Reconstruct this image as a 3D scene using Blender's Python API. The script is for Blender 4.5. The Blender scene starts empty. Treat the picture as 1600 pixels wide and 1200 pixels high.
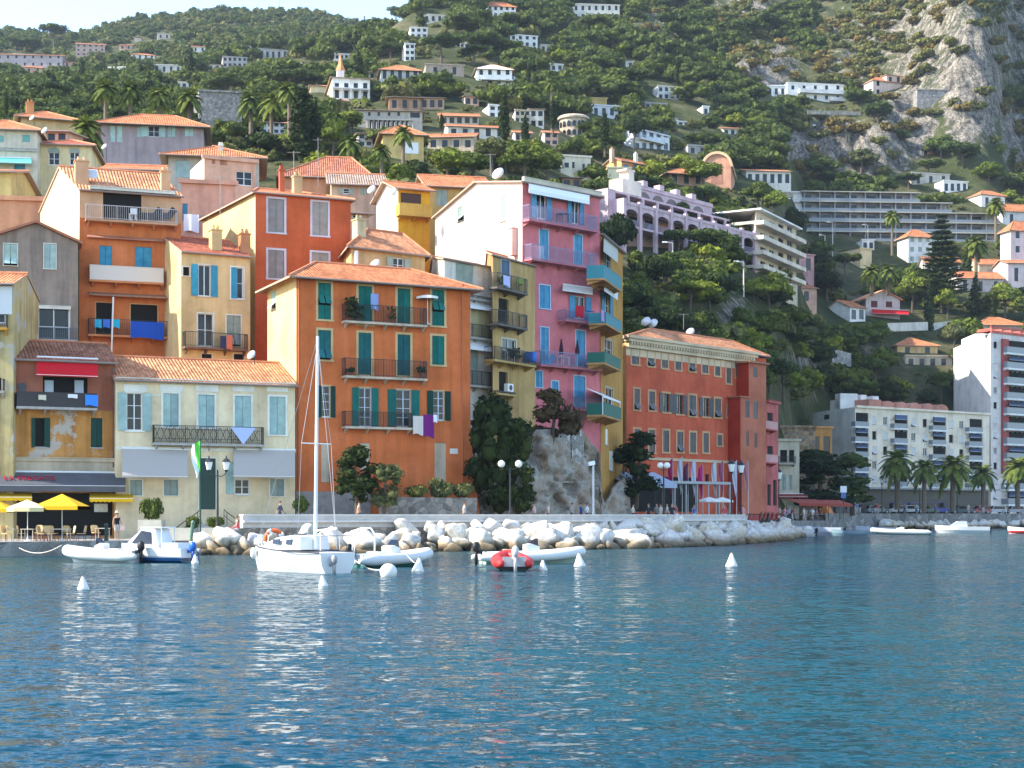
import bpy, bmesh, math, random
import numpy as np
from mathutils import Vector, Matrix
R = math.radians
random.seed(7)
rng = np.random.default_rng(11)
scene = bpy.context.scene
COL = scene.collection
# ---------------------------------------------------------------- camera, sky, sun, exposure
F, EYE, HOR = 2400.0, 2.4, 805.0          # focal length in photo pixels, eye height, horizon row
cam_d = bpy.data.cameras.new('camera')
cam = bpy.data.objects.new('camera', cam_d); COL.objects.link(cam)
cam_d.sensor_width = 36; cam_d.lens = F / 1600 * 36
cam_d.shift_y = (HOR - 600) / 1600
cam_d.clip_start = 0.5; cam_d.clip_end = 9000
cam.location = (0, 0, EYE); cam.rotation_euler = (R(90), 0, 0)
scene.camera = cam
SUN_EL, SUN_AZ = R(37), R(191)            # azimuth measured from +X towards +Y
world = bpy.data.worlds.new("World"); scene.world = world; world.use_nodes = True
wn = world.node_tree
bg = wn.nodes['Background']
sky = wn.nodes.new('ShaderNodeTexSky'); sky.sky_type = 'NISHITA'; sky.sun_disc = False
sky.sun_elevation = SUN_EL; sky.sun_rotation = (R(90) - SUN_AZ) % R(360)
sky.air_density = 1.0; sky.dust_density = .5; sky.ozone_density = 2.0
wn.links.new(sky.outputs[0], bg.inputs[0]); bg.inputs[1].default_value = 0.15
sd = bpy.data.lights.new('sun', 'SUN'); sd.energy = 3.2; sd.angle = R(0.5); sd.color = (1, .93, .80)
sun = bpy.data.objects.new('sun', sd); COL.objects.link(sun)
S = Vector((math.cos(SUN_EL)*math.cos(SUN_AZ), math.cos(SUN_EL)*math.sin(SUN_AZ), math.sin(SUN_EL)))
sun.rotation_euler = S.to_track_quat('Z', 'Y').to_euler()
scene.view_settings.view_transform = 'Standard'; scene.view_settings.look = 'None'
scene.view_settings.exposure = 1.85; scene.view_settings.gamma = 1
scene.cycles.max_bounces = 6; scene.cycles.diffuse_bounces = 3; scene.cycles.glossy_bounces = 3
scene.cycles.transparent_max_bounces = 6; scene.cycles.volume_bounces = 1
scene.cycles.use_denoising = True
scene.cycles.caustics_reflective = False; scene.cycles.caustics_refractive = False

# ---------------------------------------------------------------- helpers
def W(px, py, Y):                          # photo pixel + distance -> point in the place
    return Vector(((px-800)*Y/F, Y, EYE + (HOR-py)*Y/F))
def PX(p): return (800 + F*p[0]/p[1], HOR - F*(p[2]-EYE)/p[1])
def X(px, Y): return (px-800)*Y/F
def tag(o, label=None, cat=None, group=None, kind=None):
    if label: o['label'] = label
    if cat: o['category'] = cat
    if group: o['group'] = group
    if kind: o['kind'] = kind
    return o
def empty(name, loc=(0,0,0), rz=0, label=None, cat=None, group=None):
    o = bpy.data.objects.new(name, None); COL.objects.link(o)
    o.location = loc; o.rotation_euler = (0,0,rz); o.empty_display_size = .3
    return tag(o, label, cat, group)
def kids(o): return [c for c in bpy.data.objects if c.parent == o]
def dup(root, tree, loc=None, rz=None, sc=None, label=None, group=None):
    """copy of a thing (tree = [(object, [its children ...])]) with copies of its parts"""
    r = root.copy(); COL.objects.link(r)
    if loc is not None: r.location = loc
    if rz is not None: r.rotation_euler = (0,0,rz)
    if sc is not None: r.scale = sc if hasattr(sc,'__len__') else (sc,sc,sc)
    if label: r['label'] = label
    if group: r['group'] = group
    for ch, sub in tree:
        c = ch.copy(); COL.objects.link(c); c.parent = r
        for g in sub:
            d = g.copy(); COL.objects.link(d); d.parent = c
    return r
def treeof(root, pool):
    return [(c, [g for g in pool if g.parent == c]) for c in pool if c.parent == root]
class MB:
    def __init__(s): s.v=[]; s.f=[]; s.uv={}; s.m=[]; s.mi=0
    def face(s, pts, uv=None):
        i=len(s.v); s.v += [tuple(p) for p in pts]; s.f.append(tuple(range(i,i+len(pts)))); s.m.append(s.mi)
        if uv: s.uv[len(s.f)-1]=uv
    def mesh(s, v, f):
        i=len(s.v); s.v += [tuple(p) for p in v]
        for q in f: s.f.append(tuple(k+i for k in q)); s.m.append(s.mi)
    def box(s,x0,y0,z0,x1,y1,z1):
        s.mesh([(x0,y0,z0),(x1,y0,z0),(x1,y1,z0),(x0,y1,z0),(x0,y0,z1),(x1,y0,z1),(x1,y1,z1),(x0,y1,z1)],
               [(0,3,2,1),(4,5,6,7),(0,1,5,4),(1,2,6,5),(2,3,7,6),(3,0,4,7)]); return s
    def bar(s,p,q,w,h=None):               # square bar from p to q
        p=Vector(p); q=Vector(q); h=h or w; d=(q-p).normalized()
        a=d.cross(Vector((0,0,1))); a = a.normalized() if a.length>1e-4 else Vector((1,0,0)); b=a.cross(d)
        c=[]
        for e in (p,q):
            for i,j in ((-1,-1),(1,-1),(1,1),(-1,1)): c.append(e+a*(i*w/2)+b*(j*h/2))
        s.mesh(c,[(0,1,2,3),(7,6,5,4),(0,4,5,1),(1,5,6,2),(2,6,7,3),(3,7,4,0)]); return s
    def tube(s,p,q,r0,r1=None,n=6):
        p=Vector(p); q=Vector(q); r1=r0 if r1 is None else r1; d=(q-p).normalized()
        a=d.cross(Vector((0,0,1))); a=a.normalized() if a.length>1e-4 else Vector((1,0,0)); b=a.cross(d)
        v=[]
        for e,r in ((p,r0),(q,r1)):
            for k in range(n):
                t=2*math.pi*k/n; v.append(e+a*(math.cos(t)*r)+b*(math.sin(t)*r))
        f=[(k,(k+1)%n,n+(k+1)%n,n+k) for k in range(n)]+[tuple(range(n))[::-1],tuple(range(n,2*n))]
        s.mesh(v,f); return s
    def path(s,pts,r,n=6):
        for i in range(len(pts)-1):
            r0=r[i] if hasattr(r,'__len__') else r; r1=r[i+1] if hasattr(r,'__len__') else r
            s.tube(pts[i],pts[i+1],r0,r1,n)
        return s
    def sweep(s,pts,r,n=12,sub=5):
        P=[Vector(p) for p in pts]; m=len(P); Q=[];RR=[]
        for i in range(m-1):
            a,b,c,d=P[max(0,i-1)],P[i],P[i+1],P[min(m-1,i+2)]
            for k in range(sub):
                t=k/sub; Q.append(.5*((2*b)+(c-a)*t+(2*a-5*b+4*c-d)*t*t+(3*b-a-3*c+d)*t**3)); RR.append(r[i]+(r[i+1]-r[i])*t if hasattr(r,'__len__') else r)
        Q.append(P[-1]); RR.append(r[-1] if hasattr(r,'__len__') else r); v=[]
        for i,q in enumerate(Q):
            d=(Q[min(i+1,len(Q)-1)]-Q[max(i-1,0)]).normalized(); a=d.cross(Vector((0,0,1))); a=a.normalized() if a.length>1e-4 else Vector((1,0,0)); b=a.cross(d)
            v+=[q+a*(RR[i]*math.cos(6.28318*k/n))+b*(RR[i]*math.sin(6.28318*k/n)) for k in range(n)]
        f=[(i*n+k,i*n+(k+1)%n,(i+1)*n+(k+1)%n,(i+1)*n+k) for i in range(len(Q)-1) for k in range(n)]
        s.mesh(v,f+[tuple(range(n))[::-1],tuple(range(len(v)-n,len(v)))]); return s
    def lathe(s,prof,c=(0,0,0),n=12,sx=1,sy=1):
        v=[]; 
        for r,z in prof:
            for k in range(n):
                t=2*math.pi*k/n; v.append((c[0]+r*sx*math.cos(t),c[1]+r*sy*math.sin(t),c[2]+z))
        f=[]
        for i in range(len(prof)-1):
            for k in range(n): f.append((i*n+k,i*n+(k+1)%n,(i+1)*n+(k+1)%n,(i+1)*n+k))
        f.append(tuple(range(n))[::-1]); f.append(tuple(range((len(prof)-1)*n,len(prof)*n)))
        s.mesh(v,f); return s
    def extrude(s,poly,vec):
        n=len(poly); vec=Vector(vec); a=[Vector(p) for p in poly]; b=[p+vec for p in a]
        s.mesh(a+b,[tuple(range(n))[::-1],tuple(range(n,2*n))]+[(k,(k+1)%n,n+(k+1)%n,n+k) for k in range(n)]); return s
    def sph(s,c,r,n=8,m=6,sx=1,sy=1,sz=1):
        pr=[(max(.001,r*math.sin(math.pi*i/m)), -r*math.cos(math.pi*i/m)*sz) for i in range(m+1)]
        return s.lathe(pr,c,n,sx,sy)
    def build(s,name,mat,parent=None,smooth=False,loc=None,rz=None):
        me=bpy.data.meshes.new(name); me.from_pydata(s.v,[],s.f)
        mats=mat if isinstance(mat,(list,tuple)) else [mat]
        for m in mats: me.materials.append(m)
        if len(mats)>1: me.polygons.foreach_set('material_index',s.m)
        if s.uv:
            ul=me.uv_layers.new(name='UVMap')
            for fi,uvs in s.uv.items():
                p=me.polygons[fi]
                for k,li in enumerate(p.loop_indices): ul.data[li].uv=uvs[k]
        if smooth: me.polygons.foreach_set('use_smooth',[True]*len(me.polygons))
        me.validate(); me.update()
        o=bpy.data.objects.new(name,me); COL.objects.link(o)
        if parent: o.parent=parent
        if loc is not None: o.location=loc
        if rz is not None: o.rotation_euler=(0,0,rz)
        return o

# ---------------------------------------------------------------- materials
MATS={}
def base_mat(name, col=(.5,.5,.5), rough=.8, metal=0, spec=.3):
    m=bpy.data.materials.new(name); m.use_nodes=True
    p=m.node_tree.nodes['Principled BSDF']
    p.inputs['Base Color'].default_value=(*col,1); p.inputs['Roughness'].default_value=rough
    p.inputs['Metallic'].default_value=metal; p.inputs['Specular IOR Level'].default_value=spec
    return m, m.node_tree.nodes, m.node_tree.links, p
def nd(n,t,**k):
    x=n.new('ShaderNode'+t)
    for a,b in k.items(): setattr(x,a,b)
    return x
def ramp(n,stops):
    r=nd(n,'ValToRGB'); e=r.color_ramp.elements
    while len(e)<len(stops): e.new(.5)
    for i,(p,c) in enumerate(stops): e[i].position=p; e[i].color=(*c,1)
    return r
def noise(n,l,vec,scale,detail=4,rough=.55):
    t=nd(n,'TexNoise'); t.inputs['Scale'].default_value=scale; t.inputs['Detail'].default_value=detail; t.inputs['Roughness'].default_value=rough
    l.new(vec,t.inputs['Vector']); return t
def mix(n,l,fac,a,b,typ='MIX'):
    x=nd(n,'MixRGB',blend_type=typ)
    for i,v in enumerate((fac,a,b)):
        if hasattr(v,'type'): l.new(v,x.inputs[i])
        elif isinstance(v,(int,float)): x.inputs[i].default_value=v
        else: x.inputs[i].default_value=(*v,1)
    return x.outputs[0]
def mapping(n,l,vec,scale=(1,1,1),loc=(0,0,0)):
    m=nd(n,'Mapping'); m.inputs['Scale'].default_value=scale; m.inputs['Location'].default_value=loc; l.new(vec,m.inputs['Vector']); return m.outputs[0]
def bump(n,l,p,h,strength=.3,dist=.05):
    b=nd(n,'Bump'); b.inputs['Strength'].default_value=strength; b.inputs['Distance'].default_value=dist
    l.new(h,b.inputs['Height']); l.new(b.outputs[0],p.inputs['Normal']); return b
def sc3(c,k): return tuple(min(1,max(0,x*k)) for x in c)
def once(fn):
    def g(*a):
        k=(fn.__name__,)+a
        if k not in MATS: MATS[k]=fn(*a)
        return MATS[k]
    return g
@once
def plain(name,col,rough=.6,metal=0):
    return base_mat(name,col,rough,metal)[0]
@once
def varied(name,col,rough=.7,amt=.25,scale=3.0):
    m,n,l,p=base_mat(name,col,rough)
    tc=nd(n,'TexCoord'); t=noise(n,l,tc.outputs['Object'],scale,5)
    r=ramp(n,[(.25,sc3(col,1-amt)),(.75,sc3(col,1+amt))]); l.new(t.outputs[0],r.inputs[0]); l.new(r.outputs[0],p.inputs['Base Color'])
    bump(n,l,p,t.outputs[0],.25,.03); return m
@once
def plaster(name,col,stain=.35,seed=0.0,patch=None):
    m,n,l,p=base_mat(name,col,.92,0,.12)
    tc=nd(n,'TexCoord'); v=mapping(n,l,tc.outputs['Object'],(1,1,1),(seed,seed*2,seed*3))
    big=noise(n,l,v,.35,5,.6); fine=noise(n,l,v,2.4,6,.65)
    vs=mapping(n,l,v,(1.6,1.6,.12)); st=noise(n,l,vs,1.0,5,.6)
    r1=ramp(n,[(.3,sc3(col,.74)),(.5,col),(.72,tuple(min(.85,c*1.12+.02) for c in col))]); l.new(big.outputs[0],r1.inputs[0])
    r2=ramp(n,[(.3,(.84,.83,.82)),(.62,(1,1,1))]); l.new(fine.outputs[0],r2.inputs[0])
    c=mix(n,l,.6,r1.outputs[0],r2.outputs[0],'MULTIPLY')
    r3=ramp(n,[(.36,(.55,.52,.5)),(.56,(1,1,1))]); l.new(st.outputs[0],r3.inputs[0])
    c=mix(n,l,min(1,stain*1.7),c,r3.outputs[0],'MULTIPLY')
    if patch:
        pn=noise(n,l,v,.55,6,.6); rp=ramp(n,[(.56,(0,0,0)),(.6,(1,1,1))]); l.new(pn.outputs[0],rp.inputs[0])
        c=mix(n,l,rp.outputs[0],c,patch)
    l.new(c,p.inputs['Base Color']); bump(n,l,p,fine.outputs[0],.2,.02); return m
@once
def tiles(name,col,pitch=.24):
    m,n,l,p=base_mat(name,col,.85,0,.15)
    tc=nd(n,'TexCoord'); uv=tc.outputs['UV']
    sp=nd(n,'SeparateXYZ'); l.new(uv,sp.inputs[0])
    def mth(op,a,b=None):
        x=nd(n,'Math',operation=op)
        for i,q in enumerate((a,b)):
            if q is None: continue
            if hasattr(q,'type'): l.new(q,x.inputs[i])
            else: x.inputs[i].default_value=q
        return x.outputs[0]
    u=mth('DIVIDE',sp.outputs[0],pitch); w=mth('DIVIDE',sp.outputs[1],.36)
    cell=nd(n,'CombineXYZ'); l.new(mth('FLOOR',u),cell.inputs[0]); l.new(mth('FLOOR',w),cell.inputs[1])
    wn_=nd(n,'TexWhiteNoise',noise_dimensions='2D'); l.new(cell.outputs[0],wn_.inputs['Vector'])
    r=ramp(n,[(0,sc3(col,.72)),(.5,col),(1,tuple(min(1,c*1.25+.02) for c in col))]); l.new(wn_.outputs[0],r.inputs[0])
    t=noise(n,l,tc.outputs['Object'],.5,5,.65); r2=ramp(n,[(.35,(.62,.58,.55)),(.6,(1,1,1))]); l.new(t.outputs[0],r2.inputs[0])
    c=mix(n,l,.75,r.outputs[0],r2.outputs[0],'MULTIPLY')
    l.new(c,p.inputs['Base Color'])
    wave=mth('ABSOLUTE',mth('SINE',mth('MULTIPLY',u,math.pi))); row=mth('FRACT',w)
    h=mth('ADD',wave,mth('MULTIPLY',row,.35)); bump(n,l,p,h,.9,.10); return m
@once
def slats(name,col,pitch=.075):
    m,n,l,p=base_mat(name,col,.55,0,.3)
    tc=nd(n,'TexCoord'); sp=nd(n,'SeparateXYZ'); l.new(tc.outputs['Object'],sp.inputs[0])
    a=nd(n,'Math',operation='DIVIDE'); l.new(sp.outputs[2],a.inputs[0]); a.inputs[1].default_value=pitch
    b=nd(n,'Math',operation='FRACT'); l.new(a.outputs[0],b.inputs[0])
    bump(n,l,p,b.outputs[0],.8,.03)
    t=noise(n,l,tc.outputs['Object'],1.6,5); r=ramp(n,[(.3,sc3(col,.8)),(.7,sc3(col,1.15))]); l.new(t.outputs[0],r.inputs[0])
    oi=nd(n,'ObjectInfo'); ro=ramp(n,[(0,(.74,.74,.76)),(.5,(1,1,1)),(1,(1,.97,.9))]); l.new(oi.outputs['Random'],ro.inputs[0])
    l.new(mix(n,l,1,r.outputs[0],ro.outputs[0],'MULTIPLY'),p.inputs['Base Color']); return m
@once
def stone(name,col,scale=2.2,mortar=(.32,.30,.27)):
    m,n,l,p=base_mat(name,col,.95,0,.1)
    tc=nd(n,'TexCoord'); nz=noise(n,l,tc.outputs['Object'],1.5,3)
    v=mix(n,l,.12,tc.outputs['Object'],nz.outputs[1],'ADD')
    vo=nd(n,'TexVoronoi',feature='F1'); vo.inputs['Scale'].default_value=scale; l.new(v,vo.inputs['Vector'])
    ve=nd(n,'TexVoronoi',feature='DISTANCE_TO_EDGE'); ve.inputs['Scale'].default_value=scale; l.new(v,ve.inputs['Vector'])
    wn_=nd(n,'TexWhiteNoise',noise_dimensions='3D'); l.new(vo.outputs['Color'],wn_.inputs['Vector'])
    r=ramp(n,[(0,sc3(col,.6)),(.5,col),(1,sc3(col,1.45))]); l.new(wn_.outputs[0],r.inputs[0])
    e=ramp(n,[(.02,(0,0,0)),(.09,(1,1,1))]); l.new(ve.outputs['Distance'],e.inputs[0])
    f=noise(n,l,tc.outputs['Object'],6,5); rf=ramp(n,[(.3,(.75,.75,.75)),(.7,(1,1,1))]); l.new(f.outputs[0],rf.inputs[0])
    c=mix(n,l,e.outputs[0],sc3(mortar,.8),r.outputs[0]); c=mix(n,l,1,c,rf.outputs[0],'MULTIPLY')
    l.new(c,p.inputs['Base Color']); bump(n,l,p,e.outputs[0],.6,.08); return m
@once
def rocky(name,col,dark,warm,scale=1.0,wet=None):
    """limestone; wet = world height below which the rock stays dark and stained by water"""
    m,n,l,p=base_mat(name,col,.95,0,.1)
    tc=nd(n,'TexCoord'); geo=nd(n,'NewGeometry'); o=geo.outputs['Position']
    a=noise(n,l,o,.9*scale,7,.65); b=noise(n,l,o,3.5*scale,6,.7); c0=noise(n,l,o,.35*scale,4)
    r=ramp(n,[(.28,dark),(.42,sc3(col,.8)),(.6,col),(.8,sc3(col,1.15))]); l.new(a.outputs[0],r.inputs[0])
    w=ramp(n,[(.45,(0,0,0)),(.62,(1,1,1))]); l.new(c0.outputs[0],w.inputs[0])
    c=mix(n,l,w.outputs[0],r.outputs[0],warm); c=mix(n,l,.5,c,r.outputs[0])
    rb=ramp(n,[(.35,(.5,.48,.45)),(.55,(1,1,1))]); l.new(b.outputs[0],rb.inputs[0]); c=mix(n,l,.7,c,rb.outputs[0],'MULTIPLY')
    if wet is not None:
        sp=nd(n,'SeparateXYZ'); l.new(o,sp.inputs[0]); ad=nd(n,'Math',operation='MULTIPLY_ADD'); l.new(a.outputs[0],ad.inputs[0]); ad.inputs[1].default_value=-.9; l.new(sp.outputs[2],ad.inputs[2])
        rw=ramp(n,[(0,(.10,.085,.06)),(.5,(.42,.35,.26)),(1,(1,1,1))]); mr=nd(n,'MapRange'); mr.inputs[1].default_value=wet-.5; mr.inputs[2].default_value=wet+.35
        l.new(ad.outputs[0],mr.inputs[0]); l.new(mr.outputs[0],rw.inputs[0]); c=mix(n,l,1,c,rw.outputs[0],'MULTIPLY')
    l.new(c,p.inputs['Base Color']); bump(n,l,p,b.outputs[0],.5,.15); return m
@once
def leafmat(name,col,var=.35,trans=.25):
    m,n,l,p=base_mat(name,col,.75,0,.15)
    oi=nd(n,'ObjectInfo'); geo=nd(n,'NewGeometry'); at=nd(n,'Attribute'); at.attribute_name='tint'
    t=noise(n,l,geo.outputs['Position'],.25,3); 
    r=ramp(n,[(0,sc3(col,1-var)),(.5,col),(1,tuple(min(1,c*(1+var)+d) for c,d in zip(col,(.015,.012,0))))]); l.new(geo.outputs['Random Per Island'],r.inputs[0])
    r2=ramp(n,[(0,(.66,.72,.62)),(.5,(1,1,.95)),(1,(1.0,.95,.62))]); l.new(oi.outputs['Random'],r2.inputs[0])
    c=mix(n,l,1,r.outputs[0],r2.outputs[0],'MULTIPLY')
    t2=noise(n,l,geo.outputs['Position'],.085,3); r3=ramp(n,[(.32,(.56,.62,.52)),(.5,(.92,.95,.82)),(.68,(1.0,.92,.52))]); l.new(mix(n,l,.6,t.outputs[0],t2.outputs[0]),r3.inputs[0]); c=mix(n,l,.85,c,r3.outputs[0],'MULTIPLY')
    l.new(c,p.inputs['Base Color'])
    tr=nd(n,'BsdfTranslucent'); l.new(c,tr.inputs[0]); mx=nd(n,'MixShader'); mx.inputs[0].default_value=trans
    l.new(p.outputs[0],mx.inputs[1]); l.new(tr.outputs[0],mx.inputs[2])
    l.new(mx.outputs[0],n['Material Output'].inputs[0]); return m
def glassmat():
    m,n,l,p=base_mat('window_glass',(.012,.015,.018),.10,0,.32); return m
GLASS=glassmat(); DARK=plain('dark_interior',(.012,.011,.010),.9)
RAIL=plain('iron_railing',(.03,.03,.032),.5); WHITE=plain('white_paint',(.78,.78,.76),.5); CONC=varied('concrete',(.36,.34,.31),.9)
TERRA=(.56,.20,.085)
TILE=tiles('terracotta_tiles',TERRA); TILE2=tiles('pale_terracotta_tiles',(.60,.26,.13)); TILE3=tiles('weathered_brown_tiles',(.34,.14,.08))
# ---------------------------------------------------------------- land: hill terrain, quays, water
_T = {
 -700:[(90,900),(98,880),(112,815),(125,700),(140,560),(165,420),(200,310),(240,262),(300,225),(380,195),(500,165),(650,135),(850,100),(1000,70),(1150,58),(1300,70),(1800,150)],
 0:[(90,900),(98,880),(112,815),(125,700),(140,560),(165,420),(200,310),(240,262),(300,220),(380,190),(500,160),(650,130),(850,95),(1000,66),(1150,54),(1300,66),(1800,150)],
 115:[(90,900),(98,880),(112,815),(127,690),(143,550),(168,410),(203,305),(240,260),(300,218),(380,187),(500,157),(650,128),(850,98),(1000,74),(1150,62),(1400,80),(1800,150)],
 220:[(90,900),(98,880),(113,812),(128,680),(145,540),(170,400),(205,300),(240,258),(300,215),(380,185),(500,155),(650,125),(850,85),(1000,60),(1200,36),(1400,48),(1800,130)],
 360:[(90,900),(98,875),(115,808),(130,665),(150,505),(180,375),(215,285),(250,238),(310,205),(380,175),(480,145),(600,115),(800,80),(1000,50),(1200,20),(1400,40),(1800,120)],
 500:[(90,900),(104,870),(118,800),(135,645),(155,490),(185,352),(215,278),(260,230),(320,195),(390,165),(470,135),(560,105),(650,90),(850,65),(1050,45),(1200,30),(1500,60),(1800,120)],
 570:[(90,900),(106,868),(121,798),(140,625),(160,470),(190,342),(220,282),(265,240),(330,205),(400,160),(470,122),(540,88),(600,72),(680,72),(900,66),(1100,56),(1200,48),(1500,75),(1800,130)],
 640:[(90,900),(108,866),(124,795),(142,605),(165,440),(195,330),(225,285),(270,250),(330,212),(400,157),(470,107),(540,64),(610,33),(700,50),(900,65),(1200,60),(1800,130)],
 720:[(90,900),(110,865),(128,790),(146,595),(170,432),(200,332),(235,286),(280,250),(340,205),(400,157),(470,108),(540,60),(620,8),(720,-35),(900,-60),(1300,-60),(1800,0)],
 820:[(90,900),(116,860),(136,785),(152,600),(175,462),(210,350),(245,302),(290,260),(350,215),(420,165),(500,112),(580,60),(680,0),(800,-60),(1000,-130),(1400,-150),(1800,-100)],
 950:[(90,900),(120,850),(152,828),(168,690),(195,545),(225,450),(255,395),(290,322),(330,280),(390,240),(450,190),(520,138),(600,75),(700,5),(850,-90),(1100,-200),(1800,-150)],
 1100:[(90,900),(128,850),(168,830),(186,700),(205,600),(228,505),(255,432),(280,395),(310,342),(350,300),(400,262),(460,215),(530,155),(600,100),(700,20),(850,-80),(1100,-220),(1800,-200)],
 1220:[(90,900),(150,850),(216,830),(235,690),(255,560),(275,475),(300,422),(340,360),(390,310),(440,278),(500,215),(570,150),(640,80),(740,0),(900,-130),(1100,-230),(1800,-200)],
 1262:[(90,900),(180,850),(245,828),(284,805),(300,660),(318,560),(350,480),(400,425),(450,387),(478,335),(510,245),(570,160),(640,88),(740,10),(900,-120),(1100,-235),(1800,-200)],
 1300:[(90,900),(200,850),(270,828),(302,812),(320,650),(340,560),(365,500),(392,452),(420,405),(450,375),(480,320),(520,250),(570,172),(620,110),(700,40),(850,-90),(1100,-250),(1800,-200)],
 1420:[(90,900),(250,850),(306,812),(326,640),(352,545),(390,482),(430,425),(455,388),(490,320),(530,245),(570,165),(610,100),(690,20),(850,-100),(1100,-260),(1800,-200)],
 1500:[(90,900),(255,850),(308,812),(328,640),(352,552),(390,484),(430,424),(460,375),(500,300),(535,228),(556,120),(575,30),(640,-60),(850,-180),(1100,-300),(1800,-250)],
 1540:[(90,900),(255,850),(308,812),(328,640),(352,552),(390,484),(430,424),(460,372),(500,300),(540,225),(558,110),(580,20),(640,-60),(850,-200),(1100,-320),(1800,-250)],
 1580:[(90,900),(255,850),(308,812),(328,640),(352,560),(390,488),(430,428),(465,378),(515,310),(570,250),(610,200),(660,120),(700,0),(780,-120),(900,-220),(1100,-320),(1800,-250)],
 2600:[(90,900),(255,850),(308,812),(328,640),(352,560),(390,488),(430,428),(465,378),(515,310),(570,250),(610,200),(660,120),(700,0),(780,-120),(900,-220),(1100,-320),(1800,-250)],
}
_YG = np.exp(np.linspace(np.log(90), np.log(1800), 400))
_CK = np.array(sorted(_T))
_CT = np.array([np.interp(np.log(_YG), np.log([a for a,_ in _T[k]]), [b for _,b in _T[k]]) for k in _CK])
_ker = np.exp(-np.linspace(-2,2,9)**2); _ker /= _ker.sum()
_CT = np.array([np.convolve(np.pad(r,4,'edge'),_ker,'valid') for r in _CT])
_PG = np.arange(-700, 2601, 10.0)
_GT = np.array([np.interp(_PG, _CK, _CT[:,j]) for j in range(len(_YG))]).T        # [px, Y]
_k2 = np.exp(-np.linspace(-2,2,7)**2); _k2/=_k2.sum()
_GT = np.apply_along_axis(lambda r: np.convolve(np.pad(r,3,'edge'),_k2,'valid'),0,_GT)
def gpy(px,Y):
    px=np.atleast_1d(np.asarray(px,float)); Y=np.atleast_1d(np.asarray(Y,float))
    a=np.clip((px+700)/10,0,len(_PG)-1.001); b=np.clip((np.log(Y)-np.log(90))/(np.log(20.0))*399,0,398.999)
    i=a.astype(int); j=b.astype(int); s=a-i; t=b-j
    return (_GT[i,j]*(1-s)+_GT[i+1,j]*s)*(1-t)+(_GT[i,j+1]*(1-s)+_GT[i+1,j+1]*s)*t
def gz(x,Y):
    Y=np.asarray(Y,float); return EYE+(HOR-gpy(800+F*np.asarray(x,float)/Y,Y))*Y/F
def ground_Y(px,py,y0=120):
    ys=_YG[_YG>=y0]; g=gpy(np.full(len(ys),px),ys); k=np.nonzero(g<=py)[0]
    return float(ys[k[0]]) if len(k) else 1150.0
def vnoise(x,y,seed=0):
    r=np.random.default_rng(seed); tab=r.random((256,256))
    xi=np.floor(x).astype(int); yi=np.floor(y).astype(int); fx=x-xi; fy=y-yi
    fx=fx*fx*(3-2*fx); fy=fy*fy*(3-2*fy); g=lambda a,b: tab[a%256,b%256]
    return (g(xi,yi)*(1-fx)+g(xi+1,yi)*fx)*(1-fy)+(g(xi,yi+1)*(1-fx)+g(xi+1,yi+1)*fx)*fy
def fbm(x,y,o=5,seed=0): return sum(vnoise(x*2**k,y*2**k,seed+k)/2**k for k in range(o))/sum(1/2**k for k in range(o))
def sm(a,b,x): t=np.clip((x-a)/(b-a),0,1); return t*t*(3-2*t)
def rock_mask(px,py):
    """where the limestone shows: the crags and bluffs, as (photo column, row, radius x, radius y)"""
    m=np.zeros_like(px)
    for cx,cy,rx,ry,k in ((1518,145,50,105,1.2),(1425,195,42,60,1),(1440,60,230,80,.5),(1300,235,85,50,.95),(1370,245,60,45,.9),(1185,128,50,34,.9),(1160,30,70,40,.55),(1205,105,70,40,.6),
                          (1010,60,40,30,.4),(1040,35,60,20,.4),(1265,575,60,70,.5),(1335,560,50,40,.5),(1085,385,40,22,.7),(1150,505,35,60,.6),(1590,230,30,60,.8),(1440,120,90,50,.5),(1320,110,80,50,.42),(1590,60,60,120,.5)):
        m=np.maximum(m,k*np.clip(1.35-np.sqrt(((px-cx)/rx)**2+((py-cy)/ry)**2),0,1))
    return np.clip(m,0,1)
def tnoise(x,Y): return sm(150,330,Y)*((fbm(x/38,Y/38,4,3)-.5)*9*sm(200,500,Y)+(fbm(x/9,Y/9,3,9)-.5)*2.2)
def rockdisp(x,Y,z,rm):
    rid=1-np.abs(2*fbm(x/15+.3*z/15,Y/22,5,21)-1); rid2=1-np.abs(2*fbm(x/5.5,Y/8,4,41)-1); far=sm(330,440,Y)
    return rm*(far*((rid-.6)*20+(rid2-.6)*11)+(1-far)*((rid2-.6)*3))
def relief(x,Y,z,rm):
    "bumps and crags added to the smooth slope, levelled off where houses stand"
    k=np.ones_like(x)
    for x0,x1,_,_,Yh in HOUSE_RECTS:
        hx=((x0+x1)/2-800)*Yh/F; hw=(x1-x0)/2*Yh/F; d=np.maximum(np.abs(x-hx)-hw,0)**2+np.maximum(np.abs(Y-Yh-3)-8,0)**2; k=np.minimum(k,np.clip(np.sqrt(d)/9,0,1))
    return (tnoise(x,Y)+rockdisp(x,Y,z,rm))*k
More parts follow.
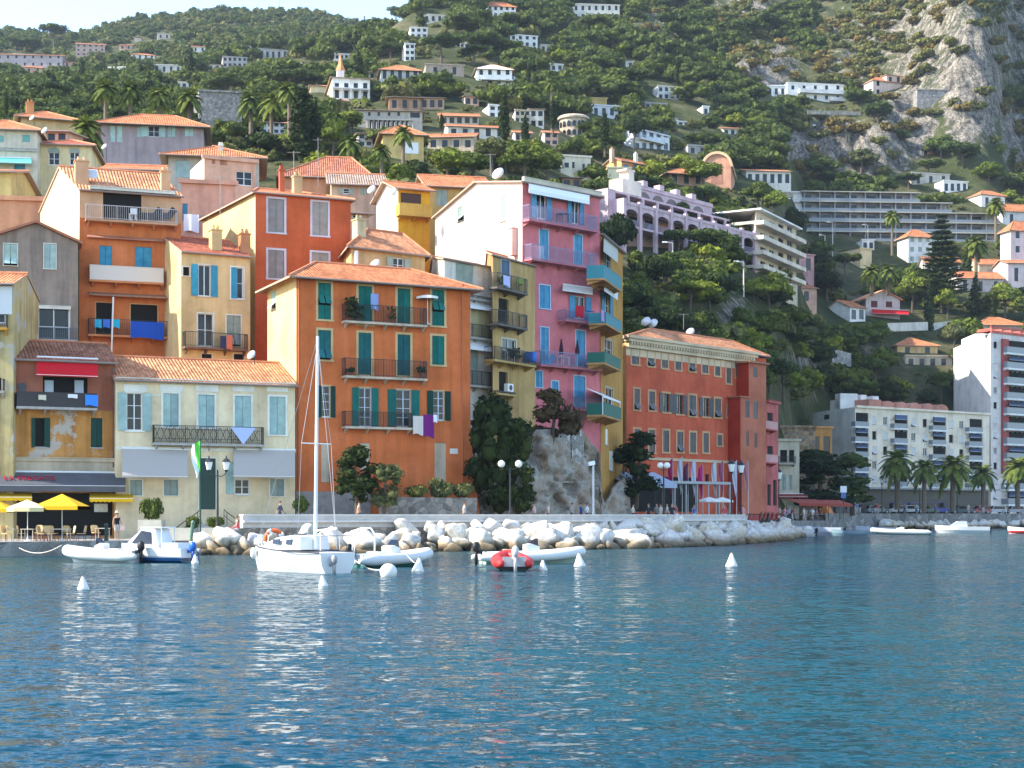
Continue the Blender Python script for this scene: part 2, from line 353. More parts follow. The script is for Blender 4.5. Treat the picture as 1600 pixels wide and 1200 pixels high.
def build_terrain():
    ps=np.arange(-560,2160,7.0); ys=np.exp(np.concatenate([np.linspace(np.log(90),np.log(400),150)[:-1],np.linspace(np.log(400),np.log(760),230)[:-1],np.linspace(np.log(760),np.log(1800),90)]))
    P,Y=np.meshgrid(ps,ys,indexing='ij'); G=gpy(P.ravel(),Y.ravel()).reshape(P.shape)
    x=(P-800)*Y/F; z=EYE+(HOR-G)*Y/F
    rm=rock_mask(P,G)
    amp=sm(150,330,Y)
    z=z+relief(x,Y,z,rm)
    n0,n1=P.shape
    v=np.stack([x,Y,z],-1).reshape(-1,3)
    i,j=np.meshgrid(np.arange(n0-1),np.arange(n1-1),indexing='ij'); a=(i*n1+j).ravel()
    f=np.stack([a,a+n1,a+n1+1,a+1],-1)
    me=bpy.data.meshes.new('hillside'); me.vertices.add(len(v)); me.vertices.foreach_set('co',v.ravel())
    me.loops.add(f.size); me.loops.foreach_set('vertex_index',f.ravel().astype(np.int32))
    me.polygons.add(len(f)); me.polygons.foreach_set('loop_start',np.arange(0,f.size,4,dtype=np.int32)); me.update(calc_edges=True)
    at=me.attributes.new('rock','FLOAT','POINT'); at.data.foreach_set('value',rm.ravel().astype(np.float32))
    m,n,l,p=base_mat('hillside_ground',(.1,.09,.05),.97,0,.05)
    geo=nd(n,'NewGeometry'); pos=geo.outputs['Position']; ra=nd(n,'Attribute'); ra.attribute_name='rock'
    a1=noise(n,l,pos,.05,5); a2=noise(n,l,pos,.35,6,.65); a3=noise(n,l,mapping(n,l,pos,(1,1,.35)),.16,7,.7); a4=noise(n,l,pos,1.4,5,.7)
    g=ramp(n,[(.3,(.03,.045,.016)),(.48,(.06,.07,.028)),(.60,(.13,.115,.062)),(.75,(.25,.20,.14))]); l.new(mix(n,l,.45,a1.outputs[0],a2.outputs[0]),g.inputs[0])
    a5=noise(n,l,mapping(n,l,pos,(1,1,.6)),.42,9,.78); vo=nd(n,'TexVoronoi',feature='DISTANCE_TO_EDGE'); vo.inputs['Scale'].default_value=.17; l.new(mix(n,l,.8,mapping(n,l,pos,(1,1,.5)),mix(n,l,1,a2.outputs[1],(9,9,9),'MULTIPLY'),'ADD'),vo.inputs['Vector'])
    rk=ramp(n,[(.36,(.03,.03,.032)),(.45,(.13,.12,.105)),(.53,(.28,.25,.21)),(.62,(.46,.39,.30)),(.74,(.54,.41,.27))]); l.new(mix(n,l,.7,a3.outputs[0],a5.outputs[0]),rk.inputs[0])
    ce=ramp(n,[(.0,(.22,.21,.20)),(.07,(1,1,1))]); l.new(vo.outputs['Distance'],ce.inputs[0])
    cr=ramp(n,[(.40,(.30,.29,.28)),(.52,(1,1,1))]); l.new(a4.outputs[0],cr.inputs[0]); rk2=mix(n,l,.8,mix(n,l,.75,rk.outputs[0],ce.outputs[0],'MULTIPLY'),cr.outputs[0],'MULTIPLY')
    ad=nd(n,'Math',operation='MULTIPLY_ADD'); l.new(a5.outputs[0],ad.inputs[0]); ad.inputs[1].default_value=1.5; l.new(ra.outputs['Fac'],ad.inputs[2])
    mk=ramp(n,[(.0,(0,0,0)),(1,(1,1,1))]); mr=nd(n,'MapRange'); mr.inputs[1].default_value=1.12; mr.inputs[2].default_value=1.26; l.new(ad.outputs[0],mr.inputs[0])
    c=mix(n,l,mr.outputs[0],g.outputs[0],rk2); l.new(c,p.inputs['Base Color']); bump(n,l,p,mix(n,l,.5,a5.outputs[0],a4.outputs[0]),.9,1.6)
    me.materials.append(m)
    o=bpy.data.objects.new('hillside',me); COL.objects.link(o); tag(o,'steep wooded hillside with limestone crags rising behind the town','hill',kind='structure')
    return o

# water
def build_water():
    m,n,l,p=base_mat('sea_water',(.003,.034,.050),.07,0,.26); p.inputs['IOR'].default_value=1.33
    geo=nd(n,'NewGeometry'); pos=geo.outputs['Position']; acc=None
    def vm(op,x,y):
        k=nd(n,'VectorMath',operation=op)
        for i,q in enumerate((x,y)):
            if hasattr(q,'type'): l.new(q,k.inputs[i])
            elif isinstance(q,tuple): k.inputs[i].default_value=q
            else: k.inputs['Scale'].default_value=q
        return k.outputs[0]
    for sc,dt,amp,st,lo in ((.3,3,.12,(.7,1.3,1),(3,1,0)),(1.2,4,.34,(.6,1.3,1),(0,0,0)),(3.2,3,.85,(.7,1.2,1),(8,2,0)),(8,2,.85,(.8,1.1,1),(1,7,0))):
        t=noise(n,l,mapping(n,l,pos,st,lo),sc,dt,.55); q=vm('MULTIPLY',vm('SUBTRACT',t.outputs[1],(.5,.5,.5)),(amp*.8,amp*1.25,0)); acc=q if acc is None else vm('ADD',acc,q)
    l.new(vm('NORMALIZE',vm('ADD',acc,(0,-.11,1)),(0,0,0)),p.inputs['Normal'])
    t=noise(n,l,pos,.035,3); r=ramp(n,[(.35,(.001,.034,.058)),(.65,(.003,.054,.060))]); l.new(t.outputs[0],r.inputs[0]); l.new(r.outputs[0],p.inputs['Base Color'])
    mb=MB()
    mb.face([(-700,-60,0),(700,-60,0),(700,420,0),(-700,420,0)])
    o=mb.build('water',m); tag(o,'rippled blue green harbour water','water',kind='structure')
build_water()

ASPH=varied('quay_paving',(.30,.27,.24),.95,.18,.8); WALLST=stone('sea_wall_masonry',(.30,.25,.20),2.6)
def strip(name,label,cat,front,backs,z,mat,side):
    """paved sheet between a front line and a back line (lists of (photo column, distance)), with a solid edge down into the water"""
    mb=MB(); fp=[Vector((X(a,b),b,z)) for a,b in front]; bp=[Vector((X(a,b),b,z)) for a,b in backs]
    mb.face(fp+bp[::-1]); mb.mi=1
    for i in range(len(fp)-1):
        a,b=fp[i],fp[i+1]; mb.face([(a.x,a.y,-2.5),(b.x,b.y,-2.5),(b.x,b.y,z),(a.x,a.y,z)])
    for a,b in ((bp[0],fp[0]),(fp[-1],bp[-1])): mb.face([(a.x,a.y,-2.5),(b.x,b.y,-2.5),(b.x,b.y,z),(a.x,a.y,z)])
    o=mb.build(name,[mat,side]); return tag(o,label,cat,kind='structure')
QZ,PZ,RZ=.85,1.6,2.7
strip('quay','low paved quay in front of the restaurant','quay',[(-500,86),(0,89),(200,92),(300,94.5),(372,96.5)],[(-500,135),(378,130)],QZ,ASPH,stone('quay_wall_stone',(.27,.25,.22),1.2))
PROM=[(380,97.2),(500,100.5),(650,105),(800,109.5),(950,115),(1060,123),(1140,133),(1165,139)]
strip('promenade','raised promenade pavement behind the sea wall','pavement',PROM,[(382,129),(1168,176)],PZ,ASPH,WALLST)
strip('plaza','shaded plaza pavement in front of the red hotel','pavement',[(1165.5,139.2),(1180,152),(1215,172),(1250,190),(1290,210)],[(1168.5,176.2),(1180,240),(1230,290),(1298,300)],PZ+.05,ASPH,stone('plaza_wall_stone',(.22,.21,.20),1.0))
strip('seafront_road','seafront road along the far quay','road',[(1290.5,210.5),(1296,246),(1340,255),(1400,264),(1500,276),(1620,288),(2000,300)],[(1298.5,300.5),(1420,312),(2000,330)],RZ,ASPH,stone('far_wall_stone',(.27,.26,.25),1.0))
# sea wall parapet with coping and ledge
def seawall():
    root=empty('sea_wall',W(650,803,105)*1,0,'long pale stone parapet with flat coping above the boulders','wall'); o0=root.location.copy()
    def run(mb,off,th,z0,z1):
        pts=[Vector((X(a,b),b,0)) for a,b in PROM]
        for i in range(len(pts)-1):
            a,b=pts[i],pts[i+1]; d=(b-a).normalized(); nn=Vector((-d.y,d.x,0)); b=b+d*.0
            q=[a+nn*off,b+nn*off,b+nn*(off+th),a+nn*(off+th)]
            mb.extrude([p+Vector((0,0,z0))-o0 for p in q],(0,0,z1-z0))
    mb=MB(); run(mb,.06,.4,PZ-.02,2.36); mb.build('parapet',varied('parapet_stone',(.50,.46,.42),.9,.15,2.0),root)
    mb=MB(); run(mb,0,.52,2.363,2.46); mb.build('coping',varied('coping_stone',(.62,.59,.54),.9,.12,2.0),root)
    mb=MB(); run(mb,-.14,.19,1.93,2.06); mb.build('ledge',varied('ledge_stone',(.60,.56,.52),.9,.12,2.0),root)
seawall()
# ---------------------------------------------------------------- building kit
class Plane2:
    """vertical wall plane: local u along the wall, v into the house, z up; knows how to read photo pixels back onto itself"""
    def __init__(s,bld,lo,ang):
        s.b=bld; s.lo=lo; s.ang=ang
        c,sn=math.cos(bld.rot),math.sin(bld.rot)
        s.o=Vector((bld.P0.x+c*lo[0]-sn*lo[1], bld.P0.y+sn*lo[0]+c*lo[1]))
        a=bld.rot+ang; s.d=Vector((math.cos(a),math.sin(a))); s.n=Vector((-s.d.y,s.d.x))
    def uz(s,px,py,v=0):
        o=s.o+s.n*v; k=(px-800)/F; u=(k*o.y-o.x)/(s.d.x-k*s.d.y); Y=o.y+u*s.d.y
        return u, EYE+(HOR-py)*Y/F-s.b.zb
    def rect(s,r,v=0):
        x0,y0,x1,y1=r[:4]; xc=(x0+x1)/2
        u0=s.uz(x0,y0,v)[0]; u1=s.uz(x1,y0,v)[0]; za=s.uz(xc,y0,v)[1]; zb=s.uz(xc,y1,v)[1]
        return min(u0,u1),zb,max(u0,u1),za
    def world(s,u,v,z): p=s.o+s.d*u+s.n*v; return Vector((p.x,p.y,z+s.b.zb))
    def at(s,px,py,v=0): u,z=s.uz(px,py,v); return s.world(u,v,z)
    def build(s,mb,name,mat,parent=None,smooth=False):
        if parent is None: return mb.build(name,mat,s.b.root,smooth,(s.lo[0],s.lo[1],0),s.ang)
        return mb.build(name,mat,parent,smooth)
class Bld:
    def __init__(s,name,label,cat,xl,Yl,xr,Yr,zb,back=None,depth=8,group=None):
        s.P0=Vector((X(xl,Yl),Yl)); s.P1=Vector((X(xr,Yr),Yr)); d=s.P1-s.P0
        s.rot=math.atan2(d.y,d.x); s.L=d.length; s.zb=zb
        s.root=empty(name,(s.P0.x,s.P0.y,zb),s.rot,label,cat,group)
        if back: bx,bY=back; w=Vector((X(bx,bY),bY))-s.P0; c,sn=math.cos(-s.rot),math.sin(-s.rot); s.sk=Vector((c*w.x-sn*w.y,sn*w.x+c*w.y))
        else: s.sk=Vector((0,depth))
        s.D=s.sk.length; s.sh=s.sk/s.D
        s.front=Plane2(s,(0,0),0)
        s.left=Plane2(s,(s.sk.x,s.sk.y),math.atan2(-s.sk.y,-s.sk.x))
        s.holes={0:[],1:[]}; s.wins=[]
    def ztop(s,px,py): return s.front.uz(px,py)[1]
    def pt(s,a,b,z): return (a+s.sh.x*b, s.sh.y*b, z)
    def plane(s,i): return s.left if i else s.front
    # -- walls
    def _gables(s,pts):
        for p in pts:
            m=MB(); m.face(p); m.build('gable',s.matl,s.root)
    def walls(s,zt,mat,matl=None,apex=None,zt2=None,bot=0.0,front_gable=None,rev=.22,right_mat=None):
        """front wall with real openings, left wall, back and right; apex=(fraction, height) of a gable on the side walls"""
        mb=MB(); s.zt=zt; s.matl=matl or mat; s.apx=apex
        holes_wall(mb,0,s.L,bot,zt,s.holes[0],rev)
        if front_gable: mb.face([(0,0,zt),(s.L,0,zt),(front_gable[0]*s.L,0,front_gable[1])])
        B=s.pt(s.L,s.D,0); D_=s.pt(0,s.D,0); zb2=zt if zt2 is None else zt2
        def side(p,q,lo=bot):
            pts=[(p[0],p[1],lo),(q[0],q[1],lo),(q[0],q[1],zb2),(p[0],p[1],zt)]
            if apex: pts.insert(3,(p[0]+(q[0]-p[0])*apex[0],p[1]+(q[1]-p[1])*apex[0],apex[1]))
            return pts
        mb.face(side((s.L,0),B)); mb.face([(B[0],B[1],bot),(D_[0],D_[1],bot),(D_[0],D_[1],zb2),(B[0],B[1],zb2)])
        wall=mb.build('wall',mat,s.root)
        ml=MB(); holes_wall(ml,0,s.D,bot,min(zt,zb2),s.holes[1],rev)
        top=[(0,0,min(zt,zb2)),(s.D,0,min(zt,zb2))]
        if zt>zb2: top.append((s.D,0,zt))
        if apex: top.append((s.D*(1-apex[0]),0,apex[1]))
        if zb2>zt: top.append((0,0,zb2))
        if len(top)>2: ml.face(top)
        s.left.build(ml,'side_wall',matl or mat)
        return wall
    # -- roof
    def roof(s,ze,rise,mat=None,o=.35,hl=0,hr=0,rf=.5,of=None,th=.13,name='roof',shed=False,trim=None,ob=None):
        mat=mat or TILE; of=o if of is None else of; ob=o if ob is None else ob
        L,D=s.L,s.D; mb=MB(); k=rise/(max(.1,rf*D)); z0=ze-k*of
        A=s.pt(-o,-of,z0); B=s.pt(L+o,-of,z0); 
        if shed:
            C=s.pt(L+o,D+ob,ze+rise*(D+ob)/D); E=s.pt(-o,D+ob,ze+rise*(D+ob)/D); R1,R2=E,C
            polys=[([A,B,C,E],[(0,0),(L+2*o,0),(L+2*o,D),(0,D)])]
        else:
            R1=s.pt(-o if hl==0 else hl,rf*D,ze+rise); R2=s.pt(L+o if hr==0 else L-hr,rf*D,ze+rise)
            C=s.pt(L+o,D+ob,ze-rise/(max(.1,(1-rf)*D))*ob); E=s.pt(-o,D+ob,C[2])
            sl=math.hypot(rf*D+of,rise+k*of); sb=math.hypot((1-rf)*D+ob,rise)
            polys=[([A,B,R2,R1],[(0,0),(L+2*o,0),(R2[0]-A[0],sl),(R1[0]-A[0],sl)]),([C,E,R1,R2],[(0,0),(L+2*o,0),(L+2*o-hl,sb),(hr,sb)])]
            if hl: polys.append(([E,A,R1],[(0,0),(D+of+ob,0),((1-rf)*D,math.hypot(hl,rise))]))
            if hr: polys.append(([B,C,R2],[(0,0),(D+of+ob,0),(rf*D,math.hypot(hr,rise))]))
        for p,uv in polys: mb.face(p,uv)
        if not s.apx and s.zt<=ze+.01:
            if shed: s._gables([[s.pt(a,0,ze),s.pt(a,D,ze),s.pt(a,D,ze+rise)] for a in (0,L)]+[[s.pt(0,D,ze),s.pt(L,D,ze),s.pt(L,D,ze+rise),s.pt(0,D,ze+rise)]])
            else: s._gables([[s.pt(a,0,ze),s.pt(a,D,ze),s.pt(a,rf*D,ze+rise-.05)] for a,h in ((0,hl),(L,hr)) if h==0])
        mb.mi=1
        dn=lambda p:(p[0],p[1],p[2]-th)
        ring=[A,B,C,E] 
        if not shed and not hr: ring=[A,B,R2,C,E]
        if not shed and not hl: ring=ring+[R1]
        for i in range(len(ring)):
            p,q=ring[i],ring[(i+1)%len(ring)]; mb.face([p,dn(p),dn(q),q])
        for p,_ in polys: mb.face([dn(q) for q in p][::-1])
        r=mb.build(name,[mat,trim or plain('eaves_paint',(.42,.30,.22),.8)],s.root)
        if not shed:
            rc=MB(); 
            cap=[(Vector(R1),Vector(R2))]+([(Vector(A),Vector(R1))] if hl else [])+([(Vector(B),Vector(R2))] if hr else [])
            up=Vector((0,0,.02))
            for a,b in cap: rc.tube(a+up,b+up,.11,n=6)
            rc.build('ridge_tiles',varied('ridge_terracotta',(.52,.20,.10),.85,.25,2.5),r)
        gm=MB(); g0=Vector(A)+Vector((0,-.03,-.06)); g1=Vector(B)+Vector((0,-.03,-.06)); gm.tube(g0,g1,.075,n=6); gm.build('gutter',plain('gutter_zinc',(.25,.20,.17),.5),r)
        s.rf=r; return r
    def flat(s,zt,mat,par=.5,name='roof'):
        mb=MB(); t=.2
        c=[s.pt(0,0,0),s.pt(s.L,0,0),s.pt(s.L,s.D,0),s.pt(0,s.D,0)]
        mb.face([(p[0],p[1],zt-.05) for p in c])
        r=mb.build(name,mat,s.root); s.rf=r; return r
    def chimney(s,px,y0,y1,w,v,mat,cap=True,parent=None,d=None):
        u,z1=s.front.uz(px,y0,v); _,z0=s.front.uz(px,y1,v); d=d or w
        mb=MB(); mb.box(u-w/2,v,z0-.8,u+w/2,v+d,z1)
        if cap: mb.box(u-w/2-.07,v-.07,z1,u+w/2+.07,v+d+.07,z1+.09)
        for q in (-.22,.22): mb.lathe([(.11,0),(.13,.05),(.10,.32),(.12,.36)],(u+w*q,v+d/2,z1+.09),8)
        return mb.build('chimney',mat,parent or s.root)
    # -- openings: (x0,y0,x1,y1) photo pixels of the opening
    def win(s,r,kind='glass',sh=None,trim=None,plane=0,fr=None,tw=.12,bars=1,name='window',curtain=None,sill=True,label=None):
        s.holes[plane].append(None); i=len(s.holes[plane])-1
        pl=s.plane(plane); u0,z0,u1,z1=pl.rect(r); s.holes[plane][i]=(u0,z0,u1,z1)
        s.wins.append((plane,(u0,z0,u1,z1),kind,sh,trim,fr,tw,bars,name,curtain,sill,label))
    def finish(s):
        for a in s.wins: s._win(*a)
    def _win(s,plane,q,kind,sh,trim,fr,tw,bars,name,curtain,sill,label):
        pl=s.plane(plane); u0,z0,u1,z1=q; w=u1-u0; h=z1-z0; fr=fr or WHITE
        m=MB()
        if trim:
            m.box(u0-tw,-.035,z0-.001,u0,.02,z1+tw); m.box(u1,-.035,z0-.001,u1+tw,.02,z1+tw); m.box(u0+.001,-.035,z1,u1-.001,.02,z1+tw)
            if sill: m.box(u0-tw-.04,-.09,z0-tw*.8,u1+tw+.04,.02,z0-.002)
        elif sill: m.box(u0-.06,-.08,z0-.08,u1+.06,.02,z0)
        if not m.v: m.box(u0,.19,z0,u1,.21,z0+.05)
        wo=pl.build(m,name,trim or CONC)
        if label: wo['label']=label
        if kind in('glass','open','half','ajar'):
            g=MB(); g.box(u0,.155,z0,u1,.17,z1); pl.build(g,'pane',GLASS,wo)
            f=MB(); t=.055
            for a,b in ((u0,u0+t),(u1-t,u1)): f.box(a,.10,z0,b,.15,z1)
            for a,b in ((z0,z0+t+.03),(z1-t,z1)): f.box(u0+t,.10,a,u1-t,.15,b)
            c=(u0+u1)/2
            if w>.75: f.box(c-t*.6,.097,z0+t+.03,c+t*.6,.147,z1-t)
            for k in range(1,bars+1): zz=z0+h*k/(bars+1); f.box(u0+t,.105,zz-.018,c-t*.6 if w>.75 else u1-t,.145,zz+.018); 
            if w>.75:
                for k in range(1,bars+1): zz=z0+h*k/(bars+1); f.box(c+t*.6,.105,zz-.018,u1-t,.145,zz+.018)
            pl.build(f,'frame',fr,wo)
            if curtain: g=MB(); g.box(u0+t,.151,z0+h*.35,u0+w*.4,.1545,z1-t); pl.build(g,'curtain',curtain,wo)
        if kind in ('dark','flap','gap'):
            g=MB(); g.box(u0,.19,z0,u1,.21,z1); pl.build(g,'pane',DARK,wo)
        c=(u0+u1)/2
        def leaf(a,b,za,zb,v0=.03,v1=.075):
            g=MB(); t=.06
            g.box(a,v0+.012,za,b,v1-.008,zb)
            for x0,x1 in ((a,a+t),(b-t,b)): g.box(x0,v0,za,x1,v1,zb)
            for y0 in (za,za+(zb-za)*.47,zb-t): g.box(a+t,v0+.001,y0,b-t,v1-.001,y0+t)
            return pl.build(g,'shutter',sh,wo)
        if kind=='closed':
            g=MB(); g.box(u0,.12,z0,u1,.14,z1); pl.build(g,'pane',DARK,wo)
            leaf(u0+.01,c-.012,z0+.02,z1-.02); leaf(c+.012,u1-.01,z0+.02,z1-.02)
        if kind=='single':
            g=MB(); g.box(u0,.12,z0,u1,.14,z1); pl.build(g,'pane',DARK,wo); leaf(u0+.01,u1-.01,z0+.02,z1-.02)
        if kind=='open':
            sw=w*.54; leaf(u0-sw-.03,u0-.03,z0,z1,-.085,-.04); leaf(u1+.03,u1+sw+.03,z0,z1,-.085,-.04)
        if kind=='ajar':      # left leaf shut, right one folded back inside the reveal
            leaf(u0+.01,c,z0+.02,z1-.02)
        if kind=='flap':
            zm=z0+h*.40; zn=z0+h*.66
            for a,b in ((u0+.01,c-.012),(c+.012,u1-.01)):
                leaf(a,b,z0+.02,zm-.02); leaf(a,b,zn,z1-.02)
                g=MB(); g.extrude([(a+.03,.03,zn),(b-.03,.03,zn),(b-.03,-.34,zm+.08),(a+.03,-.34,zm+.08)],(0,.03,.03)); pl.build(g,'flap',sh,wo)
        if kind=='gap':
            zm=z0+h*.36
            for a,b in ((u0+.01,c-.012),(c+.012,u1-.01)):
                leaf(a,b,zm,z1-.02)
                g=MB(); g.extrude([(a+.02,.03,zm),(b-.02,.03,zm),(b-.02,-.38,z0+.1),(a+.02,-.38,z0+.1)],(0,.03,.03)); pl.build(g,'flap',sh,wo)
    def balcony(s,px0,px1,ytop,yslab,depth=1.0,mat=None,rail=None,style='bars',th=.16,plane=0,sp=.13,name='balcony',ends=True):
        """slab whose top is at yslab; railing top at ytop, both read on its outer edge"""
        pl=s.plane(plane); xc=(px0+px1)/2
        u0=pl.uz(px0,yslab,-depth)[0]; u1=pl.uz(px1,yslab,-depth)[0]; z=pl.uz(xc,yslab,-depth)[1]; zt=pl.uz(xc,ytop,-depth)[1]
        mb=MB(); mb.box(u0,-depth,z-th,u1,.02,z)
        for k in range(int((u1-u0)/1.6)+1):
            uu=u0+.2+k*(u1-u0-.4)/max(1,int((u1-u0)/1.6)); mb.extrude([(uu,-.01,z-th-.35),(uu,-depth*.75,z-th-.06),(uu,-depth*.75,z-th+.01),(uu,-.01,z-th+.01)],(.12,0,0))
        b=pl.build(mb,name,mat or CONC); r=MB(); e=depth-.06
        if style=='bars' or style=='grille':
            t=.02
            runs=[((u0+.05,-e),(u1-.05,-e))]+([((u0+.05,-e),(u0+.05,-.02)),((u1-.05,-e),(u1-.05,-.02))] if ends else [])
            for p,q in runs:
                r.bar((p[0],p[1],zt),(q[0],q[1],zt),.05,.045); r.bar((p[0],p[1],z+.1),(q[0],q[1],z+.1),.03,.03)
                n_=max(2,int(math.dist(p,q)/sp))
                for k in range(n_+1):
                    a=p[0]+(q[0]-p[0])*k/n_; c=p[1]+(q[1]-p[1])*k/n_; r.bar((a,c,z),(a,c,zt),t if k%8 else .045)
            if style=='grille':
                for k in range(int((u1-u0)/.45)):
                    a=u0+.25+k*.45; r.bar((a-.2,-e,z+.15),(a+.2,-e,zt-.1),.03); r.bar((a+.2,-e,z+.15),(a-.2,-e,zt-.1),.03); 
                for zz in (z+.3,zt-.25): r.bar((u0+.05,-e,zz),(u1-.05,-e,zz),.03)
        else:
            r.box(u0+.02,-depth+.02,z,u1-.02,-depth+.07,zt); r.box(u0+.02,-depth+.07,z,u0+.07,.0,zt); r.box(u1-.07,-depth+.07,z,u1-.02,.0,zt); r.box(u0,-depth,zt,u1,-depth+.1,zt+.05)
        pl.build(r,'railing',rail or RAIL,b)
        return b,(u0,u1,z,zt)
    def awning(s,x0,x1,y0,y1,drop=1.2,mat=None,plane=0,val=.2,name='awning',scallop=True,dx=0.0):
        """sloping cloth from y0 at the wall down to y1 at its outer edge"""
        pl=s.plane(plane); xc=(x0+x1)/2
        u0=pl.uz(x0,y0)[0]; u1=pl.uz(x1,y0)[0]; z1=pl.uz(xc,y0)[1]; z0=pl.uz(xc,y1,-drop)[1]
        a0=pl.uz(x0,y1,-drop)[0] if dx==0 else u0; a1=pl.uz(x1,y1,-drop)[0] if dx==0 else u1
        mb=MB(); zz=z0+val
        mb.extrude([(u0,-.03,z1),(u1,-.03,z1),(a1,-drop,zz),(a0,-drop,zz)],(0,0,.035))
        n_=max(2,int((a1-a0)/.28)) if scallop else 1
        for k in range(n_):
            p=a0+(a1-a0)*k/n_; q=a0+(a1-a0)*(k+1)/n_; m=(p+q)/2
            mb.extrude([(p,-drop,zz+.02),(q,-drop,zz+.02),(q,-drop,z0+.06),(m,-drop,z0),(p,-drop,z0+.06)] if scallop else [(p,-drop,zz+.02),(q,-drop,zz+.02),(q,-drop,z0),(p,-drop,z0)],(0,-.02,0))
        o=pl.build(mb,name,mat)
        f=MB(); f.tube((u0,-.08,z1+.03),(u1,-.08,z1+.03),.07); f.tube((a0,-drop,zz-.02),(a1,-drop,zz-.02),.03)
        for a,b in ((u0+.1,a0+.1),(u1-.1,a1-.1)): f.tube((a,-.05,z1-.25),(b,-drop,zz-.03),.02)
        pl.build(f,'awning_frame',WHITE,o); return o
    def band(s,y,mat,h=.15,pr=.06,px=None,name='cornice',v=0,plane=0,x0=None,x1=None):
        pl=s.plane(plane); L=s.D if plane else s.L
        u0=0 if x0 is None else pl.uz(x0,y)[0]; u1=L if x1 is None else pl.uz(x1,y)[0]
        z=pl.uz(px,y)[1] if px else pl.uz(*(PX(pl.world((u0+u1)/2,0,0))[0],y))[1]
        mb=MB(); mb.box(u0-.02,-pr,z-h,u1+.02,.02,z); mb.box(u0-.04,-pr-.05,z-.05,u1+.04,-pr,z+.004)
        return pl.build(mb,name,mat)
    def pipe(s,px,y0,y1,mat=None,plane=0):
        pl=s.plane(plane); u,z1=pl.uz(px,y0); _,z0=pl.uz(px,y1)
        mb=MB(); mb.tube((u,-.08,z0),(u,-.08,z1),.055,n=6); mb.box(u-.1,-.14,z1-.25,u+.1,-.01,z1)
        return pl.build(mb,'drainpipe',mat or plain('pipe_paint',(.30,.20,.15),.6))
def holes_wall(mb,u0,u1,z0,z1,holes,rev):
    H=[(max(u0,a),max(z0,b),min(u1,c),min(z1,d)) for a,b,c,d in holes]
    us=sorted({u0,u1,*[q for h in H for q in (h[0],h[2])]}); zs=sorted({z0,z1,*[q for h in H for q in (h[1],h[3])]})
    for i in range(len(us)-1):
        j=0
        while j<len(zs)-1:
            inside=lambda jj: any(h[0]-1e-6<=us[i] and us[i+1]<=h[2]+1e-6 and h[1]-1e-6<=zs[jj] and zs[jj+1]<=h[3]+1e-6 for h in H)
            if inside(j): j+=1; continue
            k=j
            while k+1<len(zs)-1 and not inside(k+1): k+=1
            mb.face([(us[i],0,zs[j]),(us[i+1],0,zs[j]),(us[i+1],0,zs[k+1]),(us[i],0,zs[k+1])]); j=k+1
    for a,b,c,d in H:
        mb.face([(a,0,b),(a,rev,b),(a,rev,d),(a,0,d)]); mb.face([(c,0,b),(c,0,d),(c,rev,d),(c,rev,b)])
        mb.face([(a,0,b),(c,0,b),(c,rev,b),(a,rev,b)]); mb.face([(a,0,d),(a,rev,d),(c,rev,d),(c,0,d)])
def hang(pl,x0,y0,x1,y1,v,mat,name,label,cat,group=None,wavy=.05,pts=None):
    """cloth hung over a rail: a gently folded sheet with thickness, top level"""
    u0,z0,u1,z1=pl.rect((x0,y0,x1,y1),v); n=8; mb=MB(); top=[];bot=[]
    for k in range(n+1):
        t=k/n; u=u0+(u1-u0)*t; w=wavy*math.sin(t*9.0); zb=z0+ (0.06*(z1-z0))*math.sin(t*5)
        if pts: zb=z1-(z1-z0)*np.interp(t,[a for a,_ in pts],[b for _,b in pts])
        top.append((u,v-.03,z1)); bot.append((u,v-.03+w-.02,zb))
    c=pl.world((u0+u1)/2,v,z0)
    W_=[pl.world(*p)-c for p in top]; B_=[pl.world(*p)-c for p in bot]; off=Vector((pl.n.x,pl.n.y,0))*.015
    for k in range(n):
        mb.face([B_[k],B_[k+1],W_[k+1],W_[k]]); mb.face([W_[k]+off,W_[k+1]+off,B_[k+1]+off,B_[k]+off])
        mb.face([B_[k+1],B_[k],B_[k]+off,B_[k+1]+off])
        back=Vector((pl.n.x,pl.n.y,0))*.05; mb.face([W_[k],W_[k+1],W_[k+1]+back,W_[k]+back])
    o=mb.build(name,mat,None,True,c); return tag(o,label,cat,group)
# ---------------------------------------------------------------- the old town, front row
OCHRE=plaster('orange_ochre_plaster',(.64,.165,.050),.2); CREAMLIT=plaster('lit_yellow_plaster',(.66,.50,.24),.15,1.0)  # CREAMLIT: sunlight on the side walls put into a paler colour
SURR=plaster('sand_trim',(.62,.44,.22),.1); GREEN=slats('green_shutter_paint',(.006,.17,.145)); DGREEN=slats('dark_green_shutter_paint',(.006,.055,.045))
TEAL=slats('blue_green_shutter_paint',(.012,.14,.15)); PALEB=slats('pale_blue_shutter_paint',(.40,.58,.56)); SKYB=slats('sky_blue_shutter_paint',(.05,.30,.48)); GREYG=slats('grey_green_shutter_paint',(.33,.42,.38))
GREYS=slats('grey_shutter_paint',(.34,.34,.33)); PLILAC=plaster('white_lilac_trim',(.62,.58,.62),.1)

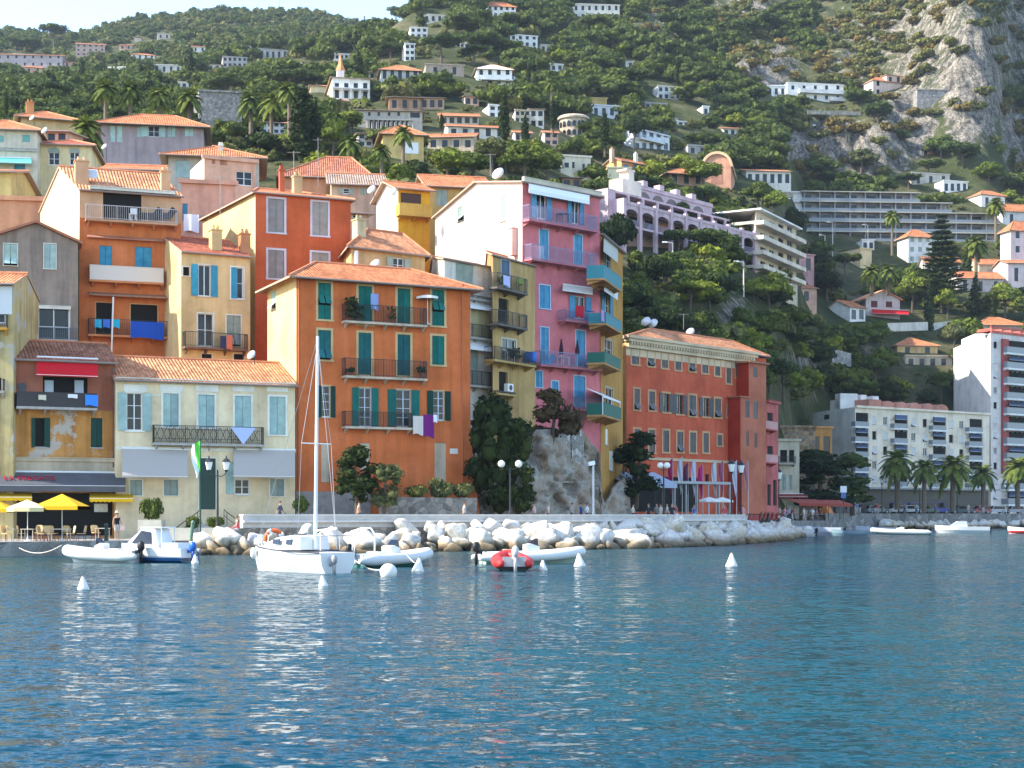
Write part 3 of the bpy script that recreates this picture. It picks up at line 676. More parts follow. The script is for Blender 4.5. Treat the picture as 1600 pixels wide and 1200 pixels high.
# --- orange house with green shutters on the promenade
b=Bld('town_house','four storey orange house with green shutters beside the masted sailboat','house',463,109,735,115,.6,back=(418,115.4))
for r,k,sh in (((497,442,517,499),'flap',GREEN),((560,447,581,507),'closed',GREEN),((621,451,641,507),'closed',GREEN),((675,453,694,509),'flap',GREEN),
               ((497,516,517,562),'gap',TEAL),((560,520,580,585),'closed',TEAL),((621,523,641,587),'closed',TEAL),((675,525,694,570),'closed',GREEN)):
    b.win(r,k,sh,SURR,tw=.17)
for r,sh in (((503,603,516,652),DGREEN),((561,606,580,667),GREEN),((619,609,642,667),GREEN),((677,611,694,657),DGREEN)):
    b.win(r,'open',sh,SURR,tw=.08,bars=3,fr=plain('casement_blue_white',(.62,.66,.74),.5))
for r in ((502,692,515,754),(563,692,578,736),(679,692,697,752)):
    b.win(r,'single',plaster('blind_stucco',(.52,.42,.30),.2),None,sill=False)
zt=b.ztop(463,427)
b.win((424,455,431,483),'gap',PALEB,None,plane=1)
b.walls(zt,OCHRE,CREAMLIT)
b.roof(zt,1.5,o=.75,hl=2.6,hr=3.4)
b.finish()
for x0,x1,yt,ys in ((539,668,478,504),(539,668,562,589),(539,645,644,667)):
    b.balcony(x0,x1,yt,ys,.75,plaster('balcony_stone',(.55,.45,.34),.3),sp=.12)
b.band(437,CREAMLIT,.3,.03,px=440,name='eaves_band',plane=1)
b.pipe(466,430,770,plain('orange_pipe',(.5,.14,.05),.6)); b.pipe(722,445,760,plain('orange_pipe',(.5,.14,.05),.6))
u,z=b.front.uz(709,705); mb=MB(); mb.box(u-.32,-.04,z-.2,u+.32,.0,z+.2); mb.build('plaque',plain('plaque_white',(.7,.66,.6),.5),b.root)
# battered foot at the right corner and grey plinth at the left
mb=MB(); L=b.L; mb.extrude([(L+.002,0,0),(L+1.1,0,0),(L+.75,0,2.2),(L+.3,0,5.2),(L+.002,0,8.4)],(0,b.D,0)); mb.build('buttress',OCHRE,b.root)
u0=0; u1=b.front.uz(578,770)[0]; mb=MB(); mb.box(-.05,-.12,-.5,u1,.01,b.front.uz(500,768)[1]); mb.build('plinth',varied('grey_plinth',(.27,.24,.22),.9),b.root)
ORANGE=b
# things on its balconies
pl=b.front
hang(pl,645,650,661,679,-.8,plain('patterned_towel',(.62,.54,.48),.9),'towel','white towel with dark markings on the orange house balcony','towel',wavy=.03)
hang(pl,661,648,678,683,-.8,plain('purple_towel',(.16,.015,.16),.9),'towel','purple beach towel hung beside the white towel','towel',wavy=.03)
hang(pl,677,648,683,660,-.8,plain('white_cloth',(.75,.74,.76),.9),'cloth','small white cloth hung right of the purple towel','cloth',wavy=.02)
hang(pl,579,459,591,484,-.62,plain('blue_sheet',(.25,.33,.58),.9),'sheet','pale blue sheet hung by green shutters on top balcony','sheet',wavy=.06)
def parasol(base,h,r,mat,label,pole=WHITE,n=8,cat='parasol',group=None,drop=.16,rise=.28,polem=None,name='parasol'):
    o=empty(name,base,0,label,cat,group); m=MB(); m.tube((0,0,0),(0,0,h),.025,n=6); m.lathe([(.22,0),(.22,.05),(.06,.09),(.05,.2)],(0,0,0),10); m.build('pole',pole,o)
    m=MB(); R0=[(r*math.cos(2*math.pi*(k+.5)/n),r*math.sin(2*math.pi*(k+.5)/n)) for k in range(n)]; zt=h; ze=h-rise*r
    for k in range(n):
        a,c=R0[k],R0[(k+1)%n]; mid=((a[0]+c[0])/2*.98,(a[1]+c[1])/2*.98)
        m.extrude([(a[0],a[1],ze),(c[0],c[1],ze),(0,0,zt)],(0,0,.012))
        m.extrude([(a[0],a[1],ze),(c[0],c[1],ze),(c[0],c[1],ze-drop),(a[0],a[1],ze-drop)],(0,0.008,0))
    m.build('canopy',mat,o); return o
p=pl.at(668,507,-.42); parasol(p,2.2,.85,plain('white_canopy',(.75,.72,.66),.9),'small white parasol on the orange house top balcony',rise=.22)
def potted(base,h,r,mat,label,group='potted plants',leaf=None,n=60,name='potted_plant',pr=.16):
    o=empty(name,base,0,label,'plant',group); m=MB(); m.lathe([(pr*.75,0),(pr,.28),(pr*1.08,.3),(pr*.95,.32)],(0,0,0),8); m.build('pot',mat,o)
    m=MB(); rr=random.Random(int(base[0]*97+base[2]*31))
    for k in range(n):
        a=rr.random()*6.28; q=rr.random()**.5*r; zz=.3+rr.random()*h; s_=.10+.1*rr.random()
        c=Vector((q*math.cos(a),q*math.sin(a),zz)); d=Vector((rr.uniform(-1,1),rr.uniform(-1,1),rr.uniform(-.3,1))).normalized()*s_; e=d.cross(Vector((rr.uniform(-1,1),rr.uniform(-1,1),.2))).normalized()*s_*.6
        m.face([c-d,c+e,c+d,c-e])
    for k in range(7): a=rr.random()*6.28; m.tube((0,0,.25),(r*.6*math.cos(a),r*.6*math.sin(a),.3+h*.8),.012,.006,4)
    m.build('foliage',leaf or leafmat('pot_leaf',(.035,.06,.02)),o); return o
TC=plain('terracotta_pot',(.35,.12,.06),.8)
potted(pl.at(549,504,-.5),1.5,.45,TC,'spiky dark plant at the left end of the top orange balcony',n=130)
potted(pl.at(560,504,-.45),.9,.35,TC,'low bushy plant right of the spiky one on the top balcony',n=80)
potted(pl.at(612,505,-.45),.8,.3,TC,'thin plant mid way along the top orange balcony',n=30)
potted(pl.at(547,589,-.4),.3,.3,TC,'small pot at the left end of the middle orange balcony',n=40)
potted(pl.at(659,589,-.4),.5,.35,TC,'dark pot at the right end of the middle orange balcony',n=50)

# --- cream house with two grey awnings
CREAM=plaster('cream_plaster',(.78,.63,.40),.15,2.0); WTRIM=plaster('white_trim',(.74,.72,.62),.08)
b=Bld('town_house','low cream house with two wide grey awnings and pale blue shutters','house',181,103,461,108,.8,depth=7.5)
zt=b.ztop(181,590)
b.win((198,614,222,673),'open',PALEB,WTRIM,tw=.12,bars=2)
for r in ((255,615,279,667),(310,617,335,668),(367,619,392,669),(421,620,446,679)): b.win(r,'closed',PALEB,WTRIM,tw=.14)
for r in ((203,750,222,774),(256,750,278,774)): b.win(r,'closed',GREYG,WTRIM,tw=.07)
b.win((367,749,390,773),'glass',None,WTRIM,tw=.06); b.win((422,749,444,775),'closed',GREYG,WTRIM,tw=.07)
b.win((311,716,337,796),'single',plain('door_green',(.012,.045,.035),.4),WTRIM,tw=.06,name='door',sill=False)
b.win((353,722,366,772),'single',PALEB,None,name='shutter_panel',sill=False)
b.walls(zt,CREAM); b.roof(zt,1.9,TILE2,o=.15,of=.3,rf=.62); b.finish()
for x0,x1 in ((193,230),(250,286),(306,341),(363,397),(417,450)):
    u0,z0,u1,z1=b.front.rect((x0,601,x1,612)); m=MB(); m.box(u0,-.05,z0,u1,.01,z1); m.build('lintel_panel',WTRIM,b.root)
b.band(594,WTRIM,.12,.1,px=320); b.band(617,WTRIM,.1,.03,px=235,name='string_course',x0=229,x1=250); b.band(700,WTRIM,.22,.07,px=320,name='string_course')
b.balcony(240,413,666,693,.6,CONC,RAIL,'grille')
AWG=plain('grey_awning_cloth',(.42,.37,.32),.9)
b.awning(191,293,702,746,1.9,AWG,scallop=False,val=.1); b.awning(365,461,703,746,1.9,AWG,scallop=False,val=.1)
hang(b.front,361,668,399,695,-.65,plain('pale_blue_cloth',(.42,.50,.72),.9),'tablecloth','pale blue cloth hung in a point from the iron balcony','cloth',wavy=.03,pts=[(0,.05),(.5,1),(1,.05)])
# steps with iron railings in front of its door
st=empty('entrance_steps',(0,0,0),0,'stone steps with curved iron railings before the dark green door','steps'); pl=b.front
c=pl.at(324,800,0); st.location=(c.x,c.y,.85); st.rotation_euler=(0,0,b.rot)
m=MB(); u_c=0
for k in range(5): m.box(-2.6+.42*k,-1.5,.0+.19*k,2.6-.42*k,-.02,.19*(k+1))
m.build('steps',varied('step_stone',(.42,.38,.33),.9),st)
m=MB()
for sx in (-1,1):
    pts=[(sx*3.0,-1.5,.55),(sx*2.4,-1.5,.75),(sx*1.0,-1.5,1.75),(sx*.8,-1.5,1.95)]
    m.path(pts,.03,5); m.path([(p[0],p[1],p[2]-.4) for p in pts],.02,5)
    for p in ((2.95,.0,.5),(2.3,0,.8),(1.7,.4,1.2),(1.0,.8,1.75),(.8,.95,1.95)): m.tube((sx*p[0],-1.5,p[1]),(sx*p[0],-1.5,p[2]),.022,n=5)
m.build('railing',RAIL,st)
CREAMH=b

# --- ochre and red house over the restaurant
REDP=plaster('worn_red_plaster',(.36,.125,.075),.4,3.0); OCHP=plaster('worn_ochre_plaster',(.50,.235,.065),.4,4.0,(.42,.37,.31))
b=Bld('town_house','narrow red and ochre house with red awning above the restaurant','house',24,101,180,103.6,.8,depth=7.6)
zt=b.ztop(24,557)
b.win((67,589,137,630),'dark',None,None,sill=False)
for r in ((55,653,72,698),): b.win(r,'dark',None,None)
b.win((142,653,160,699),'closed',DGREEN,None)
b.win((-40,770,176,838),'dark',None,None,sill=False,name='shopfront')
zsplit=b.front.uz(100,640)[1]
b.walls(zt,OCHP); 
m=MB(); holes_wall(m,0.003,b.L-.003,zsplit,zt-.003,[b.holes[0][0]],.12); o=m.build('upper_render',REDP,b.root); o.location=(0,-.03,0)
b.roof(zt,1.5,TILE3,o=.1,of=.45,rf=.5); b.finish()
for x0,x1,y0,y1 in ((49,55,653,699),(69,78,653,699)):
    u0,z0,u1,z1=b.front.rect((x0,y0,x1,y1)); m=MB(); m.box(u0,-.08,z0,u1,-.035,z1); m.build('shutter',DGREEN,b.root)
for x in (77,124):
    u0,z0,u1,z1=b.front.rect((x-7,594,x+7,627)); m=MB(); m.box(u0,.12,z0,u1,.16,z1); m.build('shutter',plain('pale_shutter',(.45,.52,.58),.6),b.root)
u,z=b.front.uz(34,605); m=MB(); m.lathe([(.30,0),(.30,.06),(.22,.06)],(0,0,0),14); o=m.build('round_vent',varied('vent_dark',(.10,.09,.10),.7),b.root); o.location=(u,-.03,z); o.rotation_euler=(R(90),0,0)
b.balcony(26,152,614,636,.85,CONC,plain('dark_mesh_rail',(.05,.045,.045),.7),'solid')
b.awning(57,153,560,589,1.3,plain('red_awning_cloth',(.55,.006,.012),.85),val=.12)
b.band(715,plaster('beige_band',(.50,.42,.30),.2),.25,.16,px=100,x0=None,x1=None)
u0,z0,u1,z1=b.front.rect((24,718,179,742)); m=MB(); m.box(0.004,-.05,z0,b.L-.004,.01,z1); m.build('fascia',plaster('beige_band',(.50,.42,.30),.2),b.root)
hang(b.front,60,617,72,625,-.9,plain('cream_cloth',(.6,.55,.42),.9),'towel','cream towel folded over the balcony under the red awning','towel',wavy=.01)
hang(b.front,106,616,121,622,-.9,plain('white_cloth',(.75,.74,.76),.9),'towel','white towel folded over the rail left of the blue one','towel',wavy=.01)
hang(b.front,133,617,153,634,-.9,plain('bright_blue_cloth',(.05,.24,.75),.9),'towel','bright blue towel over the right end of the red house balcony','towel',wavy=.02)
b.pipe(177,575,730,plain('brown_pipe',(.16,.09,.07),.6))
RH=b
# restaurant canopy with its name, yellow awnings below
pl=b.front
o=b.awning(-60,196,738,768,1.5,varied('slate_canopy_cloth',(.10,.098,.105),.8,.15,1.2),val=.42,scallop=False,name='canopy')
txt=bpy.data.curves.new('restaurant_lettering','FONT'); txt.body='LA FREGATE'; txt.size=.62; txt.extrude=.012; txt.align_x='CENTER'; txt.align_y='CENTER'; txt.space_character=1.12
tc_=bpy.data.objects.new('t',txt); COL.objects.link(tc_); bpy.context.view_layer.update(); tm=bpy.data.meshes.new_from_object(tc_.evaluated_get(bpy.context.evaluated_depsgraph_get())); bpy.data.objects.remove(tc_)
tm.materials.clear(); tm.materials.append(plain('red_lettering',(.42,.01,.035),.5)); to=bpy.data.objects.new('lettering',tm); COL.objects.link(to); to.parent=o
u,z=pl.uz(46,748,-1.0); z1=pl.uz(72,738)[1]; z0=pl.uz(72,768,-1.5)[1]+.42
sl=math.atan2(z1-z0,1.47); to.location=(u,-.92,z1+(z0-z1)*(.89/1.47)+.12); to.rotation_euler=(sl,0,0); to.scale=(.86,1.25,1)
YEL=plain('yellow_awning_cloth',(.72,.42,.008),.85)
b.awning(140,208,769,785,1.5,YEL,val=.28); b.awning(-60,50,769,783,1.5,YEL,val=.28)
u0,z0,u1,z1=pl.rect((147,787,168,800),-.05); m=MB(); m.box(u0,-.12,z0,u1,-.06,z1); m.build('menu_board',varied('menu_paper',(.5,.48,.4),.7,.2,6),b.root)

# --- yellow house edge at the far left
b=Bld('town_house','weathered yellow house cut by the left edge of the photo','house',-150,99.5,21,100.2,.8,depth=8)
zt=b.ztop(10,441)
b.win((-30,450,8,505),'glass',None,None); b.win((-30,590,2,612),'dark',None,None)
b.walls(zt,plaster('weathered_yellow_plaster',(.50,.40,.19),.55,5.0,(.42,.38,.30))); b.roof(zt,1.2,TILE,o=.1,of=.35,hr=.0); b.finish()
b.balcony(-60,11,491,511,.5,plaster('ochre_slab',(.5,.27,.05),.2)); b.balcony(-60,6,592,610,.5,CONC)
m=MB(); u0,z0,u1,z1=b.front.rect((-150,446,19,490)); m.box(u0,-.04,z0,u1,.005,z1); m.build('blind',plain('white_blind',(.6,.62,.62),.7),b.root)

# ---------------------------------------------------------------- second row
# --- grey gabled house
GREYP=plaster('grey_render',(.31,.25,.20),.4,6.0)
b=Bld('town_house','grey rendered gabled house with large glazed lower window','house',-18,114,122,116,5,depth=9)
zt=b.ztop(122,380)
b.win((6,381,27,415),'gap',PALEB,WTRIM,tw=.06); b.win((69,381,87,420),'closed',PALEB,WTRIM,tw=.06)
b.win((25,478,40,514),'glass',None,WTRIM,tw=.06,bars=0); b.win((60,481,108,540),'glass',None,WTRIM,tw=.08,bars=1)
za=b.front.uz(56,349)[1]
b.walls(zt,GREYP,front_gable=((b.front.uz(56,349)[0])/b.L,za)); b.finish()
m=MB(); ua=b.front.uz(56,349)[0]
for (a,az),(c,cz) in (((-.3,zt-.1),(ua,za)),((ua,za),(b.L+.3,zt-.1))):
    m.extrude([(a,-.35,az+.02),(c,-.35,cz+.02),(c,-.35,cz+.2),(a,-.35,az+.2)],(0,b.D+.5,0))
m.build('roof',TILE3,b.root)
b.band(478,WTRIM,.25,.2,px=84,name='blind_box',x0=58,x1=110)
b.balcony(62,122,512,530,.4,CONC,plain('blue_grey_rail',(.10,.14,.17),.5))
# --- tall orange apartment house with roof loggia
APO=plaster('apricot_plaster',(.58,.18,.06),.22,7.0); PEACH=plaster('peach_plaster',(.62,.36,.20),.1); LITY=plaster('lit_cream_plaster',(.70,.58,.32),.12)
b=Bld('apartment_house','tall orange apartment house with roof loggia and blue towels','apartment house',124,118,283,120.6,6,back=(63,127))
zt=b.ztop(124,293)
b.win((161,302,221,348),'dark',None,None,sill=False,name='loggia_opening'); 
b.win((155,384,175,419),'closed',SKYB,None); b.win((211,386,237,422),'closed',SKYB,None)
b.win((150,473,176,524),'dark',None,SURR,tw=.06); b.win((204,476,246,524),'dark',None,SURR,tw=.06)
za=b.left.uz(95,254)[1]
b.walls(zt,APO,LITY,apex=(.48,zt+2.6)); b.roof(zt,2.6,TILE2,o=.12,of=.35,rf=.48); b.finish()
u0,z0,u1,z1=b.front.rect((130,298,280,345)); m=MB(); holes_wall(m,.02,b.L-.02,z0,zt-.1,[b.holes[0][0]],.05); o=m.build('loggia_wall',PEACH,b.root); o.location=(0,-.025,0)
b.band(296,WTRIM,.25,.5,px=205,name='blind_box',x0=140,x1=272)
b.balcony(134,278,323,345,.9,plaster('peach_slab',(.55,.30,.17),.2),plain('pale_rail',(.55,.5,.48),.6),sp=.14)
b.balcony(140,256,417,439,.8,plaster('orange_slab',(.55,.22,.09),.2),plain('white_slat_screen',(.60,.56,.50),.7),'solid')
b.balcony(138,274,500,524,.9,plaster('orange_slab',(.55,.22,.09),.2))
m=MB(); u0=b.front.uz(136,370)[0]; u1=b.front.uz(255,374)[0]; z=b.front.uz(200,370)[1]; m.extrude([(u0,0,z),(u0,-.45,z-.22),(u0,-.45,z-.30),(u0,0,z-.12)],(u1-u0,0,0)); m.build('tiled_ledge',TILE3,b.root)
m=MB(); u0=b.front.uz(138,458)[0]; u1=b.front.uz(276,463)[0]; z=b.front.uz(205,459)[1]; m.extrude([(u0,0,z),(u0,-1.0,z-.30),(u0,-1.0,z-.38),(u0,0,z-.12)],(u1-u0,0,0)); m.build('canopy',varied('brown_canopy',(.28,.16,.10),.8),b.root)
b.chimney(128,252,290,1.0,.9,PEACH); b.chimney(259,268,293,.7,.9,PEACH)
m=MB(); u0,z0,u1,z1=b.front.rect((133,272,152,280),1.5); m.extrude([(u0,1.2,z0),(u1,1.2,z0),(u1,2.0,z0+.75),(u0,2.0,z0+.75)],(0,-.05,.12)); m.build('skylight',plain('skylight_metal',(.6,.62,.62),.4),b.root)
pl=b.front; BLUE=plain('deep_blue_cloth',(.012,.075,.42),.9)
hang(pl,204,503,256,529,-.95,BLUE,'sheet','large deep blue sheet over the orange apartment balcony','sheet',wavy=.03)
for x0,x1,c,l in ((148,159,(.03,.36,.55),'turquoise towel left on the lower apartment balcony'),(161,172,(.05,.16,.55),'blue towel between two turquoise ones on the apartment balcony'),(177,187,(.02,.38,.55),'turquoise towel hung right of the white post')):
    hang(pl,x0,499,x1,512,-.95,plain('towel_%d'%x0,c,.9),'towel',l,'towel',wavy=.02)
p0=pl.at(174,555,-.98); p1=pl.at(177,464,-.98); m=MB(); m.tube((0,0,0),p1-p0,.07,n=6); tag(m.build('pole',WHITE,None,False,p0),'slim white post rising past the turquoise towels','post')
def lounger(base,rz,label,mat,g='terrace chairs'):
    o=empty('deck_chair',base,rz,label,'chair',g); m=MB(); m.bar((-.7,0,.3),(.35,0,.32),.06,.5); m.build('seat',mat,o); m=MB(); m.bar((.3,0,.3),(.75,0,.95),.05,.5); m.build('backrest',mat,o)
    m=MB(); 
    for x in (-.5,.4): m.bar((x,-.25,0),(x,-.25,.3),.04); m.bar((x,.25,0),(x,.25,.3),.04)
    m.build('leg_frame',mat,o); return o
DCH=plain('dark_chair',(.03,.03,.04),.6)
lounger(pl.at(236,344,-.45),b.rot,'dark reclining deck chair on the roof loggia, the left one',DCH); lounger(pl.at(258,344,-.5),b.rot,'dark reclining deck chair on the roof loggia, the right one',DCH)
m=MB(); m.box(-.25,-.25,.42,.25,.25,.47); m.box(-.25,.2,.47,.25,.25,.95)
for x in (-.22,.22):
    for y in (-.22,.22): m.box(x-.025,y-.025,0,x+.025,y+.025,.42)
tag(m.build('garden_chair',WHITE,None,False,pl.at(208,344,-.5)),'white plastic chair behind the loggia railing','chair')
# --- beige house with turquoise shutters
BEIGE=plaster('beige_plaster',(.68,.47,.22),.18,8.0)
b=Bld('town_house','narrow beige house with turquoise shutters below a dark red roof','house',283,116,391,118.5,6,depth=9)
zt=b.ztop(283,391); TUR=slats('turquoise_shutter_paint',(.04,.36,.55))
b.win((286,417,296,431),'dark',None,WTRIM,tw=.07); b.win((310,414,329,463),'open',TUR,WTRIM,tw=.07,bars=0); b.win((361,418,380,467),'ajar',TUR,WTRIM,tw=.1)
b.win((309,490,333,541),'glass',None,WTRIM,tw=.1); b.win((354,493,376,541),'gap',GREYG,WTRIM,tw=.1)
b.win((315,553,331,566),'dark',None,WTRIM,tw=.06); b.win((365,553,381,566),'dark',None,WTRIM,tw=.06)
b.walls(zt,BEIGE); b.roof(zt,2.0,tiles('dark_red_tiles',(.40,.115,.065)),o=.05,of=.25,rf=.6); b.finish()
b.balcony(289,388,520,543,.8,plaster('brown_slab',(.22,.13,.09),.3))
b.chimney(339,360,390,.8,1.2,BEIGE); b.chimney(384,366,391,.75,1.0,plaster('orange_chimney',(.55,.25,.12),.1))
hang(b.front,344,525,353,545,-.85,plain('navy_towel',(.03,.04,.10),.9),'towel','navy towel on the beige house balcony rail','towel',wavy=.02); hang(b.front,354,524,363,546,-.85,plain('coral_towel',(.6,.16,.09),.9),'towel','coral towel beside the navy towel','towel',wavy=.02)
# --- tall red house
b=Bld('town_house','tall brick red house with four white framed shuttered windows','house',399,121,548,124,6,back=(317,132))
zt=b.ztop(399,299); REDH=plaster('brick_red_plaster',(.52,.115,.040),.15,9.0)
for r in ((419,311,444,363),(488,316,512,368),(419,391,444,435),(487,395,513,420)): b.win(r,'closed',GREYS,PLILAC,tw=.17)
b.walls(zt,REDH,CREAMLIT); b.roof(zt,1.6,o=.3,hl=2.5,hr=2.5); b.finish()
b.chimney(466,276,300,.7,3,plaster('sand_trim',(.62,.44,.22),.1))
b.chimney(441,266,285,.4,4,plaster('red_stack',(.45,.12,.06),.1))
# --- beige turret house behind orange
b=Bld('town_house','sand coloured house with tiled roof just behind the orange house','house',549,119,664,123,8,back=(533,125))
zt=b.ztop(549,381)
b.win((614,403,631,425),'open',GREYG,None); b.walls(zt,plaster('sand_plaster',(.58,.40,.20),.25,10.0)); b.roof(zt,1.9,TILE2,o=.45,hl=2.0,hr=1.5); b.finish()
b.chimney(565,344,378,.8,1.4,plaster('cream_stack',(.62,.5,.3),.2))
u,z=b.front.uz(553,395); m=MB(); m.tube((u,-.35,z-2.5),(u,-.35,z+.1),.16,n=8); m.build('flue',WHITE,b.root)
# --- white house with green shutters
WH=plaster('greyed_white_plaster',(.70,.67,.58),.25,11.0)
b=Bld('town_house','tall narrow white house with pale green shutters and stacked balconies','house',694,119,768,123,3,back=(672,128))
zt=b.ztop(694,403)
b.win((712,412,739,470),'closed',GREYG,None); b.win((721,481,735,537),'single',slats('blue_green_pale',(.20,.42,.44)),None); b.win((724,545,747,602),'closed',GREYG,None)
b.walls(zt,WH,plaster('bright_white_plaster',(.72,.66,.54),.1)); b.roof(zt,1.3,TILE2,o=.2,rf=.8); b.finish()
b.balcony(718,772,462,466,.6,CONC); b.balcony(724,771,507,527,.7,CONC); b.balcony(724,772,580,602,.7,CONC)
b.awning(722,768,472,483,.7,WHITE,scallop=False,val=.06); b.awning(725,771,534,548,.9,WHITE,val=.12)
u0,z0,u1,z1=b.front.rect((736,483,766,528)); m=MB(); m.box(u0,-.03,z0,u1,.01,z1); m.build('render_panel',plaster('pale_yellow_panel',(.58,.52,.28),.2),b.root)
u0,z0,u1,z1=b.front.rect((694,610,774,780)); 
# --- narrow ochre house
OC2=plaster('dull_ochre_plaster',(.52,.34,.14),.3,12.0)
b=Bld('town_house','narrow ochre house with four small balconies left of the pink house','house',770,121,836,126.5,2.5,back=(760,127))
zt=b.ztop(770,397)
b.win((783,407,796,448),'single',slats('slate_blue_shutter',(.10,.16,.25)),PLILAC,tw=.08); b.win((779,467,795,510),'dark',None,None); b.win((784,530,806,566),'glass',None,WTRIM,tw=.08); b.win((779,581,793,615),'dark',None,SURR,tw=.07)
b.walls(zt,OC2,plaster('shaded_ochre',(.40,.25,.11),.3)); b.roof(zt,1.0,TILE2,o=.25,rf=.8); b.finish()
b.balcony(777,825,431,453,.9,plaster('grey_slab',(.16,.14,.12),.2)); b.balcony(779,825,488,509,.9,plaster('grey_slab',(.16,.14,.12),.2)); b.balcony(773,838,546,566,1.0,plaster('ochre_slab2',(.5,.35,.13),.2)); b.balcony(778,807,612,615,.7,plaster('ochre_slab2',(.5,.35,.13),.2))
pl=b.front
hang(pl,786,431,796,447,-.95,plain('pale_lilac_cloth',(.45,.48,.75),.9),'cloth','pale lilac cloth over the top ochre balcony','cloth',wavy=.02)
m=MB(); m.box(-.42,-.18,0,.42,.18,.62); o=m.build('body',WHITE); m2=MB(); m2.lathe([(.22,0),(.22,.03),(.05,.03)],(0,0,0),14); 
r_=empty('air_conditioner',pl.at(795,612,-.4),b.rot,'white air conditioning unit on the lowest ochre balcony','air conditioner'); o.parent=r_; g=m2.build('fan',plain('dark_fan',(.05,.05,.06),.5),r_); g.location=(0,-.19,.31); g.rotation_euler=(R(90),0,0)
m=MB(); m.lathe([(.45,0),(.5,.1),(.5,.75),(.44,.82)],(0,0,0),14); tag(m.build('barrel',plain('blue_plastic',(.012,.12,.5),.5),None,True,pl.at(829,566,-.55)),'blue plastic barrel on the ochre house balcony','barrel')
for i,x in enumerate((782,799,808)): potted(pl.at(x,[453,566,566][i],-.6),.8,.3,TC,['pot plant on the top ochre balcony','pot plant left of the blue barrel','pot plant right beside the blue barrel'][i],n=60)
m=MB(); m.box(-.25,-.25,.4,.25,.25,.45); m.box(-.25,.2,.45,.25,.25,.9)
for x in (-.22,.22):
    for y in (-.22,.22): m.box(x-.03,y-.03,0,x+.03,y+.03,.4)
tag(m.build('garden_chair',plain('lime_plastic',(.35,.5,.06),.5),None,False,pl.at(813,452,-.5)),'lime green plastic chair on the top ochre balcony','chair')
# --- pink house
PINK=plaster('rose_pink_plaster',(.64,.185,.205),.12,13.0); BRW=plaster('white_rose_plaster',(.74,.62,.52),.06,14.0)
b=Bld('town_house','tall pink house with light blue shutters and dazzling white side wall','house',816,126,937,132,3,back=(680,141))
zt=b.ztop(816,283); BLU=slats('light_blue_shutter_paint',(.10,.36,.60)); LT=plaster('pale_blue_trim',(.45,.55,.68),.05)
b.win((838,303,853,342),'open',BLU,None,bars=0,sill=False); b.win((893,313,905,350),'open',BLU,None,bars=0,sill=False)
for r in ((843,359,856,406),(897,367,909,416),(843,446,859,482),(845,512,857,568),(900,517,914,572),(837,580,847,605),(862,596,872,617),(897,588,914,636)): b.win(r,'closed',BLU,LT,tw=.1,sill=r[3]-r[1]<40)
b.win((898,463,914,498),'open',BLU,None,bars=1,sill=False)
b.win((782,305,791,345),'closed',GREYG,None,plane=1); b.win((715,322,725,345),'gap',GREYG,None,plane=1)
b.walls(zt,PINK,BRW); b.roof(zt,1.6,TILE2,o=.3,hl=0,hr=3,rf=.5); b.finish()
PS=plaster('pink_slab',(.50,.18,.21),.1); BR=plain('blue_grey_rails',(.22,.24,.36),.5)
for x0,x1,yt,ys in ((827,935,329,351),(831,935,389,411),(884,939,487,502),(845,941,552,573)): b.balcony(x0,x1,yt,ys,1.0,PS,BR,sp=.12)
b.balcony(905,941,621,640,.8,PS,BR,sp=.12)
b.band(287,plaster('cream_cornice',(.62,.54,.42),.1),.5,.25,px=870)
b.awning(826,921,291,311,.8,WHITE,val=.3); b.awning(879,926,448,458,.9,plain('striped_awning_cloth',(.6,.55,.5),.9),val=.08)
pl=b.front
hang(pl,899,478,912,496,-1.05,plain('crimson_cloth',(.45,.012,.03),.9),'towel','crimson towel over the pink house balcony','towel',wavy=.02)
for x,y,l in ((877,572,'closed dark parasol left on the lower pink balcony'),(902,573,'closed dark parasol right on the lower pink balcony')):
    o=empty('folded_parasol',pl.at(x,y,-.6),0,l,'parasol','folded parasols on the pink house'); m=MB(); m.tube((0,0,0),(0,0,2.2),.03,n=6); m.build('pole',WHITE,o); m=MB(); m.lathe([(.20,1.0),(.16,1.5),(.04,2.25)],(0,0,0),8); m.build('canopy',plain('wine_cloth',(.05,.012,.03),.9),o)
def table(base,rz,label,mat,w=.8,d=.8,h=.74,group=None):
    o=empty('table',base,rz,label,'table',group); m=MB(); m.box(-w/2,-d/2,h-.04,w/2,d/2,h); m.build('table_top',mat,o)
    for sx in(-1,1):
        for sy in (-1,1): m=MB(); m.box(sx*(w/2-.06)-.02,sy*(d/2-.06)-.02,0,sx*(w/2-.06)+.02,sy*(d/2-.06)+.02,h-.04); m.build('leg',mat,o)
    return o
table(pl.at(879,348,-.5),b.rot,'dark table on the top pink balcony',DCH); table(pl.at(880,572,-.5),b.rot,'white table under the left folded parasol',WHITE); table(pl.at(921,500,-.5),b.rot,'blue table beside the crimson towel',plain('blue_plastic',(.012,.12,.5),.5),.7,.6)
lounger(pl.at(855,572,-.6),b.rot,'blue deck chair on the lower pink balcony',plain('blue_canvas',(.03,.2,.4),.8))
lounger(pl.at(921,572,-.6),b.rot,'grey folding chair on the right of the lower pink balcony',BR)
m=MB(); u,z=b.left.uz(806,362); m.box(u-.3,-.5,z-2.0,u+.3,.0,z+.2); m.box(u-.37,-.57,z+.2,u+.37,.0,z+.3); b.left.build(m,'chimney',plaster('pink_stack',(.62,.40,.36),.1))
PINKH=b
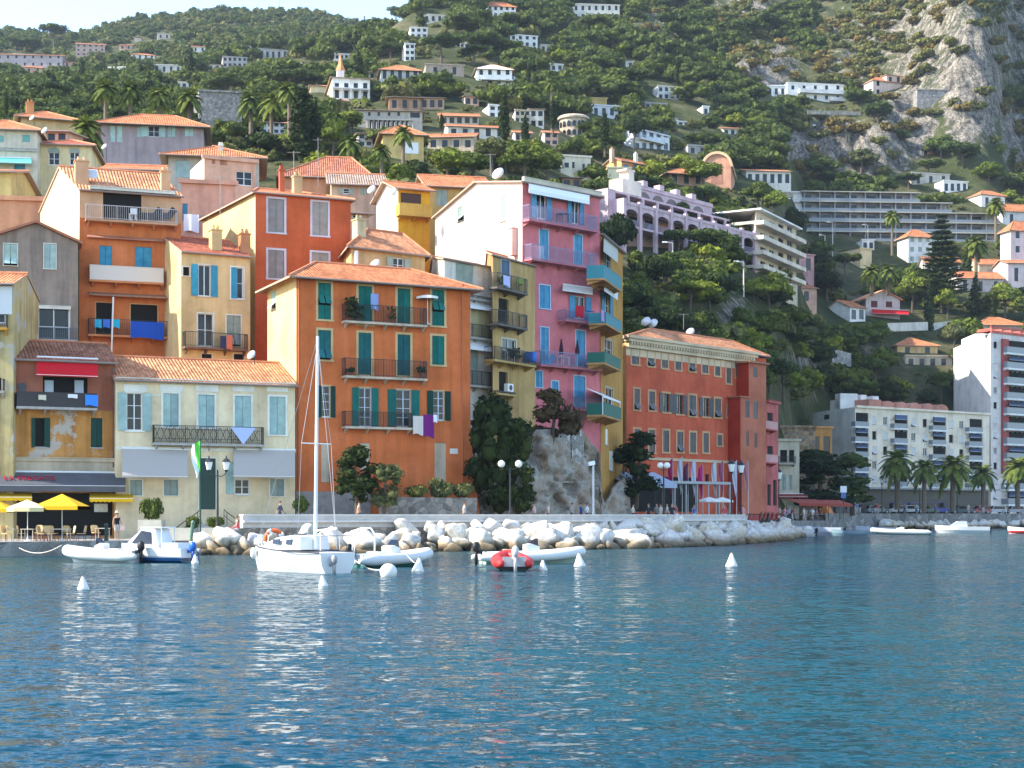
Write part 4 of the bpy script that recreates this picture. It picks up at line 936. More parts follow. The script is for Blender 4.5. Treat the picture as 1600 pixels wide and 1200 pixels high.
# --- ochre corner house right of the pink one
b=Bld('town_house','slim ochre house with green balconies right of the pink house','house',938.5,133.5,973,143,2.5,depth=9)
zt=b.ztop(939,365)
OC3=plaster('deep_ochre_plaster',(.46,.24,.06),.25,15.0)
b.win((944,388,954,424),'glass',None,WTRIM,tw=.06); b.win((944,455,952,498),'open',SKYB,None); b.win((944,530,956,560),'glass',None,WTRIM,tw=.05); b.win((946,606,958,636),'glass',None,WTRIM,tw=.05); b.win((946,670,950,695),'single',WTRIM,None); b.win((952,704,958,735),'single',WTRIM,None)
b.walls(zt,OC3,PINK); b.roof(zt,1.0,TILE3,o=.3,rf=.5); b.finish()
GT=plain('teal_balcony_screen',(.03,.20,.24),.6); GG=plain('green_balcony_screen',(.012,.11,.08),.6)
for x0,x1,yt,ys,mt in ((944,971,424,444,GT),(947,972,496,512,GT),(945,970,556,572,GG),(944,971,634,652,GG)):
    b.balcony(x0,x1,yt,ys,1.5,plaster('ochre_slab3',(.45,.24,.09),.2),mt,'solid')
b.awning(943,965,380,402,1.0,plain('beige_awning',(.45,.42,.36),.9),val=.08,scallop=False); b.awning(944,965,440,462,1.0,plain('white_awning',(.62,.62,.62),.9),val=.08,scallop=False)
hang(b.front,938.8,486,947,504,-1.3,plain('lilac_towel',(.42,.26,.50),.9),'towel','lilac towel hung at the end of the teal balcony','towel',wavy=.02)
m=MB(); u0,z0,u1,z1=b.front.rect((944,608,971,652),-1.5); 
for u in (u0+.05,(u0+u1)/2,u1-.05): m.box(u-.04,-1.42,z0,u+.04,-1.34,z1-.9)
m.box(u0,-1.44,z1-.95,u1,-1.34,z1-.87); m.extrude([(u0,-1.44,z1-.87),(u1,-1.44,z1-.87),(u1,0,z1-.2),(u0,0,z1-.2)],(0,0,.06)); m.build('glazed_porch',WHITE,b.root)
# ---------------------------------------------------------------- upper town and hill: one builder for simple houses
HOUSE_RECTS=[]      # (x0,x1,ytop,ybase,distance): keeps trees from growing through walls
WSTONE=plaster('pale_wall',(.62,.58,.50),.2); WHITEW=plaster('white_wall',(.74,.72,.68),.12); BEIGEW=plaster('beige_wall',(.52,.42,.30),.25); PINKW=plaster('pink_wall',(.58,.36,.27),.2); YELW=plaster('yellow_wall',(.62,.45,.17),.2)
ORW=plaster('orange_wall',(.58,.28,.12),.2); BRW2=plaster('brown_wall',(.36,.22,.14),.25); GREYW=plaster('grey_wall',(.40,.38,.36),.25); MAUVE=plaster('mauve_wall',(.34,.275,.28),.25); LILACW=plaster('lilac_wall',(.50,.38,.47),.15)
def house(x0,x1,yt,yb,label,wall,roof='hip',rise=None,Y=None,side=0,ang=14,rows=1,cols=3,win='pane',sh=None,name='villa',cat='villa',rm=None,wl=None,deep=9,wins=None,o=.5,sink=3,hl=None,hr=None,trim=None,base=None,wh=.55,group=None):
    Y=Y or ground_Y((x0+x1)/2,yb); th=R(ang); xl=x0+side
    P0=Vector((X(xl,Y),Y)); k=(x1-800)/F; dx,dy=math.cos(th),math.sin(th); u=(k*P0.y-P0.x)/(dx-k*dy); Yr=Y+u*dy
    back=None
    if side>0:
        k0=(x0-800)/F; nx,ny=-dy,dx; den=nx-k0*ny; v=(k0*P0.y-P0.x)/den if abs(den)>1e-3 else -1
        if not 3<v<40: v=8; 
        Yb=P0.y+v*ny; back=(x0,Yb)
    zb=EYE+(HOR-yb)*Y/F-sink
    b=Bld(name,label,cat,xl,Y,x1,Yr,zb,back=back,depth=deep,group=group)
    zt=b.ztop(xl,yt); H_=zt-sink; w=(x1-xl)
    HOUSE_RECTS.append((x0,x1,yt-(8 if roof!='flat' else 0),yb,Y))
    if wins:
        for q in wins: b.win(q[:4],q[4] if len(q)>4 else win,q[5] if len(q)>5 else sh,trim,tw=.1,sill=False)
    elif rows:
        for r in range(rows):
            for c in range(cols):
                cx=xl+w*(c+.5)/cols; ww=min(w/cols*.34,1.1*F/Y/2*1.0); hh=(yb-yt)/rows*wh
                cy=yt+(yb-yt)*(r+.5)/rows; cy+=0
                b.win((cx-ww,cy-hh/2,cx+ww,cy+hh/2),win,sh,trim,tw=.1,sill=False)
    b.walls(zt,wall,wl); rm=rm or TILE
    rise=rise if rise is not None else min(b.L,b.D)*.2
    if roof=='hip': b.roof(zt,rise,rm,o=o,hl=b.D*.5 if hl is None else hl,hr=b.D*.5 if hr is None else hr) if b.L>b.D*1.05 else b.roof(zt,rise,rm,o=o,hl=b.L*.45,hr=b.L*.45)
    elif roof=='gable': b.roof(zt,rise,rm,o=o)
    elif roof=='shed': b.roof(zt,rise,rm,o=o,shed=True)
    elif roof=='fgable':
        pass
    else:
        b.flat(zt,rm if roof=='flatc' else CONC); m=MB(); m.box(-.25,-.25,zt-.12,b.L+.25,.0-.003,zt+.25); m.build('parapet',wall if not trim else trim,b.root)
    b.finish(); return b
_old_win=Bld._win
def _w2(s,plane,q,kind,sh,trim,fr,tw,bars,name,curtain,sill,label):
    if kind=='pane':
        pl=s.plane(plane); u0,z0,u1,z1=q; g=MB(); g.box(u0-.01,.10,z0-.01,u1+.01,.16,z1+.01); w=pl.build(g,name,GLASS)
        if trim: 
            m=MB(); m.box(u0-.12,-.03,z1,u1+.12,.01,z1+.12); m.box(u0-.12,-.05,z0-.12,u1+.12,.01,z0); pl.build(m,'frame',trim,w)
        return
    return _old_win(s,plane,q,kind,sh,trim,fr,tw,bars,name,curtain,sill,label)
Bld._win=_w2
def dish(p,r,label,rz=-.6,stand=.6):
    o=empty('satellite_dish',p,rz,label,'satellite dish','satellite dishes on the roofs'); m=MB()
    m.lathe([(.02,.0),(r*.5,.04*r*4),(r*.85,.10*r*4),(r,.15*r*4)],(0,0,0),16); d=m.build('dish',plain('dish_white',(.72,.70,.68),.5),o,True); d.rotation_euler=(R(62),0,0); d.location=(0,-.1,0)
    m=MB(); m.tube((0,.05,-stand),(0,.0,.05),.03,n=6); m.tube((0,-.05,-.1),(0,-.45,.2),.015,n=4); m.build('mast',RAIL,o); return o
def aerial(p,h,label):
    m=MB(); m.tube((0,0,0),(0,0,h),.025,n=5); m.tube((-.5,0,h*.95),(.5,0,h*.95),.015,n=4)
    for k in range(6): m.tube((-.5+k*.2,-.22,h*.95),(-.5+k*.2,.22,h*.95),.012,n=4)
    return tag(m.build('television_aerial',plain('aerial_metal',(.3,.29,.28),.4),None,False,p),label,'aerial','aerials on the roofs')
PB=PALEB; rr0=random.Random(2)
# upper town
house(-60,94,309,350,'peach walled house with plain parapet at the left edge',plaster('peach_orange',(.58,.30,.17),.2),'flat',Y=127,rows=0,ang=8,name='town_house',cat='house',sink=10)
house(-60,17,266,306,'small yellow house with tiled eave tip at the left edge',YELW,'gable',Y=134,rows=0,ang=4,name='town_house',cat='house',sink=8,rise=1,hr=0)
b=house(-70,58,197,300,'cream house with bright blue door and teal awning',plaster('cream_grey_wall',(.56,.53,.42),.25),'hip',Y=152,ang=8,rise=1.8,sink=12,name='town_house',cat='house',
  wins=[(35,211,47,222,'single',slats('aqua_paint',(.22,.55,.5))),(22,257,39,291,'single',SKYB),(-2,212,6,222,'single',slats('aqua_paint',(.22,.55,.5)))])
b.awning(-20,49,247,255,1.3,plain('teal_awning',(.10,.50,.42),.9),val=.1,scallop=False); b.band(232,CONC,.3,.2,px=30)
b=house(59,143,223,300,'pale yellow house with two arched windows',plaster('pale_yellow_wall2',(.62,.55,.32),.2),'hip',Y=155,ang=8,rise=1.4,sink=12,rm=tiles('dark_red_tiles',(.40,.115,.065)),name='town_house',cat='house',
  wins=[(76,238,93,258,'glass'),(109,238,124,258,'glass')])
for x0,x1 in ((76,93),(109,124)):
    u0,z0,u1,z1=b.front.rect((x0,230,x1,238.5)); m=MB(); r=(u1-u0)/2; c=(u0+u1)/2
    m.extrude([(c+r*1.15*math.cos(t*math.pi/10),-.04,z0+r*1.05*math.sin(t*math.pi/10)) for t in range(11)],(0,.04,0)); m.build('arch_head',GREYG,b.root)
b=house(25,118,180,240,'sand yellow house with broad hipped roof beyond the cream house',plaster('sand_yellow_wall',(.62,.46,.25),.2),'hip',Y=182,ang=20,side=8,rise=2.6,sink=10,rows=0,name='town_house',cat='house',o=.8)
b.chimney(47,160,180,.9,3,ORW)
house(72,105,203,228,'little salmon house tucked under the sand yellow one',PINKW,'shed',Y=165,rows=1,cols=2,ang=5,rise=1.5,sink=8,name='town_house',cat='house')
b=house(157,318,188,250,'mauve house with pale shutters under a wide terracotta roof',MAUVE,'hip',Y=212,ang=10,rise=2.2,sink=8,o=1.0,rows=0,name='town_house',cat='house',hl=5,hr=4,
  wins=[(172,196,180,222,'single',PB),(183,196,191,222,'single',PB),(214,197,226,214,'closed',PB),(232,197,249,214,'open',PB),(262,197,274,214,'closed',PB),(289,197,302,213,'closed',PB)])
house(165,248,262,280,'low red roofed shed behind the orange apartment house',GREYW,'gable',Y=142,rows=0,ang=8,rise=1.3,sink=6,name='shed',cat='shed')
b=house(263,405,238,300,'grey walled house with broad orange hipped roof',plaster('grey_cream_wall',(.44,.41,.35),.3),'hip',Y=163,ang=10,rise=1.9,sink=8,o=.9,name='town_house',cat='house',hl=5,hr=5,wins=[(275,251,297,277,'single',PB)])
b.chimney(345,228,240,.5,2,WSTONE)
b=house(297,400,246,300,'salmon pink block with dark workshop window',plaster('salmon_wall',(.62,.36,.25),.15),'flat',Y=148,ang=24,side=22,rows=0,sink=8,wl=BRW,name='town_house',cat='house',
  wins=[(331,247,336,256,'single',plaster('brick_vent',(.42,.2,.12))),(344,249,355,258,'single',plaster('brick_vent',(.42,.2,.12))),(369,268,394,290,'glass')])
b=house(283,368,284,350,'salmon pink terrace block with a white sheet on it',plaster('salmon_wall2',(.60,.33,.23),.2),'flat',Y=137,ang=12,rows=0,sink=8,name='town_house',cat='house',wins=[(285,318,293,345,'single',SKYB)])
hang(b.front,287,335,311,362,-.2,plain('white_sheet',(.78,.76,.76),.9),'sheet','white sheet hung out above the beige house roof','sheet',wavy=.08)
b=house(438,580,271,300,'long orange house with red hipped roof behind the tall red one',plaster('salmon_orange',(.60,.27,.14),.15),'hip',Y=168,ang=8,rise=3.0,sink=8,rows=0,rm=tiles('brick_red_tiles',(.42,.15,.085)),name='town_house',cat='house',hl=5,hr=2)
b=house(518,598,285,330,'grey beige gabled house with small shuttered windows',plaster('pinkish_beige',(.50,.34,.24),.3),'gable',Y=152,ang=8,rise=1.9,sink=8,rm=tiles('grey_tiles',(.36,.25,.19)),name='town_house',cat='house',wins=[(536,294,546,303,'open',GREYG),(563,293,573,304,'closed',GREYG)])
house(545,575,331,360,'tiny beige house with a small blue window left of the sand coloured one',BEIGEW,'shed',Y=134,rows=0,ang=15,rise=1.0,sink=8,name='town_house',cat='house',rm=TILE2,wins=[(551,332,557,341,'glass')])
b=house(588,672,292,362,'egg yolk yellow house with balustraded terrace',plaster('egg_yellow',(.66,.36,.03),.2),'gable',Y=143,ang=22,side=34,rise=1.2,sink=8,wl=BRW,name='town_house',cat='house',wins=[(626,302,658,319,'single',plain('brown_shutter',(.07,.035,.03),.6))])
b.balcony(624,676,319,335,1.2,plaster('ochre_terrace',(.58,.36,.08),.2),plaster('ochre_terrace',(.58,.36,.08),.2),'solid')
b=house(670,765,288,345,'ochre house with ribbed terracotta roof next to the yellow one',plaster('ochre_beige',(.50,.33,.12),.2),'gable',Y=152,ang=12,rise=1.9,sink=8,name='town_house',cat='house',wins=[(682,296,699,322,'closed',GREYG),(721,295,735,308,'closed',GREYG)])
b=house(300,378,142,214,'square stone tower without a roof among the palms',stone('tower_stone',(.27,.25,.235),2.4),'flat',Y=272,ang=10,side=11,rows=0,sink=4,name='stone_tower',cat='tower',wins=[(341,192,347,203,'glass')],trim=stone('tower_stone',(.27,.25,.235),2.4),deep=8)
for x,y,Y,l,r in ((782,275,140,'big white dish behind the white gable of the pink house',.62),(584,299,140,'white dish at the left of the yellow house',.45),(617,303,139,'white dish before the yellow house brown shutter',.45),(73,206,150,'white dish on the cream house roof slope',.38),(166,225,165,'white dish beside the palm and arched windows',.36),
        (53,180,170,'small white dish under the sand yellow roof',.35),(397,557,107.5,'white dish on the right of the cream house roof',.36),(590,416,117,'white dish peeping over the orange house ridge',.45),(1012,499,160,'left dish of the pair on the red hotel roof',.55),(1023,502,160,'right dish of the pair on the red hotel roof',.55),(1081,515,164,'single white dish further along the hotel roof',.5)):
    dish(W(x,y+(6 if Y>159 else 0),Y),r,l,stand=1.7 if Y>159 else .6)
for x,y0,y1,Y,l in ((497,215,290,160,'tall aerial above the red hipped roof'),(344,273,390,119,'aerial rising from the beige house chimney'),(766,240,275,140,'aerial on the white gable chimney'),(1068,490,515,163,'aerial on the hotel roof'),(459,236,280,124,'thin aerial on the tall red house roof')):
    aerial(W(x,y1,Y),(y1-y0)*Y/F,l)
# ---------------------------------------------------------------- hillside villas, left to right
house(-60,98,83,106,'long low grey mauve block with balconies on the far left slope',plaster('mauve_far',(.40,.34,.34),.2),'gable',rows=2,cols=12,ang=5,rise=1.5,name='apartment_block',cat='apartment block',rm=TILE3,wh=.4)
house(38,66,104,117,'small pinkish house below the long mauve block',PINKW,'gable',rows=1,cols=2)
house(118,164,68,88,'pink brown apartment house among pines on the left ridge',plaster('far_pink',(.45,.32,.26),.2),'gable',rows=3,cols=5,cat='apartment house',name='apartment_house',ang=10,wh=.4,rm=TILE3)
house(157,198,106,118,'white terraced villa with a balustrade on the left slope',WHITEW,'flat',rows=1,cols=5,ang=-6)
house(205,242,84,94,'low white house with red roof and brick end',WHITEW,'hip',rows=1,cols=4)
house(240,284,101,115,'cream walled villa on a long terrace',WSTONE,'flat',rows=1,cols=4,ang=5)
house(246,266,52,62,'tiny pale house with turrets near the left summit',plaster('far_cream',(.55,.47,.38),.2),'flat',rows=1,cols=2)
house(210,222,58,66,'tiny pale hut left of the turreted house',plaster('far_cream',(.55,.47,.38),.2),'gable',rows=0,cols=1)
house(348,386,88,106,'grey modern villa with wide windows near the left ridge',GREYW,'flat',rows=2,cols=5)
house(380,395,70,77,'tiny white house with orange end below the summit',WHITEW,'gable',rows=0)
house(255,302,128,139,'cream terrace wall house above the palms',WSTONE,'flat',rows=1,cols=5,ang=6)
house(404,450,76,96,'low grey bungalow with flat brown roof below the ridge',GREYW,'flat',rows=1,cols=5,rm=TILE3)
house(445,459,70,78,'tiny pink villa above the grey bungalow',PINKW,'hip',rows=0)
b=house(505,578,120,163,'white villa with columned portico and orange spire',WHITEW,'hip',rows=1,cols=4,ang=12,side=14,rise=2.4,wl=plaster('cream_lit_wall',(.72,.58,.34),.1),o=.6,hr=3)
HX=b
m=MB(); u0,z0,u1,z1=b.front.rect((520,137,577,158),-1.8)
for k in range(5): u=u0+(u1-u0)*k/4; m.tube((u,-1.7,z0),(u,-1.7,z1-.3),.16,n=8)
m.box(u0-.2,-1.9,z1-.3,u1+.2,.01,z1); m.box(u0-.2,-1.9,z0-1.6,u1+.2,.01,z0); m.build('portico',WHITEW,b.root)
u,z=b.front.uz(532,118,3); m=MB(); m.box(u-.9,2.2,z-2,u+.9,4.0,z+1.2); m.mi=1; m.lathe([(1.3,1.2),(.6,3),(.02,5.8)],(u,3.1,z),4); m.build('spire',[WHITEW,TILE],b.root)
house(485,521,133,150,'small cream wing beside the columned white villa',plaster('cream_lit_wall',(.72,.58,.34),.1),'hip',rows=0,ang=10)
b=house(595,655,107,126,'villa with blue glass verandah under an orange roof',plaster('blue_grey_villa',(.46,.48,.47),.2),'hip',rows=1,cols=5,ang=8,wh=.7,rise=2.4,o=.8)
house(665,725,100,121,'square brown stone house with a flat roof',plaster('stone_brown',(.36,.29,.23),.3),'flat',rows=1,cols=2,ang=8)
b=house(745,800,106,134,'white villa with pediment and long balcony below the pines',WHITEW,'hip',rows=2,cols=4,ang=8,rise=2.4,rm=plain('white_roof',(.7,.7,.68),.8),o=.6)
b.balcony(752,805,118,124,1.5,WHITEW,plain('pale_blue_rail',(.5,.6,.68),.5))
b=house(608,657,151,174,'brown house with long flat eaves above the arcade',BRW2,'gable',rows=1,cols=3,ang=6,rise=.8,rm=plaster('lilac_roof',(.42,.31,.30),.1),o=.8)
house(657,694,152,172,'brown two storey house with an open white window',plaster('brown_wall3',(.44,.29,.19),.25),'gable',rows=1,cols=3,ang=6,rise=.8,rm=plaster('lilac_roof',(.42,.31,.30),.1),o=.5)
b=house(556,660,171,204,'long grey stone house with a row of small arches',plaster('grey_stone_arcade',(.42,.38,.33),.2),'gable',rows=0,ang=5,rise=1.0,rm=TILE3,o=.6,wins=[(575,175,579,181),(590,175,594,181),(606,175,610,181),(621,175,625,181),(641,176,656,184)])
m=MB(); z0=b.front.uz(600,202)[1]; z1=b.front.uz(600,188)[1]
for k in range(9):
    x=578+k*7.0; u0=b.front.uz(x,200)[0]; u1=b.front.uz(x+5,200)[0]; c=(u0+u1)/2; r=(u1-u0)/2
    m=MB(); m.face([(u0,-.02,z0),(u1,-.02,z0)]+[(c+r*math.cos(t*math.pi/8),-.02,z1-r+r*math.sin(t*math.pi/8)) for t in range(9)]); m.build('arched_opening',DARK,b.root)
m=MB(); u0=b.front.uz(574,200)[0]; u1=b.front.uz(645,200)[0]
for k in range(11): u=u0+(u1-u0)*k/10; m.tube((u,-.2,z0),(u,-.2,z1-.4),.14,n=6)
m.box(u0,-.35,z0-.5,u1,-.03,z0); m.box(u0,-.35,z1,u1,-.03,z1+.25); m.build('colonnade',plaster('grey_stone_trim',(.50,.45,.38),.1),b.root)
o_=empty('pavilion',W(534,178,ground_Y(534,180)),0,'round garden pavilion with a conical roof','pavilion'); m=MB(); m.lathe([(2.6,-3),(2.6,2.2)],(0,0,0),14); m.build('wall',WHITEW,o_); m=MB(); m.lathe([(3.4,2.1),(3.4,2.3),(.1,3.6)],(0,0,0),14); m.build('roof',TILE3,o_)
house(641,668,43,60,'white modern house on the skyline slope',WHITEW,'flat',rows=2,cols=3,ang=10)
house(628,648,68,96,'stacked white terraced house among umbrella pines',WHITEW,'flat',rows=3,cols=2,ang=15,side=5)
house(662,702,22,36,'pale house half hidden on the upper skyline',WSTONE,'flat',rows=1,cols=4)
house(752,806,8,28,'big white villa with orange roof at the top edge',WHITEW,'hip',rows=2,cols=6,ang=8,rise=3)
house(895,968,6,32,'large cream mansion high on the wooded slope',WSTONE,'flat',rows=2,cols=7,ang=6,trim=WSTONE)
house(797,840,54,74,'white crenellated villa high on the slope',WHITEW,'flat',rows=2,cols=4)
house(688,748,180,196,'long low house with twin terracotta roofs behind the cypress',BEIGEW,'gable',rows=1,cols=5,ang=5,rise=1.6)
b=house(598,662,206,250,'yellow villa with white shutters behind a palm',YELW,'hip',rows=1,cols=2,ang=10,rise=2.4,o=.8,wins=[(633,222,654,240,'closed',WHITE)])
house(668,740,214,235,'pink roofed cottages among the olive trees',BEIGEW,'gable',rows=1,cols=4,ang=-5,rise=1.6)
house(700,790,196,218,'pale house glimpsed right of the tall cypress',WSTONE,'gable',rows=1,cols=5,ang=10,rise=1.4)
# round villa
Yv=ground_Y(895,216); o_=empty('villa',W(897,216,Yv),0,'round beige villa with arched windows and flat cornice','villa'); s_=Yv/F
HOUSE_RECTS.append((870,922,172,216,Yv)); m=MB(); m.lathe([(22*s_,-4),(22*s_,34*s_)],(0,24*s_,0),20); m.build('wall',plaster('round_villa_wall',(.52,.42,.31),.2),o_)
m=MB(); m.lathe([(25*s_,34*s_),(25.5*s_,37*s_),(23*s_,39*s_),(6*s_,42*s_)],(0,24*s_,0),20); m.build('roof',plaster('round_villa_cornice',(.56,.46,.34),.15),o_)
for k in range(7):
    t=R(205+k*22); m=MB(); r=22.3*s_; cx,cy=r*math.cos(t),24*s_+r*math.sin(t); 
    for zz in (6,20): 
        tx,ty=-math.sin(t)*3*s_,math.cos(t)*3*s_; p=[(cx-tx,cy-ty,zz*s_),(cx+tx,cy+ty,zz*s_),(cx+tx,cy+ty,(zz+7)*s_),(cx,cy,(zz+9.5)*s_),(cx-tx,cy-ty,(zz+7)*s_)]
        m.extrude(p,(math.cos(t)*.06,math.sin(t)*.06,0))
    m.build('window',GLASS,o_)
house(915,975,164,185,'white house with glazed top floor above the cypress',plaster('bluish_white',(.60,.62,.64),.15),'flat',rows=1,cols=4,ang=12,side=10,wl=YELW,deep=6)
house(922,948,153,165,'yellow attic block over the glazed white house',YELW,'flat',rows=0,ang=10)
b=house(990,1046,200,238,'long white villa with pale blue roof terraces',plaster('bluish_white',(.60,.62,.64),.15),'flat',rows=2,cols=5,ang=42,side=0,deep=8); b.balcony(1000,1040,214,220,1.4,WHITEW,plain('pale_blue_rail',(.5,.6,.68),.5))
b=house(866,923,243,278,'ivory stepped villa with cornice and small square windows',plaster('ivory_wall',(.60,.54,.42),.2),'flat',ang=14,side=10,rows=0,trim=plaster('ivory_cornice',(.64,.58,.46),.1),wins=[(882,254,889,262),(894,253,898,263),(910,256,914,265)])
house(878,908,276,300,'brick brown lower wing under the ivory villa',BRW2,'shed',rows=1,cols=2,ang=10,rise=1)
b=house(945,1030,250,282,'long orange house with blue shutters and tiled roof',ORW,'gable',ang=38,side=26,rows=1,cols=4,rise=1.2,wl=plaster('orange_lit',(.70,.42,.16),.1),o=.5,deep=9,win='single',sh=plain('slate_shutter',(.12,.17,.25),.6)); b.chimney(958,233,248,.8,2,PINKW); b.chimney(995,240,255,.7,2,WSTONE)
house(950,985,262,285,'pale yellow house front of the long orange one',plaster('pale_lemon',(.70,.62,.40),.1),'flat',rows=0,ang=8)
b=house(1045,1100,268,292,'brown villa with deep pergola and red roof',BRW2,'hip',rows=1,cols=3,ang=15,rise=1.8,o=1.4,wh=.6)
# domed house
Yv=ground_Y(1118,290); s_=Yv/F; o_=empty('villa',W(1120,292,Yv),R(-12),'terracotta villa with a round arched gable','villa'); HOUSE_RECTS.append((1086,1142,234,292,Yv))
m=MB(); arc=[(22*s_*math.cos(t*math.pi/14),0,30*s_+22*s_*math.sin(t*math.pi/14)) for t in range(15)]
m.extrude([(22*s_,0,-4),]+arc+[(-22*s_,0,-4)],(0,14,0)); m.build('wall',plaster('terracotta_wall',(.50,.26,.17),.2),o_)
m=MB(); out=[(25*s_*math.cos(t*math.pi/14),30*s_+25*s_*math.sin(t*math.pi/14)) for t in range(15)]; inn=[(21*s_*math.cos(t*math.pi/14),30*s_+21*s_*math.sin(t*math.pi/14)) for t in range(15)]
for k in range(14): m.extrude([(out[k][0],-.5,out[k][1]),(out[k+1][0],-.5,out[k+1][1]),(inn[k+1][0],-.5,inn[k+1][1]),(inn[k][0],-.5,inn[k][1])],(0,15,0))
m.build('roof',plaster('sand_arch',(.62,.42,.26),.15),o_)
m=MB(); m.extrude([(9*s_*math.cos(t*math.pi/8),-.05,22*s_+14*s_*math.sin(t*math.pi/8)) for t in range(9)]+[(-9*s_,-.05,4*s_),(9*s_,-.05,4*s_)],(0,.04,0)); m.build('window',plaster('brown_arch',(.34,.16,.11),.2),o_)
m=MB(); m.extrude([(-24*s_,.5,-4),(-24*s_,.5,22*s_),(-40*s_,.5,16*s_),(-40*s_,.5,-4)],(0,8,0)); m.build('side_wing',plaster('sand_wing',(.60,.38,.24),.2),o_)
house(1020,1064,134,156,'grey white modern house below the woods',plaster('grey_white',(.55,.54,.53),.2),'flat',rows=2,cols=4,ang=18,side=8)
house(1166,1236,266,292,'long cream house under the crags',WSTONE,'gable',rows=1,cols=6,ang=6,rise=1.2,rm=TILE2)
house(1075,1105,227,243,'small grey house in the trees left of the crags',GREYW,'flat',rows=1,cols=2)
b=house(1212,1318,129,160,'white modernist villa with long cantilevered balconies',WHITEW,'flat',ang=10,side=18,rows=2,cols=5,wh=.42,deep=10,trim=WHITEW)
b.balcony(1250,1326,140,145,1.8,WHITEW,WHITEW,'solid'); b.balcony(1298,1326,152,157,1.8,WHITEW,WHITEW,'solid')
house(1198,1228,134,152,'white side block left of the modernist villa',WHITEW,'flat',rows=1,cols=3,ang=0)
b=house(1350,1412,124,150,'pink white villa with red roofs perched by the cliff',plaster('pink_white',(.66,.52,.46),.15),'hip',rows=2,cols=3,ang=20,side=14,rise=2,wl=WHITEW); house(1385,1410,116,134,'square upper turret of the perched villa',plaster('pink_white',(.66,.52,.46),.15),'hip',rows=1,cols=2,ang=20,rise=1.4,Y=ground_Y(1381,150)+2)
b=house(1433,1486,140,168,'grey masonry viaduct wall below the great cliff',stone('viaduct_stone',(.26,.25,.24),1.2),'flat',rows=0,ang=5,name='retaining_wall',cat='wall',deep=4,trim=stone('viaduct_stone',(.26,.25,.24),1.2))
house(1425,1484,270,292,'cream flat roofed villa with a white lower terrace',plaster('grey_cream2',(.50,.46,.40),.2),'flat',rows=1,cols=3,ang=12)
house(1460,1512,282,303,'white tiered villa with grey awning terrace',WHITEW,'flat',rows=1,cols=4,ang=18,side=14)
house(1513,1570,302,330,'white villa with small orange roof and blank left wall',WHITEW,'hip',rows=1,cols=2,ang=22,side=20,rise=1.8,wl=WHITEW)
house(1558,1625,327,360,'grey white house by the palm at the right edge',plaster('grey_white',(.55,.54,.53),.2),'hip',rows=1,cols=2,ang=10,side=8,rise=2,wl=WHITEW)
b=house(1563,1690,356,445,'tall pale pink apartment house at the right edge',plaster('pale_lilac_pink',(.58,.48,.48),.15),'hip',ang=16,side=16,rows=4,cols=5,rise=2.4,wl=WHITEW,cat='apartment house',name='apartment_house',o=.7,wh=.5,trim=WHITE)
house(1575,1680,410,448,'pale wing with tiled roof below the pink apartment house',plaster('pale_lilac_pink',(.58,.48,.48),.15),'gable',ang=8,rows=1,cols=4,rise=1.4,Y=ground_Y(1600,446)-8)
b=house(1402,1456,367,412,'white three storey house with terracotta hip roof',WHITEW,'hip',rows=3,cols=3,ang=16,side=17,rise=2.2,o=.7,wh=.5,cat='house',name='house',win='closed',sh=GREYG)
house(1310,1362,388,420,'square cream yellow block catching the sun',plaster('sunny_cream',(.68,.50,.28),.15),'flat',rows=0,ang=30,side=34,wl=plaster('sunny_cream',(.68,.50,.28),.15),cat='house',name='house')
house(1347,1366,375,392,'white cube house behind the cream block',WHITEW,'flat',rows=1,cols=2,ang=8,cat='house',name='house')
house(1437,1500,408,428,'white house behind the tall layered pine',WSTONE,'gable',rows=1,cols=4,ang=10,side=8,rise=1.5,cat='house',name='house')
house(1496,1568,433,462,'grey pink house with orange roof right of the layered pine',plaster('grey_pink',(.50,.42,.40),.2),'gable',rows=1,cols=3,ang=8,rise=2.2,cat='house',name='house')
house(1530,1566,412,432,'beige gabled shed roof behind the slim cypress',BEIGEW,'gable',rows=0,ang=5,rise=2,cat='house',name='house')
